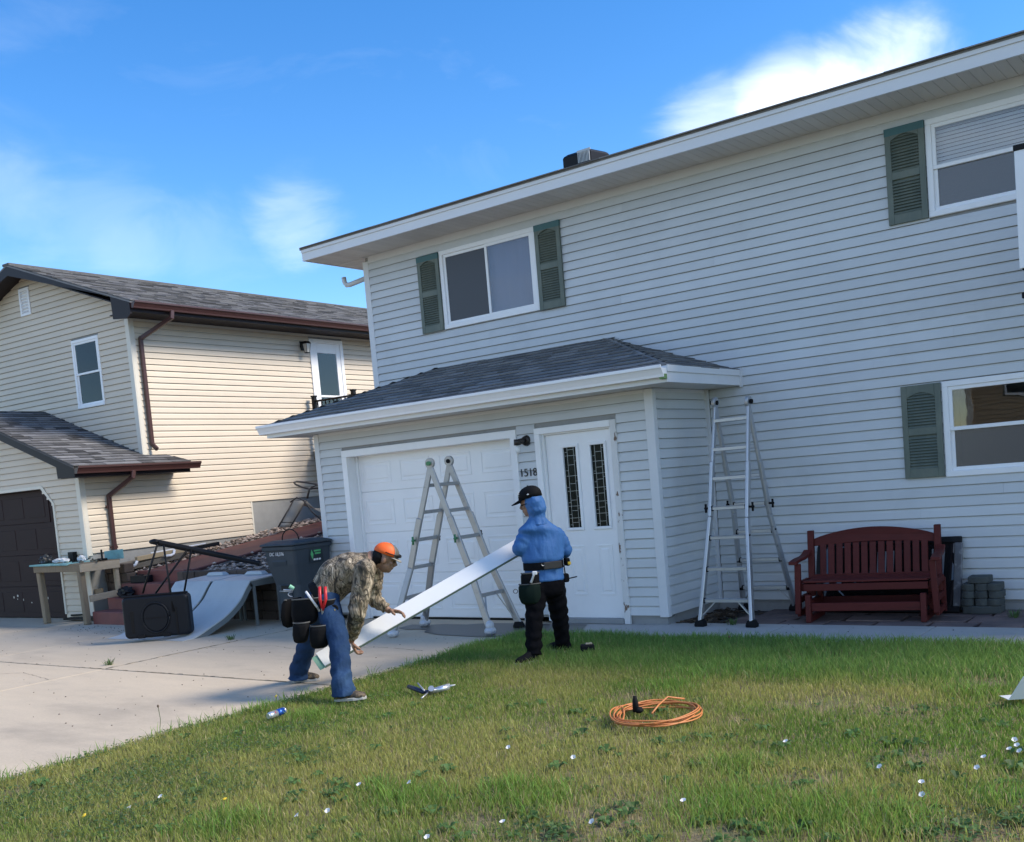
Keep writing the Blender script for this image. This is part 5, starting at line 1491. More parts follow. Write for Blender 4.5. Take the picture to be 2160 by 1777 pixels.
# ================================================================ PEOPLE
m_skin = M('brown_skin', (.27, .15, .095), .5, 12, .08, coord='obj')
m_skin2 = M('tan_skin', (.36, .215, .15), .5, 12, .08, coord='obj')
m_hair = M('black_hair', (.008, .007, .007), .7, 60, .3, spec=.2, bump=80, bstr=.5, bdist=.004)
m_hood = M('blue_sun_hoodie', (.045, .145, .36), .6, 5, .14, bump=5, bstr=.7, bdist=.04, stretch=(1, 1, .5), detail=2, spec=.3)
m_trous = M('black_trousers', (.0045, .0045, .006), .9, 10, .2, spec=.08, bump=12, bstr=.4, bdist=.015)
m_jean = M('blue_denim', (.016, .040, .095), .85, 4, .25, col2=(.045, .095, .19), lo=.5, hi=.75, bump=16, bstr=.6, bdist=.012, stretch=(1, 1, .6), spec=.15, fine=(150, .15))
m_belt = M('black_webbing', (.006, .006, .007), .8, 12, .25, bump=40, bstr=.3, bdist=.004, spec=.15)
m_pouch = M('black_nylon_pouch', (.007, .007, .008), .85, 10, .3, bump=25, bstr=.4, bdist=.008, spec=.12)
m_pipe = M('grey_binding', (.09, .09, .085), .7)
m_orange = M('blaze_orange', (.85, .13, .015), .6, 20, .08, bump=90, bstr=.2, bdist=.002)
m_gcap = M('grey_cap_front', (.10, .095, .085), .7, 12, .12)
m_tanb = M('grey_tan_brim', (.30, .28, .25), .7, 10, .1)
m_bcap = M('black_cap', (.006, .006, .007), .8, 12, .15, spec=.15)
m_wlogo = M('white_embroidery', (.75, .75, .75), .6)
def camo():
    mt = bpy.data.materials.new('woodland_camouflage'); mt.use_nodes = True
    N, L = mt.node_tree.nodes, mt.node_tree.links
    b = N['Principled BSDF']; b.inputs['Roughness'].default_value = .75
    g = N.new('ShaderNodeNewGeometry')
    mp_ = N.new('ShaderNodeMapping'); mp_.inputs['Scale'].default_value = (1.3, 1.3, .40); mp_.inputs['Rotation'].default_value = (.4, .5, .2)
    L.new(g.outputs['Position'], mp_.inputs['Vector'])
    dn = N.new('ShaderNodeTexNoise'); dn.inputs['Scale'].default_value = 9; L.new(mp_.outputs[0], dn.inputs['Vector'])
    ad = N.new('ShaderNodeVectorMath'); ad.operation = 'MULTIPLY_ADD'
    L.new(dn.outputs['Color'], ad.inputs[0]); ad.inputs[1].default_value = (.12, .12, .12); L.new(mp_.outputs[0], ad.inputs[2])
    n1_ = N.new('ShaderNodeTexNoise'); n1_.inputs['Scale'].default_value = 16; n1_.inputs['Detail'].default_value = 4; L.new(ad.outputs[0], n1_.inputs['Vector'])
    cr = N.new('ShaderNodeValToRGB'); e = cr.color_ramp.elements
    e[0].position = .30; e[0].color = (.02, .017, .012, 1)
    e[1].position = .68; e[1].color = (.62, .52, .38, 1)
    for p, c in ((.40, (.05, .04, .026, 1)), (.46, (.17, .13, .08, 1)), (.52, (.34, .27, .19, 1)), (.57, (.09, .075, .045, 1)), (.62, (.40, .33, .24, 1))):
        q = cr.color_ramp.elements.new(p); q.color = c
    L.new(n1_.outputs['Fac'], cr.inputs[0])
    vo = N.new('ShaderNodeTexVoronoi'); vo.feature = 'DISTANCE_TO_EDGE'; vo.inputs['Scale'].default_value = 19; L.new(ad.outputs[0], vo.inputs['Vector'])
    mr = N.new('ShaderNodeMapRange'); mr.inputs[1].default_value = .01; mr.inputs[2].default_value = .05; mr.inputs[3].default_value = 1; mr.inputs[4].default_value = 0
    L.new(vo.outputs['Distance'], mr.inputs[0])
    mx = N.new('ShaderNodeMix'); mx.data_type = 'RGBA'; L.new(mr.outputs[0], mx.inputs['Factor']); L.new(cr.outputs[0], mx.inputs[6]); mx.inputs[7].default_value = (.025, .02, .014, 1)
    L.new(mx.outputs[2], b.inputs['Base Color'])
    bn_ = N.new('ShaderNodeBump'); bn_.inputs['Strength'].default_value = .35; bn_.inputs['Distance'].default_value = .02
    n3 = N.new('ShaderNodeTexNoise'); n3.inputs['Scale'].default_value = 8; L.new(g.outputs['Position'], n3.inputs['Vector'])
    L.new(n3.outputs['Fac'], bn_.inputs['Height']); L.new(bn_.outputs[0], b.inputs['Normal'])
    return mt
m_camo = camo()

def chain(mb, pts, rad, n=14):
    """tapered limb: tubes with round joints"""
    pts = [Vector(p) for p in pts]
    for i in range(len(pts) - 1):
        a, b = pts[i], pts[i + 1]
        mb.tube([a, a.lerp(b, .33), a.lerp(b, .66), b], [rad[i], rad[i] * .67 + rad[i + 1] * .33 + .004, rad[i] * .33 + rad[i + 1] * .67 + .002, rad[i + 1]], n)
    for p, r_ in zip(pts, rad): mb.ell(p, r_ * .99, r_ * .99, r_ * .99, n, 9)
def pantleg(mb, pts, rad, seed, n=18, m=34, ref=None, ea=(.62, .13, .5)):
    """trouser leg with stacked folds and a cut hem"""
    pts = [Vector(p) for p in pts]; ls = [0]
    for a, b in zip(pts[:-1], pts[1:]): ls.append(ls[-1] + (b - a).length)
    out, rr_ = [], []
    for i in range(m + 1):
        t_ = ls[-1] * i / m; k = max(j for j in range(len(pts) - 1) if ls[j] <= t_ + 1e-9); u = (t_ - ls[k]) / (ls[k + 1] - ls[k])
        out.append(pts[k].lerp(pts[k + 1], u)); rr_.append(rad[k] * (1 - u) + rad[k + 1] * u)
    for _ in range(3): out = [out[0]] + [(out[i - 1] + out[i] * 2 + out[i + 1]) / 4 for i in range(1, m)] + [out[-1]]
    rings = []
    for i, p in enumerate(out):
        d = (out[min(i + 1, m)] - out[max(i - 1, 0)]).normalized(); a = d.cross(ref or Vector((H.x, H.y, 0))).normalized(); b = d.cross(a); f_ = i / m
        amp = .06 + ea[1] * max(0, f_ - ea[0]) / (1 - ea[0]) + .06 * math.exp(-((f_ - ea[2]) / .1) ** 2)
        ring = []
        for j in range(n):
            an = 2 * math.pi * j / n
            w = 1 + amp * (1.5 * mnoise.noise(Vector((math.cos(an) * 1.3, math.sin(an) * 1.3 + seed, f_ * 13 + .9 * math.sin(an + seed)))) + .6 * math.sin(f_ * 46 + 2.0 * math.sin(an + seed)))
            ring.append(p + (a * math.cos(an) + b * math.sin(an)) * rr_[i] * w)
        rings.append(ring)
    mb.loft(rings)
def trunk(mb, secs, n=22):
    """secs: (centre, side half-vector, depth half-vector)"""
    rings = []
    for c, s, d in secs:
        rings.append([Vector(c) + Vector(s) * math.cos(2 * math.pi * i / n) + Vector(d) * math.sin(2 * math.pi * i / n) for i in range(n)])
    mb.loft(rings)
    for c, s, d in (secs[0], secs[-1]):
        s, d = Vector(s), Vector(d); nn = s.cross(d).normalized() * min(s.length, d.length) * .5
        rot = Matrix((s, d, nn)).transposed()
        mb.ell(c, .98, .98, .98, n, 9, rot=rot)
def drape(mb, secs, seed, amp=.05, n=44, m=46):
    """loose garment body: smooth sections with diagonal folds"""
    K = len(secs) - 1; rings = []
    S = [[Vector(v) for v in s_] for s_ in secs]
    def cr(k, q, u):
        p0, p1, p2, p3 = S[max(k - 1, 0)][q], S[k][q], S[min(k + 1, K)][q], S[min(k + 2, K)][q]
        return .5 * (2 * p1 + (p2 - p0) * u + (2 * p0 - 5 * p1 + 4 * p2 - p3) * u * u + (3 * p1 - p0 - 3 * p2 + p3) * u ** 3)
    for i in range(m + 1):
        t_ = K * i / m; k = min(int(t_), K - 1); u = t_ - k
        c, s, d = cr(k, 0, u), cr(k, 1, u), cr(k, 2, u); f_ = i / m; ring = []
        for j in range(n):
            an = 2 * math.pi * j / n
            ph = f_ * 7 + 1.4 * math.sin(an + seed) + seed
            w = 1 + amp * (1.2 * mnoise.noise(Vector((math.cos(an) * 2.6 + ph * .35, math.sin(an) * 2.6, f_ * 3.2 + seed))) + .55 * mnoise.noise(Vector((math.cos(an) * 6 + ph, math.sin(an) * 6, f_ * 5 + seed))))
            ring.append(c + s * w * math.cos(an) + d * w * math.sin(an))
        rings.append(ring)
    mb.loft(rings)
    for c, s, d in (S[0], S[-1]):
        nn = s.cross(d).normalized() * min(s.length, d.length) * .4
        mb.ell(c, .96, .96, .96, n, 9, rot=Matrix((s, d, nn)).transposed())
def frame(f, u):
    f = Vector(f).normalized(); u = Vector(u); s = f.cross(u).normalized(); u = s.cross(f).normalized()
    return f, s, u      # forward, right, up
def head(mb, c, f, u):
    """skull, jaw, nose, brow, lips, ears in the head's frame"""
    f, s, u = frame(f, u); c = Vector(c)
    rot = Matrix((s, f, u)).transposed()
    P = lambda a, b, d: c + s * a + f * b + u * d
    mb.ell(P(0, -.005, .022), .076, .095, .092, 18, 12, rot=rot)
    mb.ell(P(0, .028, -.045), .060, .064, .072, 16, 10, rot=rot)
    mb.ell(P(0, .060, -.082), .030, .030, .026, 12, 8, rot=rot)          # chin
    mb.ell(P(0, .086, .018), .046, .014, .011, 12, 8, rot=rot)           # brow
    mb.tube([P(0, .088, .012), P(0, .108, -.016), P(0, .113, -.026)], [.009, .012, .013], 10)
    mb.ell(P(0, .102, -.030), .017, .012, .009, 10, 7, rot=rot)          # nostrils
    mb.ell(P(0, .091, -.053), .022, .010, .006, 10, 7, rot=rot)
    mb.ell(P(0, .089, -.063), .020, .010, .006, 10, 7, rot=rot)
    for e in (-1, 1):
        mb.ell(P(e * .077, -.008, -.012), .012, .020, .032, 10, 8, rot=rot)
        mb.ell(P(e * .042, .062, -.018), .020, .020, .018, 10, 8, rot=rot)  # cheek
    return P, rot
def hand(mb, w, d, nrm, curl=.9, size=1.0, thumb=1):
    """palm and five fingers; d = direction, nrm = palm normal (fingers curl towards it)"""
    d = Vector(d).normalized(); nrm = Vector(nrm); nrm = (nrm - d * nrm.dot(d)).normalized(); s = d.cross(nrm)
    w = Vector(w)
    rot = Matrix((s, nrm, d)).transposed()
    mb.ell(w + d * .048 * size, .040 * size, .016 * size, .052 * size, 12, 9, rot=rot)
    for k, (off, ln) in enumerate(((-.030, .074), (-.010, .084), (.010, .079), (.029, .062))):
        p = w + d * .082 * size + s * off * size; a = .25 * curl; pts = [p - d * .02]
        q = p; seg = (ln * .42, ln * .33, ln * .27)
        for L_ in seg:
            dr = d * math.cos(a) + nrm * math.sin(a); pts.append(q); q = q + dr * L_ * size; a += curl * .75
        pts.append(q)
        chain(mb, pts, [.0095 * size] * 2 + [.009 * size] * 1 + [.0085 * size, .0075 * size], 8)
    t0 = w + d * .022 * size + s * -.032 * thumb * size; t1 = t0 + (d * .55 - s * .55 * thumb + nrm * .45).normalized() * .042 * size; t2 = t1 + (d * .75 + nrm * .55).normalized() * .032 * size
    chain(mb, [t0, t1, t2], [.013 * size, .011 * size, .009 * size], 8)
def cloth(mb, name, mat, parent, vox=.009, wr=.010, size=.07, it=5, fold=0.0):
    o = mb.build(name, mat, parent, fix=False)
    r_ = o.modifiers.new('weld', 'REMESH'); r_.mode = 'VOXEL'; r_.voxel_size = vox; r_.use_smooth_shade = True
    sm = o.modifiers.new('smooth', 'SMOOTH'); sm.factor = .5; sm.iterations = it
    if wr:
        tx = bpy.data.textures.new(name + '_folds', 'CLOUDS'); tx.noise_scale = size; tx.noise_depth = 2
        dp = o.modifiers.new('folds', 'DISPLACE'); dp.texture = tx; dp.strength = wr; dp.mid_level = .5; dp.texture_coords = 'LOCAL'
    if fold:           # long diagonal creases
        tx = bpy.data.textures.new(name + '_creases', 'MARBLE'); tx.noise_scale = .16; tx.turbulence = 9; tx.noise_depth = 1; tx.marble_type = 'SHARP'
        dp = o.modifiers.new('creases', 'DISPLACE'); dp.texture = tx; dp.strength = fold; dp.mid_level = .5; dp.texture_coords = 'LOCAL'
    return o
def shoe(name, mat, sole, parent, heel, toe, w=.045, h=.07):
    heel, toe = Vector(heel), Vector(toe); d = toe - heel; d.z = 0; L_ = d.length; d.normalize(); s = d.cross(Vector((0, 0, 1)))
    z0 = heel.z
    rings = []
    for t_, ww, hh in ((-.08, .6, .6), (.0, .85, 1.0), (.15, .95, 1.15), (.35, .95, 1.1), (.6, 1.1, .78), (.85, 1.02, .6), (1.0, .65, .42), (1.04, .3, .3)):
        c = heel + d * L_ * t_; c.z = z0 + .022
        rings.append([c + s * ww * w * math.cos(a) + Vector((0, 0, max(0, math.sin(a)) * hh * h)) for a in [2 * math.pi * i / 12 for i in range(12)]])
    o = MB().loft(rings).build(name, mat, parent, smooth=True)
    rr_ = []
    for z in (0.0, .026):
        rr_.append([heel + d * L_ * t_ + s * ww * w * sg + Vector((0, 0, z)) for t_, ww, sg in ((-.09, .4, 1), (.05, .92, 1), (.6, 1.18, 1), (.95, .85, 1), (1.06, .3, 1), (1.06, .3, -1), (.95, .85, -1), (.6, 1.18, -1), (.05, .92, -1), (-.09, .4, -1))])
    MB().loft(rr_).build('sole', sole, o, bevel=.004)
    return o
def pouch(parent, c, s, dn, o_, w, h, d, mat, open_=True, name='pouch'):
    """bag on the belt: c = top centre against the body, s = sideways, dn = down, o_ = outward"""
    c, s, dn, o_ = Vector(c), Vector(s).normalized(), Vector(dn).normalized(), Vector(o_).normalized()
    rings = []
    for t_, kw, kd in ((0, .92, .75), (.15, 1.0, 1.0), (.6, 1.0, 1.1), (.9, .85, .9), (1.0, .6, .5)):
        p = c + dn * h * t_
        rings.append([p + s * w / 2 * kw * a + o_ * d * kd * b for a, b in ((-1, .1), (-.75, .85), (0, 1.05), (.75, .85), (1, .1), (.7, 0), (-.7, 0))])
    ob = MB().loft(rings).build(name, mat, parent, bevel=.010, seg=2, smooth=True)
    pts = [c + dn * h * .02 + s * w / 2 * .95 * math.cos(a) + o_ * d * .85 * (math.sin(a)) for a in [math.pi * i / 10 for i in range(11)]]
    MB().tube(pts, .006, 6).build('binding', m_pipe, ob, smooth=True)
    if open_:
        r2 = [[c + dn * h * t_ + s * w / 2 * .8 * math.cos(a) + o_ * (d * .08 + d * .62 * max(0, math.sin(a))) for a in [2 * math.pi * i / 12 for i in range(12)]] for t_ in (-.004, .004)]
        MB().loft(r2).build('pouch_mouth', m_black, ob)
    return ob

Z = Vector((0, 0, 1))
H = FW.copy(); H.z = 0; H.normalize()          # away from the photographer
RH = Vector((H.y, -H.x, 0))                     # to the right of the picture

# ---------------------------------------------------------------- worker in blue
D1 = 9.55
w1 = thing('person', 'person in blue hoodie and black cap holding the upper end of the white trim', 'person', (1.25, -3.08, G - .005))
neck = at(1133, 1096, D1 - .02)
tf = (H * .97 - RH * .25).normalized(); ts = tf.cross(Z).normalized()      # chest direction, wearer's right
shL, shR = at(1112, 1124, D1 - .02), at(1174, 1128, D1 + .08)
elL, elR = at(1096, 1160, D1 - .04), at(1193, 1163, D1 + .12)
haL, haR = at(1116, 1155, D1 + .20), at(1158, 1150, D1 + .30)
wa = at(1146, 1190, D1 + .02); hp_ = at(1150, 1228, D1 + .02); chst = at(1144, 1130, D1 + .03)
hiL, hiR = at(1133, 1240, D1 - .03), at(1170, 1240, D1 + .08)
knL, knR = at(1126, 1312, D1 - .10), at(1181, 1308, D1 + .18)
anL, anR = at(1126, 1380, D1 - .16), at(1190, 1366, D1 + .26)
hd = at(1121, 1062, D1 - .03)
hf = (-RH * .93 + H * .32 - Z * .16).normalized()
body = MB()
P1, rot1 = head(body, hd, hf, Z)
chain(body, [hd - Z * .05 + H * .0, neck], [.055, .06])
trunk(body, [(neck - Z * .04, ts * .09, tf * .06), (chst, ts * .16, tf * .10), (wa, ts * .135, tf * .09), (hp_, ts * .15, tf * .10)])
for a, b, c in ((shL, elL, haL), (shR, elR, haR)): chain(body, [a, b, c], [.048, .04, .027])
for a, b, c in ((hiL, knL, anL), (hiR, knR, anR)): chain(body, [a, b, c], [.075, .052, .036])
bdir = (at(672, 1392, 8.88) - at(1112, 1142, 9.74)).normalized()
hand(body, haL, (tf * .5 - RH * .5 - Z * .15), Z * .6 + RH * .5, 1.1, 1.0, thumb=-1)
hand(body, haR, (-RH * .8 + tf * .4), Z * .7 - tf * .3, 1.1, 1.0, thumb=1)
for a, b, c in ((knL, anL, at(1105, 1394, D1 - .2)), (knR, anR, at(1186, 1376, D1 + .3))): chain(body, [b, Vector((c.x, c.y, G + .04))], [.036, .032])
cloth(body, 'body', m_skin, w1, vox=.006, wr=0, it=2)
hoodie = MB()
drape(hoodie, [(neck + Z * .005, ts * .08, tf * .075), (neck - Z * .035, ts * .125, tf * .09), (neck - Z * .085, ts * .185, tf * .11), (chst, ts * .205, tf * .125), (chst.lerp(wa, .4), ts * .202, tf * .135), (wa + Z * .055, ts * .195, tf * .138), (wa + Z * .01, ts * .176, tf * .124), (wa - Z * .06, ts * .178, tf * .128), (hp_ + Z * .02, ts * .186, tf * .134)], 2.3, .055)
for i_, (a, b, c) in enumerate(((shL, elL, haL), (shR, elR, haR))):
    hoodie.ell(a, .070, .070, .070)
    pantleg(hoodie, [a + Z * .0, a.lerp(b, .5), b, b.lerp(c, .4), b.lerp(c, .88)], [.076, .076, .070, .062, .046], 4.4 + i_ * 3, ref=ts, ea=(.5, .10, .55))
P_ = lambda a, b, d: hd + P1(a, b, d) - hd
cloth(hoodie, 'hoodie', m_hood, w1, vox=.007, wr=.006, size=.07, it=2)
hood = MB()
sH, fH, uH = rot1.col[0], rot1.col[1], rot1.col[2]
drape(hood, [(P1(0, -.020, .055), sH * .082, fH * .085), (P1(0, -.030, .0), sH * .104, fH * .088), (P1(0, -.034, -.05), sH * .100, fH * .087), (P1(0, -.032, -.09), sH * .088, fH * .084), (neck + Z * .0, ts * .088, tf * .086), (neck - Z * .045, ts * .118, tf * .102)], 6.1, .085)
cloth(hood, 'hood', m_hood, w1, vox=.006, wr=.006, size=.04, it=1)
tro = MB()
trunk(tro, [(hp_ + Z * .055, ts * .165, tf * .115), (hp_ - Z * .02, ts * .178, tf * .135), (hp_ - Z * .09, ts * .172, tf * .13)], 24)
for i_, (a, b, c) in enumerate(((hiL, knL, anL), (hiR, knR, anR))):
    tro.ell(a, .098, .098, .10)
    pantleg(tro, [a + Z * .03, a.lerp(b, .5), b, b.lerp(c, .6), c - Z * .01], [.098, .092, .079, .072, .066], 3.1 + i_ * 5)
cloth(tro, 'trousers', m_trous, w1, vox=.008, wr=.008, size=.06, it=1)
fL0, fL1 = at(1131, 1392, D1 - .15), at(1090, 1397, D1 - .26)
m_sole = M('pale_shoe_sole', (.42, .41, .39), .7)
shoe('shoe', m_bcap, m_sole, w1, (fL0.x, fL0.y, G + .0), (fL1.x, fL1.y, G), h=.085)
fR0 = at(1192, 1375, D1 + .24)
shoe('shoe', m_bcap, m_sole, w1, (fR0.x, fR0.y, G), (fR0.x + tf.x * .2 - RH.x * .10, fR0.y + tf.y * .2 - RH.y * .10, G), h=.085)
# cap, worn tilted forward
capc = P1(0, -.002, .048)
rings = []
for j in range(7):
    a = (math.pi / 2) * j / 6.5
    rings.append([capc + rot1 @ Vector((.092 * math.cos(a) * math.cos(t_), .112 * math.cos(a) * math.sin(t_) - .008 * math.sin(a), .0 + .112 * math.sin(a) ** .75)) for t_ in [2 * math.pi * i / 24 for i in range(24)]])
cap1 = MB().loft(rings).build('cap', m_bcap, w1, smooth=True)
cap1['label'] = 'black flat brimmed cap with white logo'
def brim(cc, rot, w, ln, z, mat, parent, name='brim', drop=.25):
    top, n = [], 14
    for i in range(n + 1):
        a = math.pi * i / n
        top.append(Vector((w * math.cos(a), .07 + ln * math.sin(a), z - drop * ln * math.sin(a) - .012 * abs(math.cos(a)) ** 2)))
    base = [Vector((w * math.cos(math.pi * i / n), .03 + .06 * math.sin(math.pi * i / n), z - .012 * abs(math.cos(math.pi * i / n)) ** 2)) for i in range(n + 1)]
    vs = [cc + rot @ p for p in base] + [cc + rot @ p for p in top]
    k = n + 1
    o = MB().add(vs, [(i, i + 1, k + i + 1, k + i) for i in range(n)]).build(name, mat, parent, smooth=True, fix=False)
    md = o.modifiers.new('solid', 'SOLIDIFY'); md.thickness = .006
    return o
brim(capc, rot1, .086, .118, .006, m_bcap, cap1, drop=.30)
MB().ell(capc + rot1 @ Vector((0, 0, .112)), .008, .008, .006, 8, 6).build('button', m_bcap, cap1)
a_e = R(38); n_e = Vector((-math.sin(a_e), math.cos(a_e), .12)).normalized(); r_e = Vector((0, 0, 1)).cross(n_e).normalized(); u_e = n_e.cross(r_e)
fpos = capc + rot1 @ (Vector((-.092 * .95 * math.sin(a_e), .112 * .95 * math.cos(a_e), .052)) + n_e * .003)
emb = Matrix.Translation(fpos) @ (rot1 @ Matrix((r_e, u_e, n_e)).transposed()).to_4x4()
text_mesh('emblem', 'F', .06, .004, m_wlogo, cap1, emb, off=ROOT[w1.name]['origin'])
lp_ = capc + rot1 @ Vector((-.0885, -.012, .034))
MB().ell(lp_, .004, .011, .006, 8, 6, rot=rot1).build('side_logo', m_wlogo, cap1)
# glasses edge, eyes
m_eye = M('dark_eye', (.01, .01, .01), .2)
for e in (-1, 1): MB().ell(P1(e * .032, .083, .002), .011, .008, .007, 8, 6, rot=rot1).build('eye', m_eye, w1)
MB().tube([P1(-.085, .0, .004), P1(-.07, .07, .004), P1(-.045, .094, .0)], .0035, 6).build('glasses_arm', m_black, w1)
# tool belt of worker 1
def belt_ring(c, s, d, hgt, mat, parent, name='tool_belt', tilt=Vector((0, 0, 0))):
    n = 28; out = [[Vector(c) + Z * z + s * k * math.cos(t_) + d * k * math.sin(t_) + tilt * math.cos(t_) for t_ in [2 * math.pi * i / n for i in range(n)]] for z, k in ((-hgt, 1.0), (hgt, 1.0), (hgt, .93), (-hgt, .93))]
    return MB().loft(out + [out[0]], cap=False).build(name, mat, parent, bevel=.003)
tb1 = belt_ring(wa - Z * .008, ts * .187, tf * .138, .034, m_belt, w1)
bk = wa - Z * .008 - tf * .145
MB().obox(bk + ts * .045, ts * .085, tf * .008, Z * .033).build('back_pad', M('dark_leather', (.03, .025, .022), .5, 12, .2), tb1, bevel=.006)
MB().tube([bk - ts * .045 + Z * .018 + (ts * math.cos(a) + Z * math.sin(a)) * .014 - tf * .004 for a in [R(-200 + 26 * i) for i in range(10)]], .0035, 6).build('hook', m_alu2, tb1)
pouch(tb1, wa - Z * .055 - ts * .155 - tf * .10, (tf * .45 - ts * .9), -Z, (-ts * .7 - tf * .75), .17, .17, .07, m_pouch)
pouch(tb1, wa - Z * .15 - ts * .17 - tf * .11, (tf * .45 - ts * .9), -Z, (-ts * .7 - tf * .75), .20, .19, .085, M('dark_green_mesh', (.006, .014, .011), .85, 12, .2, spec=.12))
hl = wa - Z * .20 - ts * .17 - tf * .11 + (-ts * .7 - tf * .75).normalized() * .10 - ts * .09
MB().tube([hl + (-ts * math.cos(a) * .02 + Z * math.sin(a) * .018) for a in [R(30 * i) for i in range(13)]], .004, 6).build('tool_loop', m_pipe, tb1)
tl1 = thing('tape_tool', 'pale cutting tool in the blue hooded worker left hip pouch', 'tool', tuple(wa - Z * .10 - ts * .18 - tf * .16))
c_ = wa - Z * .10 - ts * .165 - tf * .20
MB().beam(c_ - Z * .04 + RH * -.02, c_ + Z * .03 + RH * .012, .035, .02).build('blade', m_alu2, tl1, bevel=.004)
MB().obox(c_ + Z * .045 + RH * .02, RH * .022, H * .012, Z * .016).build('head', m_wlogo, tl1, bevel=.005)
tm = thing('tape_measure', 'black and yellow tape measure clipped to the blue hooded worker belt', 'tape measure', tuple(wa + ts * .21))
MB().obox(wa + ts * .215 - tf * .03 - Z * .0, ts * .022, tf * .04, Z * .036).build('case', m_pouch, tm, bevel=.012, seg=2)
MB().obox(wa + ts * .225 - tf * .055 - Z * .012, ts * .015, tf * .02, Z * .014).build('label', M('tool_yellow', (.65, .42, .03), .5), tm, bevel=.004)
dv = thing('screwdriver', 'thin screwdriver hanging at the blue hooded worker right hip', 'screwdriver', tuple(wa + ts * .2 - Z * .1))
c_ = wa + ts * .19 - Z * .145 - tf * .03
MB().obox(c_, ts * .03, tf * .03, Z * .04).build('holster', m_pouch, dv, bevel=.012)
MB().tube([c_ + ts * .02 - Z * .01, c_ + ts * .11], .006, 6).build('shaft', m_black, dv)
MB().beam(wa + ts * .185 - tf * .03 - Z * .03, c_ + Z * .03, .02, .006).build('strap', m_belt, dv)

# ---------------------------------------------------------------- worker bending over
w2 = thing('person', 'person in camouflage shirt and orange cap bending over the white trim', 'person', (.15, -4.8, G - .01))
D2 = 8.86
pel = at(676, 1262, D2); mid = at(706, 1222, D2 - .01); che = at(752, 1195, D2 - .02); nk = at(784, 1178, D2 - .02)
shN, shF = at(772, 1200, D2 - .19), at(790, 1202, D2 + .17)
elN, haN = at(754, 1290, D2 - .20), at(741, 1352, D2 + .02)
elF, haF = at(787, 1264, D2 + .24), at(820, 1288, D2 + .22)
hiN, hiF = at(690, 1272, D2 - .12), at(668, 1270, D2 + .12)
knN, anN = at(716, 1360, D2 - .36), at(722, 1452, D2 - .56)
knF, anF = at(652, 1345, D2 + .36), at(630, 1420, D2 + .56)
hd2 = at(811, 1178, D2 - .03)
f2 = (RH * .86 + H * .18 - Z * .42).normalized()
u2 = (Z * .9 + RH * .40).normalized()
body2 = MB()
P2h, rot2 = head(body2, hd2, f2, u2)
chain(body2, [hd2 - RH * .035 - Z * .03, nk], [.056, .064])
td = (nk - pel).normalized(); sd_ = H; bd = td.cross(sd_).normalized()
trunk(body2, [(nk, sd_ * .08, bd * .06), (che, sd_ * .15, bd * .10), (mid, sd_ * .13, bd * .09), (pel, sd_ * .14, bd * .10)])
for a, b, c in ((shN, elN, haN), (shF, elF, haF)): chain(body2, [a, b, c], [.048, .04, .028])
for a, b, c in ((hiN, knN, anN), (hiF, knF, anF)): chain(body2, [a, b, c, Vector((c.x, c.y, G + .05))], [.075, .052, .036, .034])
hand(body2, haN, (-Z * .85 + RH * .2 + H * .2), (RH * .8 + H * .2), 1.0, 1.05, thumb=-1)
hand(body2, haF, (RH * .8 - Z * .15 - H * .15), (-Z * .8 - H * .3), .7, 1.05, thumb=1)
cloth(body2, 'body', m_skin, w2, vox=.006, wr=0, it=2)
sh = MB()
drape(sh, [(nk - td * .01, sd_ * .085, bd * .075), (nk - td * .06, sd_ * .15, bd * .105), (che, sd_ * .20, bd * .145), (che.lerp(mid, .5), sd_ * .195, bd * .162), (mid, sd_ * .19, bd * .16), (mid.lerp(pel, .6), sd_ * .185, bd * .148), (pel + td * .03, sd_ * .182, bd * .142)], 1.1, .065)
sh.ell(shN, .085, .085, .085); sh.ell(shF, .08, .08, .08)
pantleg(sh, [shN + Z * .02, shN.lerp(elN, .5), elN, elN.lerp(haN, .45), elN.lerp(haN, .86)], [.088, .086, .076, .066, .048], 5.2, ref=H, ea=(.45, .10, .5))
pantleg(sh, [shF + Z * .02, shF.lerp(elF, .5), elF, elF.lerp(haF, .45), elF.lerp(haF, .86)], [.080, .076, .066, .058, .044], 9.2, ref=H, ea=(.45, .10, .5))
cloth(sh, 'camouflage_shirt', m_camo, w2, vox=.007, wr=.008, size=.07, it=2)
jn = MB()
trunk(jn, [(pel + td * .07, sd_ * .17, bd * .13), (pel, sd_ * .18, bd * .145), (pel - Z * .09, sd_ * .17, (RH * .135))], 24)
jn.ell(hiN, .105, .105, .105); jn.ell(hiF, .102, .102, .102)
pantleg(jn, [hiN + Z * .03, hiN.lerp(knN, .5), knN, knN.lerp(anN, .5), anN, anN - Z * .06], [.104, .096, .084, .080, .086, .096], 1.7)
pantleg(jn, [hiF + Z * .03, hiF.lerp(knF, .5), knF, knF.lerp(anF, .5), anF, anF - Z * .05], [.10, .094, .083, .080, .086, .094], 7.9)
cloth(jn, 'jeans', m_jean, w2, vox=.007, wr=.008, size=.05, it=1)
m_cshoe = M('camouflage_shoe', (.14, .10, .06), .7, 26, .3, col2=(.03, .025, .02), lo=.45, hi=.55)
h_ = anF + Vector((0, 0, 0)); shoe('shoe', m_cshoe, m_sole, w2, (h_.x - RH.x * .05, h_.y - RH.y * .05, G), (h_.x + RH.x * .17, h_.y + RH.y * .17, G), h=.08)
h_ = anN; shoe('shoe', m_cshoe, m_sole, w2, (h_.x - RH.x * .05, h_.y - RH.y * .05, G + .015), (h_.x + RH.x * .17, h_.y + RH.y * .17, G + .015), h=.075)
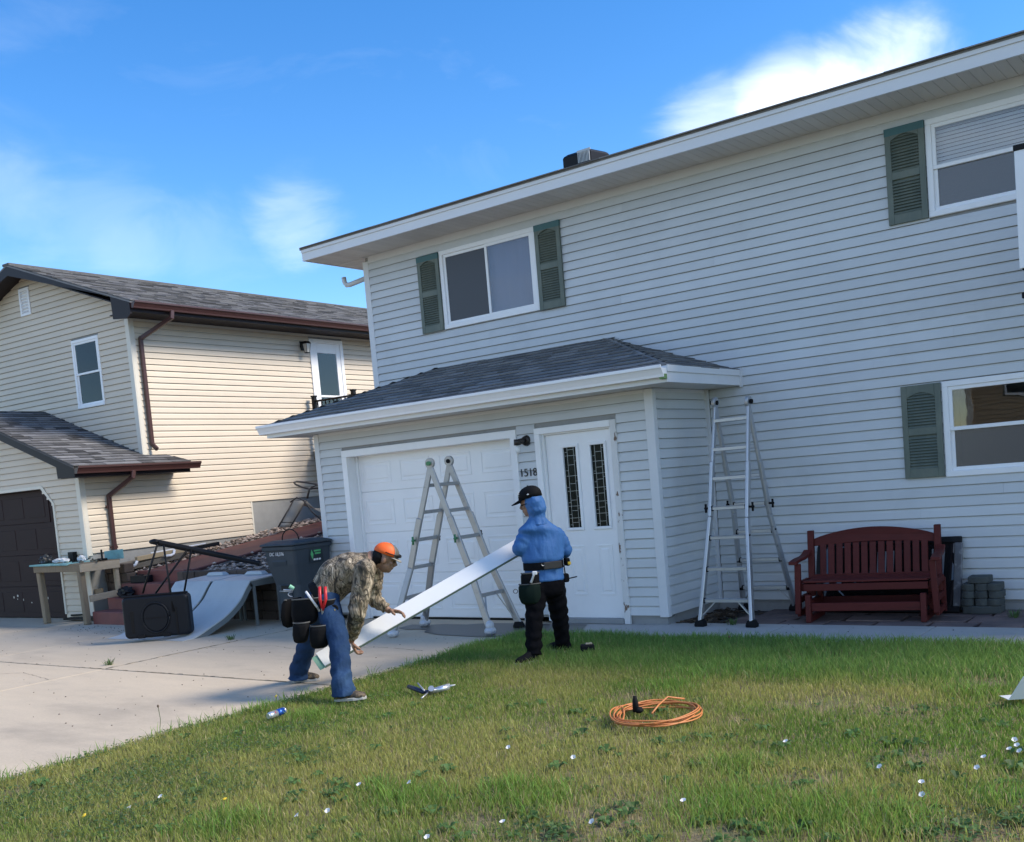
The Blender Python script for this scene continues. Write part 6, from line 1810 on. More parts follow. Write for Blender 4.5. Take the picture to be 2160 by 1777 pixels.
# hair at the nape
hr = MB(); hr.ell(P2h(0, -.050, .002), .078, .062, .075, 16, 10, rot=rot2); hr.ell(P2h(0, -.070, -.05), .062, .045, .05, 14, 8, rot=rot2)
cloth(hr, 'hair', m_hair, w2, vox=.006, wr=.008, size=.02, it=1)
# cap: orange mesh back, grey front, brim, sunglasses
cc2 = P2h(0, .0, .040)
def dome(t0, t1, k=1.0, n=14, m=8):
    rings = []
    for j in range(m):
        a = (math.pi / 2) * j / (m - .6)
        rings.append([cc2 + rot2 @ Vector((.089 * k * math.cos(a) * math.cos(t_), .110 * k * math.cos(a) * math.sin(t_), .095 * k * math.sin(a) ** .9)) for t_ in [t0 + (t1 - t0) * i / n for i in range(n + 1)]])
    vs = [p for r_ in rings for p in r_]; w = n + 1
    return MB().add(vs, [(j * w + i, j * w + i + 1, (j + 1) * w + i + 1, (j + 1) * w + i) for j in range(m - 1) for i in range(n)])
cap2 = dome(R(35), R(145), 1.004).build('cap', m_gcap, w2, smooth=True, fix=False)
md = cap2.modifiers.new('solid', 'SOLIDIFY'); md.thickness = .006
cap2['label'] = 'trucker cap with blaze orange back and grey front'
o = dome(R(145), R(395), 1.0, 26).build('cap_back', m_orange, cap2, smooth=True, fix=False); md = o.modifiers.new('solid', 'SOLIDIFY'); md.thickness = .006
for t_ in (R(35), R(145)):
    pts = [cc2 + rot2 @ Vector((.0905 * math.cos(a) * math.cos(t_), .112 * math.cos(a) * math.sin(t_), .097 * math.sin(a) ** .9)) for a in [(math.pi / 2) * j / 9 for j in range(10)]]
    MB().tube(pts, .003, 6).build('seam', m_tanb, cap2, smooth=True)
brim(cc2, rot2, .082, .075, .0, m_tanb, cap2, drop=.35)
pts = [cc2 + rot2 @ Vector((.094 * math.cos(t_), .118 * math.sin(t_), .020)) for t_ in [R(-10 + 200 * i / 16) for i in range(17)]]
sg = MB().tube(pts, [.004] * 5 + [.013] * 7 + [.004] * 5, 8).build('sunglasses', m_black, w2, smooth=True)
for e in (-1, 1): MB().ell(P2h(e * .032, .083, .002), .011, .008, .007, 8, 6, rot=rot2).build('eye', m_eye, w2)
# tool belt of worker 2
tb2c = pel + td * .035
sN = -H
axb = td
n = 28
rings = [[tb2c + axb * z + sd_ * .195 * k * math.cos(t_) + bd * .158 * k * math.sin(t_) for t_ in [2 * math.pi * i / n for i in range(n)]] for z, k in ((-.035, 1), (.035, 1), (.035, .93), (-.035, .93))]
tb2 = MB().loft(rings + [rings[0]], cap=False).build('tool_belt', m_belt, w2, bevel=.003)
dn = (-Z * .95 - RH * .12).normalized()
big = at(664, 1262, D2 - .22)
pouch(tb2, at(645, 1262, D2 - .20), RH, dn, sN, .24, .22, .06, m_pouch, name='pouch')
pouch(tb2, at(636, 1312, D2 - .26), RH * .95 - H * .2, dn, sN, .15, .17, .09, m_pouch)
pouch(tb2, at(676, 1318, D2 - .28), RH * .95 + H * .1, dn, sN, .17, .19, .09, m_pouch)
pouch(tb2, at(622, 1262, D2 - .06), RH * .5 + H * .8, dn, (-RH * .8 - H * .4), .20, .24, .07, m_pouch)
pouch(tb2, at(690, 1265, D2 - .22), RH, dn, sN, .14, .12, .05, m_pouch)
m_redh = M('red_handle', (.55, .02, .025), .4)
plr = thing('tin_snips', 'red handled snips in the tool pouch of the bending worker', 'snips', tuple(at(680, 1275, D2 - .27)))
for a, b in ((674, 1238), (686, 1238)):
    MB().tube([at(a, b, D2 - .29), at(a + 1, b + 26, D2 - .30), at(681, 1288, D2 - .29)], [.013, .014, .009], 8).build('handle', m_redh, plr, smooth=True)
MB().tube([at(680, 1284, D2 - .29), at(681, 1302, D2 - .27)], [.012, .006], 8).build('jaw', m_alu2, plr)
hm = thing('hammer_handle', 'white handled tool stuck slantwise in the bending worker pouch', 'tool', tuple(at(660, 1265, D2 - .27)))
MB().tube([at(645, 1248, D2 - .28), at(669, 1281, D2 - .28)], .010, 8).build('handle', m_wlogo, hm, smooth=True)
MB().tube([at(669, 1281, D2 - .28), at(674, 1290, D2 - .27)], .008, 8).build('tip', m_alu2, hm)
hk = thing('tape_measure', 'round black and yellow tape measure on the bending worker front belt', 'tape measure', tuple(at(703, 1282, D2 - .24)))
q = at(706, 1284, D2 - .22)
MB().tube([q, q + sN * .045], .036, 16).build('case', m_pouch, hk, bevel=.006)
MB().ell(q + sN * .047 - Z * .008, .018, .006, .012, 10, 6).build('label', M('tool_yellow_worn', (.45, .32, .06), .5), hk)
gk = thing('utility_hook', 'green capped tool hooked on the back of the bending worker belt', 'tool', tuple(at(620, 1245, D2 + .02)))
MB().tube([at(598, 1245, D2), at(618, 1245, D2)], .007, 8).build('shaft', m_alu2, gk)
MB().tube([at(611, 1237, D2), at(620, 1242, D2)], [.018, .014], 10).build('cap', M('mint_plastic', (.25, .55, .36), .4), gk)
MB().tube([at(617 + 9 * math.cos(R(a)), 1254 + 5 * math.sin(R(a)), D2) for a in range(90, 271, 20)], .004, 6).build('loop', m_alu2, gk)

# ---------------------------------------------------------------- the white trim they hold
b0, b1 = at(676, 1392, 8.97), at(1114, 1141, 9.80)
bd0 = (b1 - b0).normalized()
nrm = (-(FW * .86) + UP * .5); nrm = (nrm - bd0 * nrm.dot(bd0)).normalized()
wv = bd0.cross(nrm).normalized()
if wv.z < 0: wv = -wv
tb_ = thing('trim_board', 'long white aluminium trim board held between the two workers', 'trim board', tuple(b0))
m_coil = M('white_coil_aluminium', (.80, .80, .79), .22, 3, .03, metal=.0, spec=.6)
MB().obox((b0 + b1) / 2, (b1 - b0) / 2, wv * .074, nrm * .002).build('face', m_coil, tb_)
MB().obox((b0 + b1) / 2 - wv * .074 - nrm * .016, (b1 - b0) / 2, wv * .002, nrm * .018).build('lower_flange', M('grey_green_coil_back', (.30, .36, .33), .35), tb_)
MB().obox((b0 + b1) / 2 + wv * .074 - nrm * .008, (b1 - b0) / 2, wv * .002, nrm * .009).build('upper_hem', m_coil, tb_)
MB().obox(b0 - bd0 * .02 - wv * .01 - nrm * .012, bd0 * .03, wv * .07, nrm * .002).build('bent_end', M('mint_coil_back', (.22, .40, .30), .4), tb_)

# ================================================================ THINGS ON THE LAWN
LZ = G + .02
cd = thing('extension_cord', 'coiled orange extension cord with black plug lying on the grass', 'cord', (3.36, -4.90, LZ))
m_cord = M('faded_orange_cord', (.56, .20, .06), .5, 20, .12)
c0 = Vector((3.375, -4.915, LZ + .028))
ea = (ground_px(1478, 1505, LZ) - ground_px(1290, 1520, LZ)) / 2; eb = (ground_px(1385, 1492, LZ) - ground_px(1385, 1541, LZ)) / 2
cc = (ground_px(1478, 1505, LZ) + ground_px(1290, 1520, LZ) + ground_px(1385, 1492, LZ) + ground_px(1385, 1541, LZ)) / 4
random.seed(3)
for l in range(8):
    kx, ky = random.uniform(.86, 1.0), random.uniform(.80, 1.0); ox_, oy_ = random.uniform(-.02, .02), random.uniform(-.02, .02); ph = random.uniform(0, 6)
    pts = []
    for i in range(41):
        a = 2 * math.pi * i / 40
        p = cc + ea * kx * math.cos(a) * (1 + .04 * math.sin(3 * a + ph)) + eb * ky * math.sin(a) * (1 + .06 * math.sin(2 * a + ph)) + Vector((ox_, oy_, 0))
        p.z = LZ + .018 + .0035 * l + .010 * math.sin(2 * a + ph + l)
        pts.append(p)
    MB().tube(pts, .0052, 6).build('cord_loop', m_cord, cd, smooth=True)
MB().tube([ground_px(1445, 1490, LZ) + Z * .05, ground_px(1410, 1492, LZ) + Z * .07, ground_px(1392, 1505, LZ) + Z * .06, ground_px(1376, 1518, LZ) + Z * .04], .0065, 6).build('cord_end', m_cord, cd, smooth=True)
hpnt = ground_px(1306, 1518, LZ)
MB().tube([hpnt + Z * .03 + ea * .12 * math.cos(a) + eb * .5 * math.sin(a) + Z * .02 * math.sin(a) for a in [R(30 * i) for i in range(13)]], .0065, 6).build('cord_wrap', m_cord, cd, smooth=True)
pg = ground_px(1342, 1508, LZ)
MB().tube([pg + Z * .02, pg + Z * .09, pg + Z * .125], [.022, .020, .012], 10).ell(pg + Z * .03 + RH * .02, .03, .03, .022).build('plug', m_rub, cd, smooth=True)
# drink can
cn = thing('drink_can', 'blue and silver drink can lying on the grass near the driveway', 'can', tuple(ground_px(583, 1516, LZ)))
e0, e1 = ground_px(563, 1522, LZ) + Z * .033, ground_px(605, 1509, LZ) + Z * .042
dd = (e1 - e0).normalized(); ln = .165; mdc = (e0 + e1) / 2; e0, e1 = mdc - dd * ln / 2, mdc + dd * ln / 2
m_cans = M('silver_can', (.62, .66, .72), .25, metal=.7); m_canb = M('blue_can', (.02, .10, .50), .25, metal=.5); m_canr = M('red_can_print', (.55, .05, .08), .3)
MB().tube([e0 + dd * .006, e0 + dd * .018, e0.lerp(e1, .50)], [.022, .0265, .0265], 18).build('silver_half', m_cans, cn, smooth=True)
MB().tube([e0.lerp(e1, .50), e1 - dd * .016], .0265, 18).build('blue_half', m_canb, cn, smooth=True)
MB().tube([e1 - dd * .016, e1 - dd * .005, e1], [.0265, .023, .024], 18).build('can_top', m_cans, cn, smooth=True)
MB().ell(e0.lerp(e1, .46) - H * .024 + Z * .010, .014, .006, .012, 10, 6).build('red_mark', m_canr, cn)
MB().tube([e0 - dd * .001, e0 + dd * .007], .021, 16).build('can_base', m_cans, cn)
# caulking gun
cg = thing('caulking_gun', 'silver and dark blue caulking gun lying in the grass', 'caulking gun', tuple(ground_px(905, 1462, LZ)))
gp = lambda x, y, h=.03: ground_px(x, y + h * 230, LZ) + Z * h
m_gunb = M('dark_blue_grip', (.012, .02, .06), .4)
MB().tube([gp(912, 1457), gp(950, 1447, .05)], .014, 10).build('barrel_rod', m_alu2, cg, smooth=True)
MB().tube([gp(914, 1459, .03), gp(948, 1451, .045)], .022, 10).build('cartridge', m_cans, cg, smooth=True)
MB().tube([gp(948, 1450, .05), gp(962, 1447, .06)], [.010, .003], 8).build('nozzle', m_wlogo, cg, smooth=True)
MB().tube([gp(911, 1462, .012), gp(911, 1455, .06)], .024, 12).build('end_plate', m_alu2, cg)
MB().tube([gp(908, 1460), gp(893, 1461, .025), gp(880, 1456, .035), gp(863, 1450, .045)], [.012, .017, .020, .016], 10).build('grip', m_gunb, cg, smooth=True)
MB().tube([gp(896, 1459, .04), gp(888, 1450, .06), gp(883, 1444, .08)], .007, 8).build('trigger', m_alu2, cg, smooth=True)
MB().tube([gp(905, 1461), gp(897, 1468, .02), gp(889, 1474, .012)], .006, 8).build('plunger_rod', m_alu2, cg, smooth=True)
# battery / radio
bt = thing('black_charger', 'small black tool battery lying in the grass beside the worker', 'battery', tuple(ground_px(1240, 1376, LZ)))
q = ground_px(1240, 1378, LZ)
MB().obox(q + Z * .045, RH * .062, H * .05, Z * .036).build('case', m_rub, bt, bevel=.014, seg=2)
MB().obox(q + Z * .086 + RH * .015, RH * .03, H * .02, Z * .006).build('contact', M('tan_contact', (.40, .33, .22), .5), bt, bevel=.003)
# white offcut at the right edge
oc = thing('metal_offcut', 'white bent metal offcut on the grass at the right edge', 'offcut', tuple(ground_px(2150, 1478, LZ)))
a_, b_, c_ = ground_px(2128, 1484, LZ) + Z * .02, ground_px(2185, 1480, LZ) + Z * .02, ground_px(2162, 1486, LZ) + Z * .17
MB().prism([a_, b_, c_ + RH * .1, c_], H * .004).build('face', m_coil, oc)
MB().prism([a_, b_, b_ + H * .12, a_ + H * .12], Z * .003).build('flange', m_coil, oc)
# ================================================================ LAWN
def vnoise(x, y, s, seed):
    g_ = np.random.default_rng(seed).random((256, 256))
    x, y = x * s + 1000.3, y * s + 1000.7
    xi, yi = np.floor(x).astype(int), np.floor(y).astype(int); fx, fy = x - xi, y - yi
    fx, fy = fx * fx * (3 - 2 * fx), fy * fy * (3 - 2 * fy)
    a = g_[xi % 256, yi % 256]; b = g_[(xi + 1) % 256, yi % 256]; c = g_[xi % 256, (yi + 1) % 256]; d = g_[(xi + 1) % 256, (yi + 1) % 256]
    return (a * (1 - fx) + b * fx) * (1 - fy) + (c * (1 - fx) + d * fx) * fy
def fbm(x, y, s, seed): return .55 * vnoise(x, y, s, seed) + .3 * vnoise(x, y, s * 2.1, seed + 1) + .15 * vnoise(x, y, s * 4.3, seed + 2)
LX0, LX1, LY0, LY1 = DRX + .02, 12.0, -15.9, -2.03
def lawn_z(x, y): return G - .012 + .03 * fbm(np.asarray(x), np.asarray(y), .9, 40) - .012
nx, ny = 120, 140
gx = np.linspace(LX0, LX1, nx + 1); gy = np.linspace(LY0, LY1, ny + 1)
XX, YY = np.meshgrid(gx, gy)
ZZ = lawn_z(XX, YY)
me = bpy.data.meshes.new('lawn')
me.from_pydata(np.c_[XX.ravel(), YY.ravel(), ZZ.ravel()].tolist(), [], [(j * (nx + 1) + i, j * (nx + 1) + i + 1, (j + 1) * (nx + 1) + i + 1, (j + 1) * (nx + 1) + i) for j in range(ny) for i in range(nx)])
me.materials.append(M('lawn_soil', (.19, .15, .09), .95, 4.0, .25, col2=(.14, .15, .055), lo=.42, hi=.62, bump=45, bstr=.7, bdist=.02, fine=(90, .3)))
lw_ = bpy.data.objects.new('lawn', me); COL.objects.link(lw_); lw_['kind'] = 'structure'

def to_px(P):
    d = P - np.array(CAM); z = d @ np.array(FW)
    return 1080 + FPX * (d @ np.array(RT)) / z, 1187.1 - FPX * (d @ np.array(UP)) / z, z
def grass_material():
    mt = bpy.data.materials.new('grass_blade'); mt.use_nodes = True
    N, L = mt.node_tree.nodes, mt.node_tree.links
    b = N['Principled BSDF']; b.inputs['Roughness'].default_value = .55; b.inputs['Specular IOR Level'].default_value = .35
    at_ = N.new('ShaderNodeAttribute'); at_.attribute_name = 'tint'
    L.new(at_.outputs['Color'], b.inputs['Base Color'])
    tr = N.new('ShaderNodeBsdfTranslucent'); L.new(at_.outputs['Color'], tr.inputs[0])
    mx = N.new('ShaderNodeMixShader'); mx.inputs[0].default_value = .55
    L.new(b.outputs[0], mx.inputs[1]); L.new(tr.outputs[0], mx.inputs[2]); L.new(mx.outputs[0], N['Material Output'].inputs['Surface'])
    return mt
m_grass = grass_material()
# tall lush tufts, bare spots and weedy ground measured in the photograph: px, py, radius (m)
TUFT = [(1560, 1700, .42), (1720, 1720, .40), (1860, 1735, .30), (1130, 1690, .28), (860, 1690, .30), (790, 1672, .18), (650, 1515, .22), (560, 1500, .14), (1080, 1670, .20), (2060, 1465, .22), (1480, 1425, .35), (1650, 1425, .3),
        (1545, 1620, .22), (1420, 1455, .3), (470, 1750, .3), (2120, 1690, .2)]
BARE = [(1300, 1720, .40), (1180, 1770, .3), (1760, 1480, .38), (1900, 1500, .3), (2080, 1440, .25), (1340, 1470, .22), (1540, 1520, .16), (1950, 1600, .2), (1010, 1740, .25), (1700, 1650, .2), (2050, 1760, .3), (20, 1670, .15), (1500, 1760, .25)]
WEED = [(120, 1690, .5), (300, 1640, .45), (480, 1580, .35), (620, 1540, .28), (760, 1480, .25), (250, 1740, .4), (640, 1600, .25), (2000, 1750, .22), (1150, 1765, .22), (430, 1660, .4)]
def spots(lst, x, y):
    out = np.zeros(len(x))
    for px, py, r_ in lst:
        p = ground_px(px, py, G)
        out = np.maximum(out, np.clip(1.25 - np.hypot(x - p.x, y - p.y) / r_, 0, 1))
    return out
def make_grass(name, n, seed, hmin, hmax, keep, mixcol, wid, lean=.5):
    r = np.random.default_rng(seed)
    x = r.uniform(LX0 - .03, 8.5, n); y = r.uniform(-9.2, LY1 + .03, n)
    z = lawn_z(x, y)
    px, py, dp = to_px(np.c_[x, y, z])
    vis = (dp > 1.5) & (px > -260) & (px < 2420) & (py > 1200) & (py < 2050)
    x, y, z, dp = x[vis], y[vis], z[vis], dp[vis]
    k = keep(x, y, r)
    x, y, z, dp = x[k], y[k], z[k], dp[k]
    m_ = len(x)
    h, col = mixcol(x, y, r)
    hh = r.uniform(hmin, hmax, m_) * h
    a = r.uniform(0, 2 * np.pi, m_); la = r.uniform(0, 2 * np.pi, m_); ll_ = r.uniform(.1, lean, m_) * hh
    w = wid * r.uniform(.7, 1.3, m_)
    ca, sa = np.cos(a) * w, np.sin(a) * w
    lx, ly = np.cos(la) * ll_, np.sin(la) * ll_
    V = np.zeros((m_, 5, 3), np.float32)
    V[:, 0] = np.c_[x - ca, y - sa, z - .005]; V[:, 1] = np.c_[x + ca, y + sa, z - .005]
    V[:, 2] = np.c_[x + lx * .4 - ca * .8, y + ly * .4 - sa * .8, z + hh * .6]; V[:, 3] = np.c_[x + lx * .4 + ca * .8, y + ly * .4 + sa * .8, z + hh * .6]
    V[:, 4] = np.c_[x + lx, y + ly, z + hh * .97]
    base = (np.arange(m_) * 5)[:, None]
    idx = np.concatenate([base + np.array([0, 1, 3, 2]), base + np.array([2, 3, 4])], 1).ravel().astype(np.int32)
    me = bpy.data.meshes.new(name)
    me.vertices.add(m_ * 5); me.vertices.foreach_set('co', V.ravel())
    me.loops.add(len(idx)); me.loops.foreach_set('vertex_index', idx)
    tot_ = np.tile(np.array([4, 3], np.int32), m_); st_ = np.concatenate([[0], np.cumsum(tot_)[:-1]]).astype(np.int32)
    me.polygons.add(m_ * 2); me.polygons.foreach_set('loop_start', st_)
    me.update(calc_edges=True); me.validate()
    ca_ = me.color_attributes.new('tint', 'FLOAT_COLOR', 'POINT')
    cc_ = np.ones((m_, 5, 4), np.float32); cc_[:, :, :3] = col[:, None, :]
    cc_[:, 4, :3] *= np.array([1.12, 1.06, .95])
    ca_.data.foreach_set('color', cc_.ravel())
    me.materials.append(m_grass)
    o = bpy.data.objects.new(name, me); COL.objects.link(o); o['kind'] = 'stuff'
    return o, m_
GREEN = np.array([.185, .30, .055]); DEEP = np.array([.21, .37, .105]); YELL = np.array([.43, .43, .13]); STRAW = np.array([.52, .44, .23]); BLUEG = np.array([.12, .20, .08])
def keep_short(x, y, r):
    b = spots(BARE, x, y); n_ = fbm(x, y, 1.3, 77)
    p = 1.0 - .8 * b - .55 * np.clip((n_ - .58) * 6, 0, 1)
    return r.random(len(x)) < np.clip(p, .08, 1)
def col_short(x, y, r):
    m_ = len(x)
    n_ = fbm(x, y, .8, 11); n2_ = fbm(x, y, 3.1, 21)
    edge = np.clip((y + 3.75) / .5, 0, 1)                       # strip along the walk: lusher grass, the house shade also put into its green
    t = np.clip((n_ - .36) * 3.0 + .30 + (n2_ - .5) * 1.1 + r.normal(0, .22, m_), 0, 1) * (1 - .85 * edge)
    tf_ = spots(TUFT, x, y); wd = spots(WEED, x, y)
    t = t * (1 - .8 * tf_) * (1 - .55 * wd)
    c = GREEN * (1 - t)[:, None] + YELL * t[:, None]
    c = c * (1 - edge * .55)[:, None] + DEEP * (edge * .55)[:, None]
    s = r.random(m_) < (.13 * (1 - edge) + .04 + .25 * spots(BARE, x, y))
    c[s] = STRAW * r.uniform(.7, 1.15, (s.sum(), 1))
    c *= r.uniform(.72, 1.3, (m_, 1))
    h = (1 + .9 * edge + .55 * tf_) * (.75 + .5 * n2_)
    return h, c
g1, k1 = make_grass('grass', 420000, 5, .026, .058, keep_short, col_short, .0026, .75)
tag(g1, 'patchy yellow green mown grass of the front lawn', 'grass')
def keep_tall(x, y, r):
    e = np.clip((y + 3.1) / .7, 0, 1) * (fbm(x, y, 2.2, 91) > .38)
    p = .95 * spots(TUFT, x, y) ** 1.5 + .3 * e + .85 * np.clip((y + 2.22) / .15, 0, 1) + .8 * np.clip((LX0 + .12 - x) / .12, 0, 1) * (fbm(x, y, 3, 93) > .42)
    return r.random(len(x)) < p
def col_tall(x, y, r):
    m_ = len(x)
    t = np.clip(r.normal(.35, .2, m_), 0, 1)[:, None]
    sun_ = np.clip((-3.4 - y) / .6, 0, 1)[:, None]  # sunlit tint mixed into the blade colour beyond the house shadow
    c = DEEP * (1 - t) + GREEN * 1.5 * t
    c = c * (1 - sun_ * .6) + np.array([.22, .36, .06]) * sun_ * .6
    return np.ones(m_) * (.7 + .6 * fbm(x, y, 4, 95)), c * r.uniform(.75, 1.25, (m_, 1))
g2, k2 = make_grass('tall_grass', 110000, 6, .06, .13, keep_tall, col_tall, .0028, .8)
tag(g2, 'taller green grass tufts and fringe along the paving', 'grass')
# low broad-leaved weeds
def weeds(n, seed):
    r = np.random.default_rng(seed)
    x = r.uniform(LX0 - .06, 7, n); y = r.uniform(-9, LY1, n)
    p = spots(WEED, x, y) * .9 + .9 * np.clip((LX0 + .22 - x) / .22, 0, 1) * (y < -3) + .05 * (fbm(x, y, 1.6, 63) > .6)
    k = r.random(n) < p; x, y = x[k], y[k]; z = lawn_z(x, y) + r.uniform(.012, .045, len(x))
    m_ = len(x); a = r.uniform(0, 6.28, m_); s = r.uniform(.006, .014, m_)
    d = np.c_[np.cos(a), np.sin(a), r.uniform(-.5, .5, m_)]; e = np.c_[-np.sin(a), np.cos(a), r.uniform(-.4, .4, m_)]
    c = np.c_[x, y, z]
    V = np.stack([c - d * s[:, None], c + e * (s * .7)[:, None], c + d * s[:, None], c - e * (s * .7)[:, None]], 1).astype(np.float32)
    me = bpy.data.meshes.new('clover'); me.vertices.add(m_ * 4); me.vertices.foreach_set('co', V.ravel())
    me.loops.add(m_ * 4); me.loops.foreach_set('vertex_index', np.arange(m_ * 4, dtype=np.int32))
    me.polygons.add(m_); me.polygons.foreach_set('loop_start', (np.arange(m_) * 4).astype(np.int32)); me.update(calc_edges=True); me.validate()
    ca_ = me.color_attributes.new('tint', 'FLOAT_COLOR', 'POINT')
    cl_ = np.ones((m_, 4, 4), np.float32); cl_[:, :, :3] = (BLUEG * r.uniform(.6, 1.5, (m_, 1)))[:, None, :]
    ca_.data.foreach_set('color', cl_.ravel()); me.materials.append(m_grass)
    o = bpy.data.objects.new('clover', me); COL.objects.link(o); o['kind'] = 'stuff'
    return tag(o, 'low clover and leafy weeds along the edge of the driveway', 'weeds')
weeds(130000, 8)
# thatch: dry blades lying flat between the living ones
def keep_thatch(x, y, r): return r.random(len(x)) < np.clip(.25 + .7 * spots(BARE, x, y) + .5 * (fbm(x, y, 1.3, 77) > .55), 0, 1)
def col_thatch(x, y, r): return np.ones(len(x)), STRAW * r.uniform(.45, 1.2, (len(x), 1)) * np.array([1, .97, .9])
g3, k3 = make_grass('thatch', 90000, 16, .010, .022, keep_thatch, col_thatch, .0022, 3.5)
tag(g3, 'dry straw coloured thatch lying between the grass', 'thatch')
# broad-leaved rosettes
def rosettes(n, seed):
    r = np.random.default_rng(seed); V, F = [], []
    for i in range(n):
        px_, py_ = r.uniform(0, 2160), r.uniform(1480, 1790)
        c = ground_px(px_, py_, G)
        if c.x < LX0 + .05 or c.y > LY1 - .1: continue
        z0 = float(lawn_z(c.x, c.y)); k = r.integers(5, 10); a0 = r.uniform(0, 6.3); s = r.uniform(.03, .075)
        for j in range(k):
            a = a0 + j * 6.283 / k + r.normal(0, .2); d = Vector((math.cos(a), math.sin(a), 0)); e = Vector((-math.sin(a), math.cos(a), 0)) * s * .22
            p0 = Vector((c.x, c.y, z0 + .008)); p1 = p0 + d * s * .55 + Z * s * r.uniform(.3, .6); p2 = p0 + d * s + Z * s * r.uniform(.1, .5)
            q = len(V); V += [tuple(p0 - e * .3), tuple(p0 + e * .3), tuple(p1 + e), tuple(p1 - e), tuple(p2)]; F += [(q, q + 1, q + 2, q + 3), (q + 3, q + 2, q + 4)]
    me = bpy.data.meshes.new('broadleaf_weeds'); me.from_pydata(V, [], F)
    ca_ = me.color_attributes.new('tint', 'FLOAT_COLOR', 'POINT'); m_ = len(V) // 5
    cl_ = np.ones((m_, 5, 4), np.float32); cl_[:, :, :3] = (np.array([.13, .24, .075]) * r.uniform(.6, 1.4, (m_, 1)))[:, None, :]
    ca_.data.foreach_set('color', cl_.ravel()); me.materials.append(m_grass)
    o = bpy.data.objects.new('broadleaf_weeds', me); COL.objects.link(o); o['kind'] = 'stuff'
    return tag(o, 'small broad leaved weed rosettes spread through the lawn', 'weeds')
rosettes(260, 31)
# ---- flowers: white bindweed cups and yellow dandelions
m_petal = M('white_petal', (.78, .76, .74), .6); m_yel = M('yellow_petal', (.75, .52, .03), .6); m_stem = M('green_stem', (.06, .11, .03), .7)
FL = [(340, 1682), (274, 1705), (628, 1722), (692, 1712), (758, 1657), (865, 1652), (902, 1768), (1073, 1578), (1250, 1735), (1061, 1736), (1442, 1691), (1658, 1566), (1857, 1619), (1944, 1652), (1946, 1678), (2062, 1621), (2076, 1599), (2130, 1582), (2140, 1562), (2146, 1574), (2152, 1586), (1210, 1599)]
WHERE = ['farther one of the pair at lower left', 'nearer one of the pair at lower left', 'left one of the pair below the can', 'right one of the pair below the can', 'beside the bright tuft left of centre', 'behind the bright tuft left of centre', 'at the bottom edge left of centre',
         'left of the orange cord', 'at the bottom right of the cord', 'at the bottom between tufts and cord', 'below the orange cord', 'right of the orange cord', 'right of centre before the bare patch', 'farther one of the stacked pair at right', 'nearer one of the stacked pair at right', 'lower left of the cluster at right',
         'just left of the cluster at right', 'left in the cluster at the right edge', 'top of the cluster at the right edge', 'middle of the cluster at the right edge', 'lowest in the cluster at the right edge', 'between the cord and the bright tuft']
def flower(px, py, label, yellow=False):
    p = ground_px(px, py, G + .055); gz = float(lawn_z(p.x, p.y))
    t = thing('dandelion_flower' if yellow else 'bindweed_flower', label, 'flower', (p.x, p.y, gz), group='yellow flowers on the lawn' if yellow else 'white flowers on the lawn')
    tilt = Vector((random.uniform(-.5, .3), random.uniform(-.9, -.2), 1)).normalized(); a_ = tilt.orthogonal().normalized(); b_ = tilt.cross(a_)
    top = Vector((p.x, p.y, G + .055))
    MB().tube([(p.x, p.y, gz), top], .002, 5).build('stem', m_stem, t)
    n = 12; rings = []
    for h_, rr_ in (((0, .003), (.006, .007), (.009, .012), (.010, .0145)) if not yellow else ((0, .004), (.005, .011), (.008, .014), (.011, .008))):
        rings.append([top + tilt * h_ + (a_ * math.cos(2 * math.pi * i / n) + b_ * math.sin(2 * math.pi * i / n)) * rr_ * (1 + .12 * math.sin(5 * 2 * math.pi * i / n)) for i in range(n)])
    MB().loft(rings, cap=yellow).build('petals', m_yel if yellow else m_petal, t, smooth=True, fix=False)
random.seed(9)
for (q, w_) in zip(FL, WHERE): flower(*q, 'small white bindweed flower in the grass, ' + w_)
for q, w_ in zip([(179, 1722), (474, 1688), (583, 1470)], ['in the lower left corner', 'left of the lawn centre', 'at the driveway edge by the worker']): flower(*q, 'small yellow dandelion in the grass, ' + w_, True)
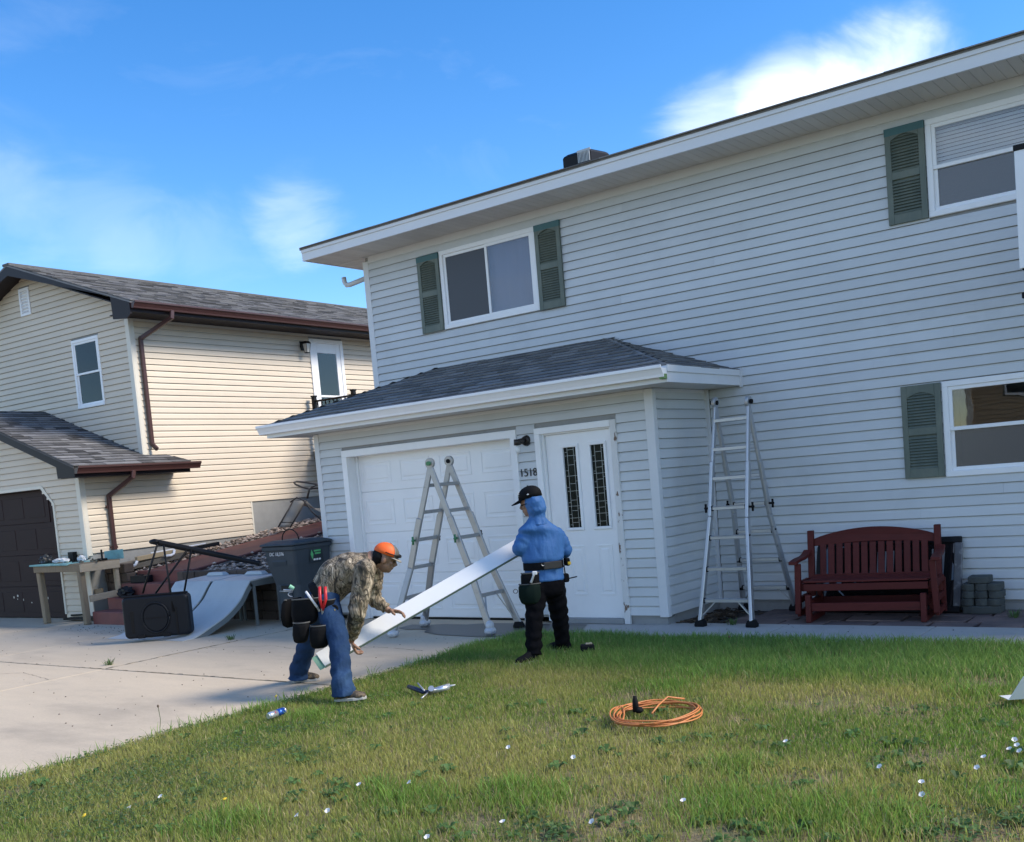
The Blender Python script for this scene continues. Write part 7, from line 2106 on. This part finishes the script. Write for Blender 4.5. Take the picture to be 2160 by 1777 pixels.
# weed tufts in the paving joints and seed stalks
def sprig(px, py, n, h, label, name='weed_tuft', zz=G):
    p = ground_px(px, py, zz); t = thing(name, label, 'weed', (p.x, p.y, zz))
    mb = MB()
    for i in range(n):
        a = random.uniform(0, 6.28); s = random.uniform(.0, .05); hh = h * random.uniform(.5, 1.1)
        b_ = p + Vector((math.cos(a) * s, math.sin(a) * s, 0)); tip = b_ + Vector((math.cos(a) * hh * .6, math.sin(a) * hh * .6, hh))
        w_ = Vector((-math.sin(a), math.cos(a), 0)) * .004
        m2 = b_.lerp(tip, .5) + Z * hh * .12
        mb.add([b_ - w_, b_ + w_, m2 + w_, m2 - w_, tip], [(0, 1, 2, 3), (3, 2, 4)])
    mb.build('leaf_blades', M('weed_green', (.075, .13, .035), .6, 20, .2), t, fix=False, kind='stuff')
sprig(230, 1403, 40, .07, 'grass tuft in the driveway joint at left')
sprig(487, 1350, 36, .07, 'grass tuft in the driveway joint before the skate ramps')
sprig(1545, 1318, 40, .07, 'weed tuft between the pavers beside the ladder')
sprig(2140, 1303, 40, .08, 'weed tuft between the pavers at the right edge')
def stalk(px, py, h, label):
    p = ground_px(px, py, G); t = thing('seed_stalk', label, 'weed', (p.x, p.y, G))
    tip = p + Vector((random.uniform(-.03, .03), 0, h))
    MB().tube([p, p.lerp(tip, .5) + RH * .012, tip], .0022, 5).build('stem', m_stem, t)
    MB().ell(tip, .008, .008, .012, 8, 6).build('seed_head', M('dry_seed', (.13, .09, .06), .9), t)
stalk(700, 1436, .17, 'thin seed stalk at the driveway edge near the bending worker')
stalk(337, 1546, .20, 'thin seed stalk at the driveway edge in the lower left')
stalk(1538, 1372, .12, 'branched seed stalk in the grass before the ladder')
# bits of gravel and twigs on the paving
pts, szs = [], []
for i in range(240):
    pts.append((rng.uniform(-9, 0), rng.uniform(-6.5, -1.6), G + .003)); szs.append(rng.uniform(.003, .009))
for i in range(60): pts.append((rng.uniform(-8.2, -6), rng.uniform(-2.7, -2.1), G + .003)); szs.append(rng.uniform(.004, .013))
for i in range(60): pts.append((rng.uniform(.3, 7), rng.uniform(-1.95, -1.1), G + .005)); szs.append(rng.uniform(.003, .009))
pv, pf = pebble_mesh(pts, szs)
me = bpy.data.meshes.new('grit'); me.from_pydata(pv.tolist(), [], pf); me.materials.append(M('dark_grit', (.08, .065, .05), .9, 6, .2, island=.6))
o = bpy.data.objects.new('grit', me); COL.objects.link(o); o['kind'] = 'stuff'; tag(o, 'scattered grit and crumbs on the concrete paving', 'gravel')
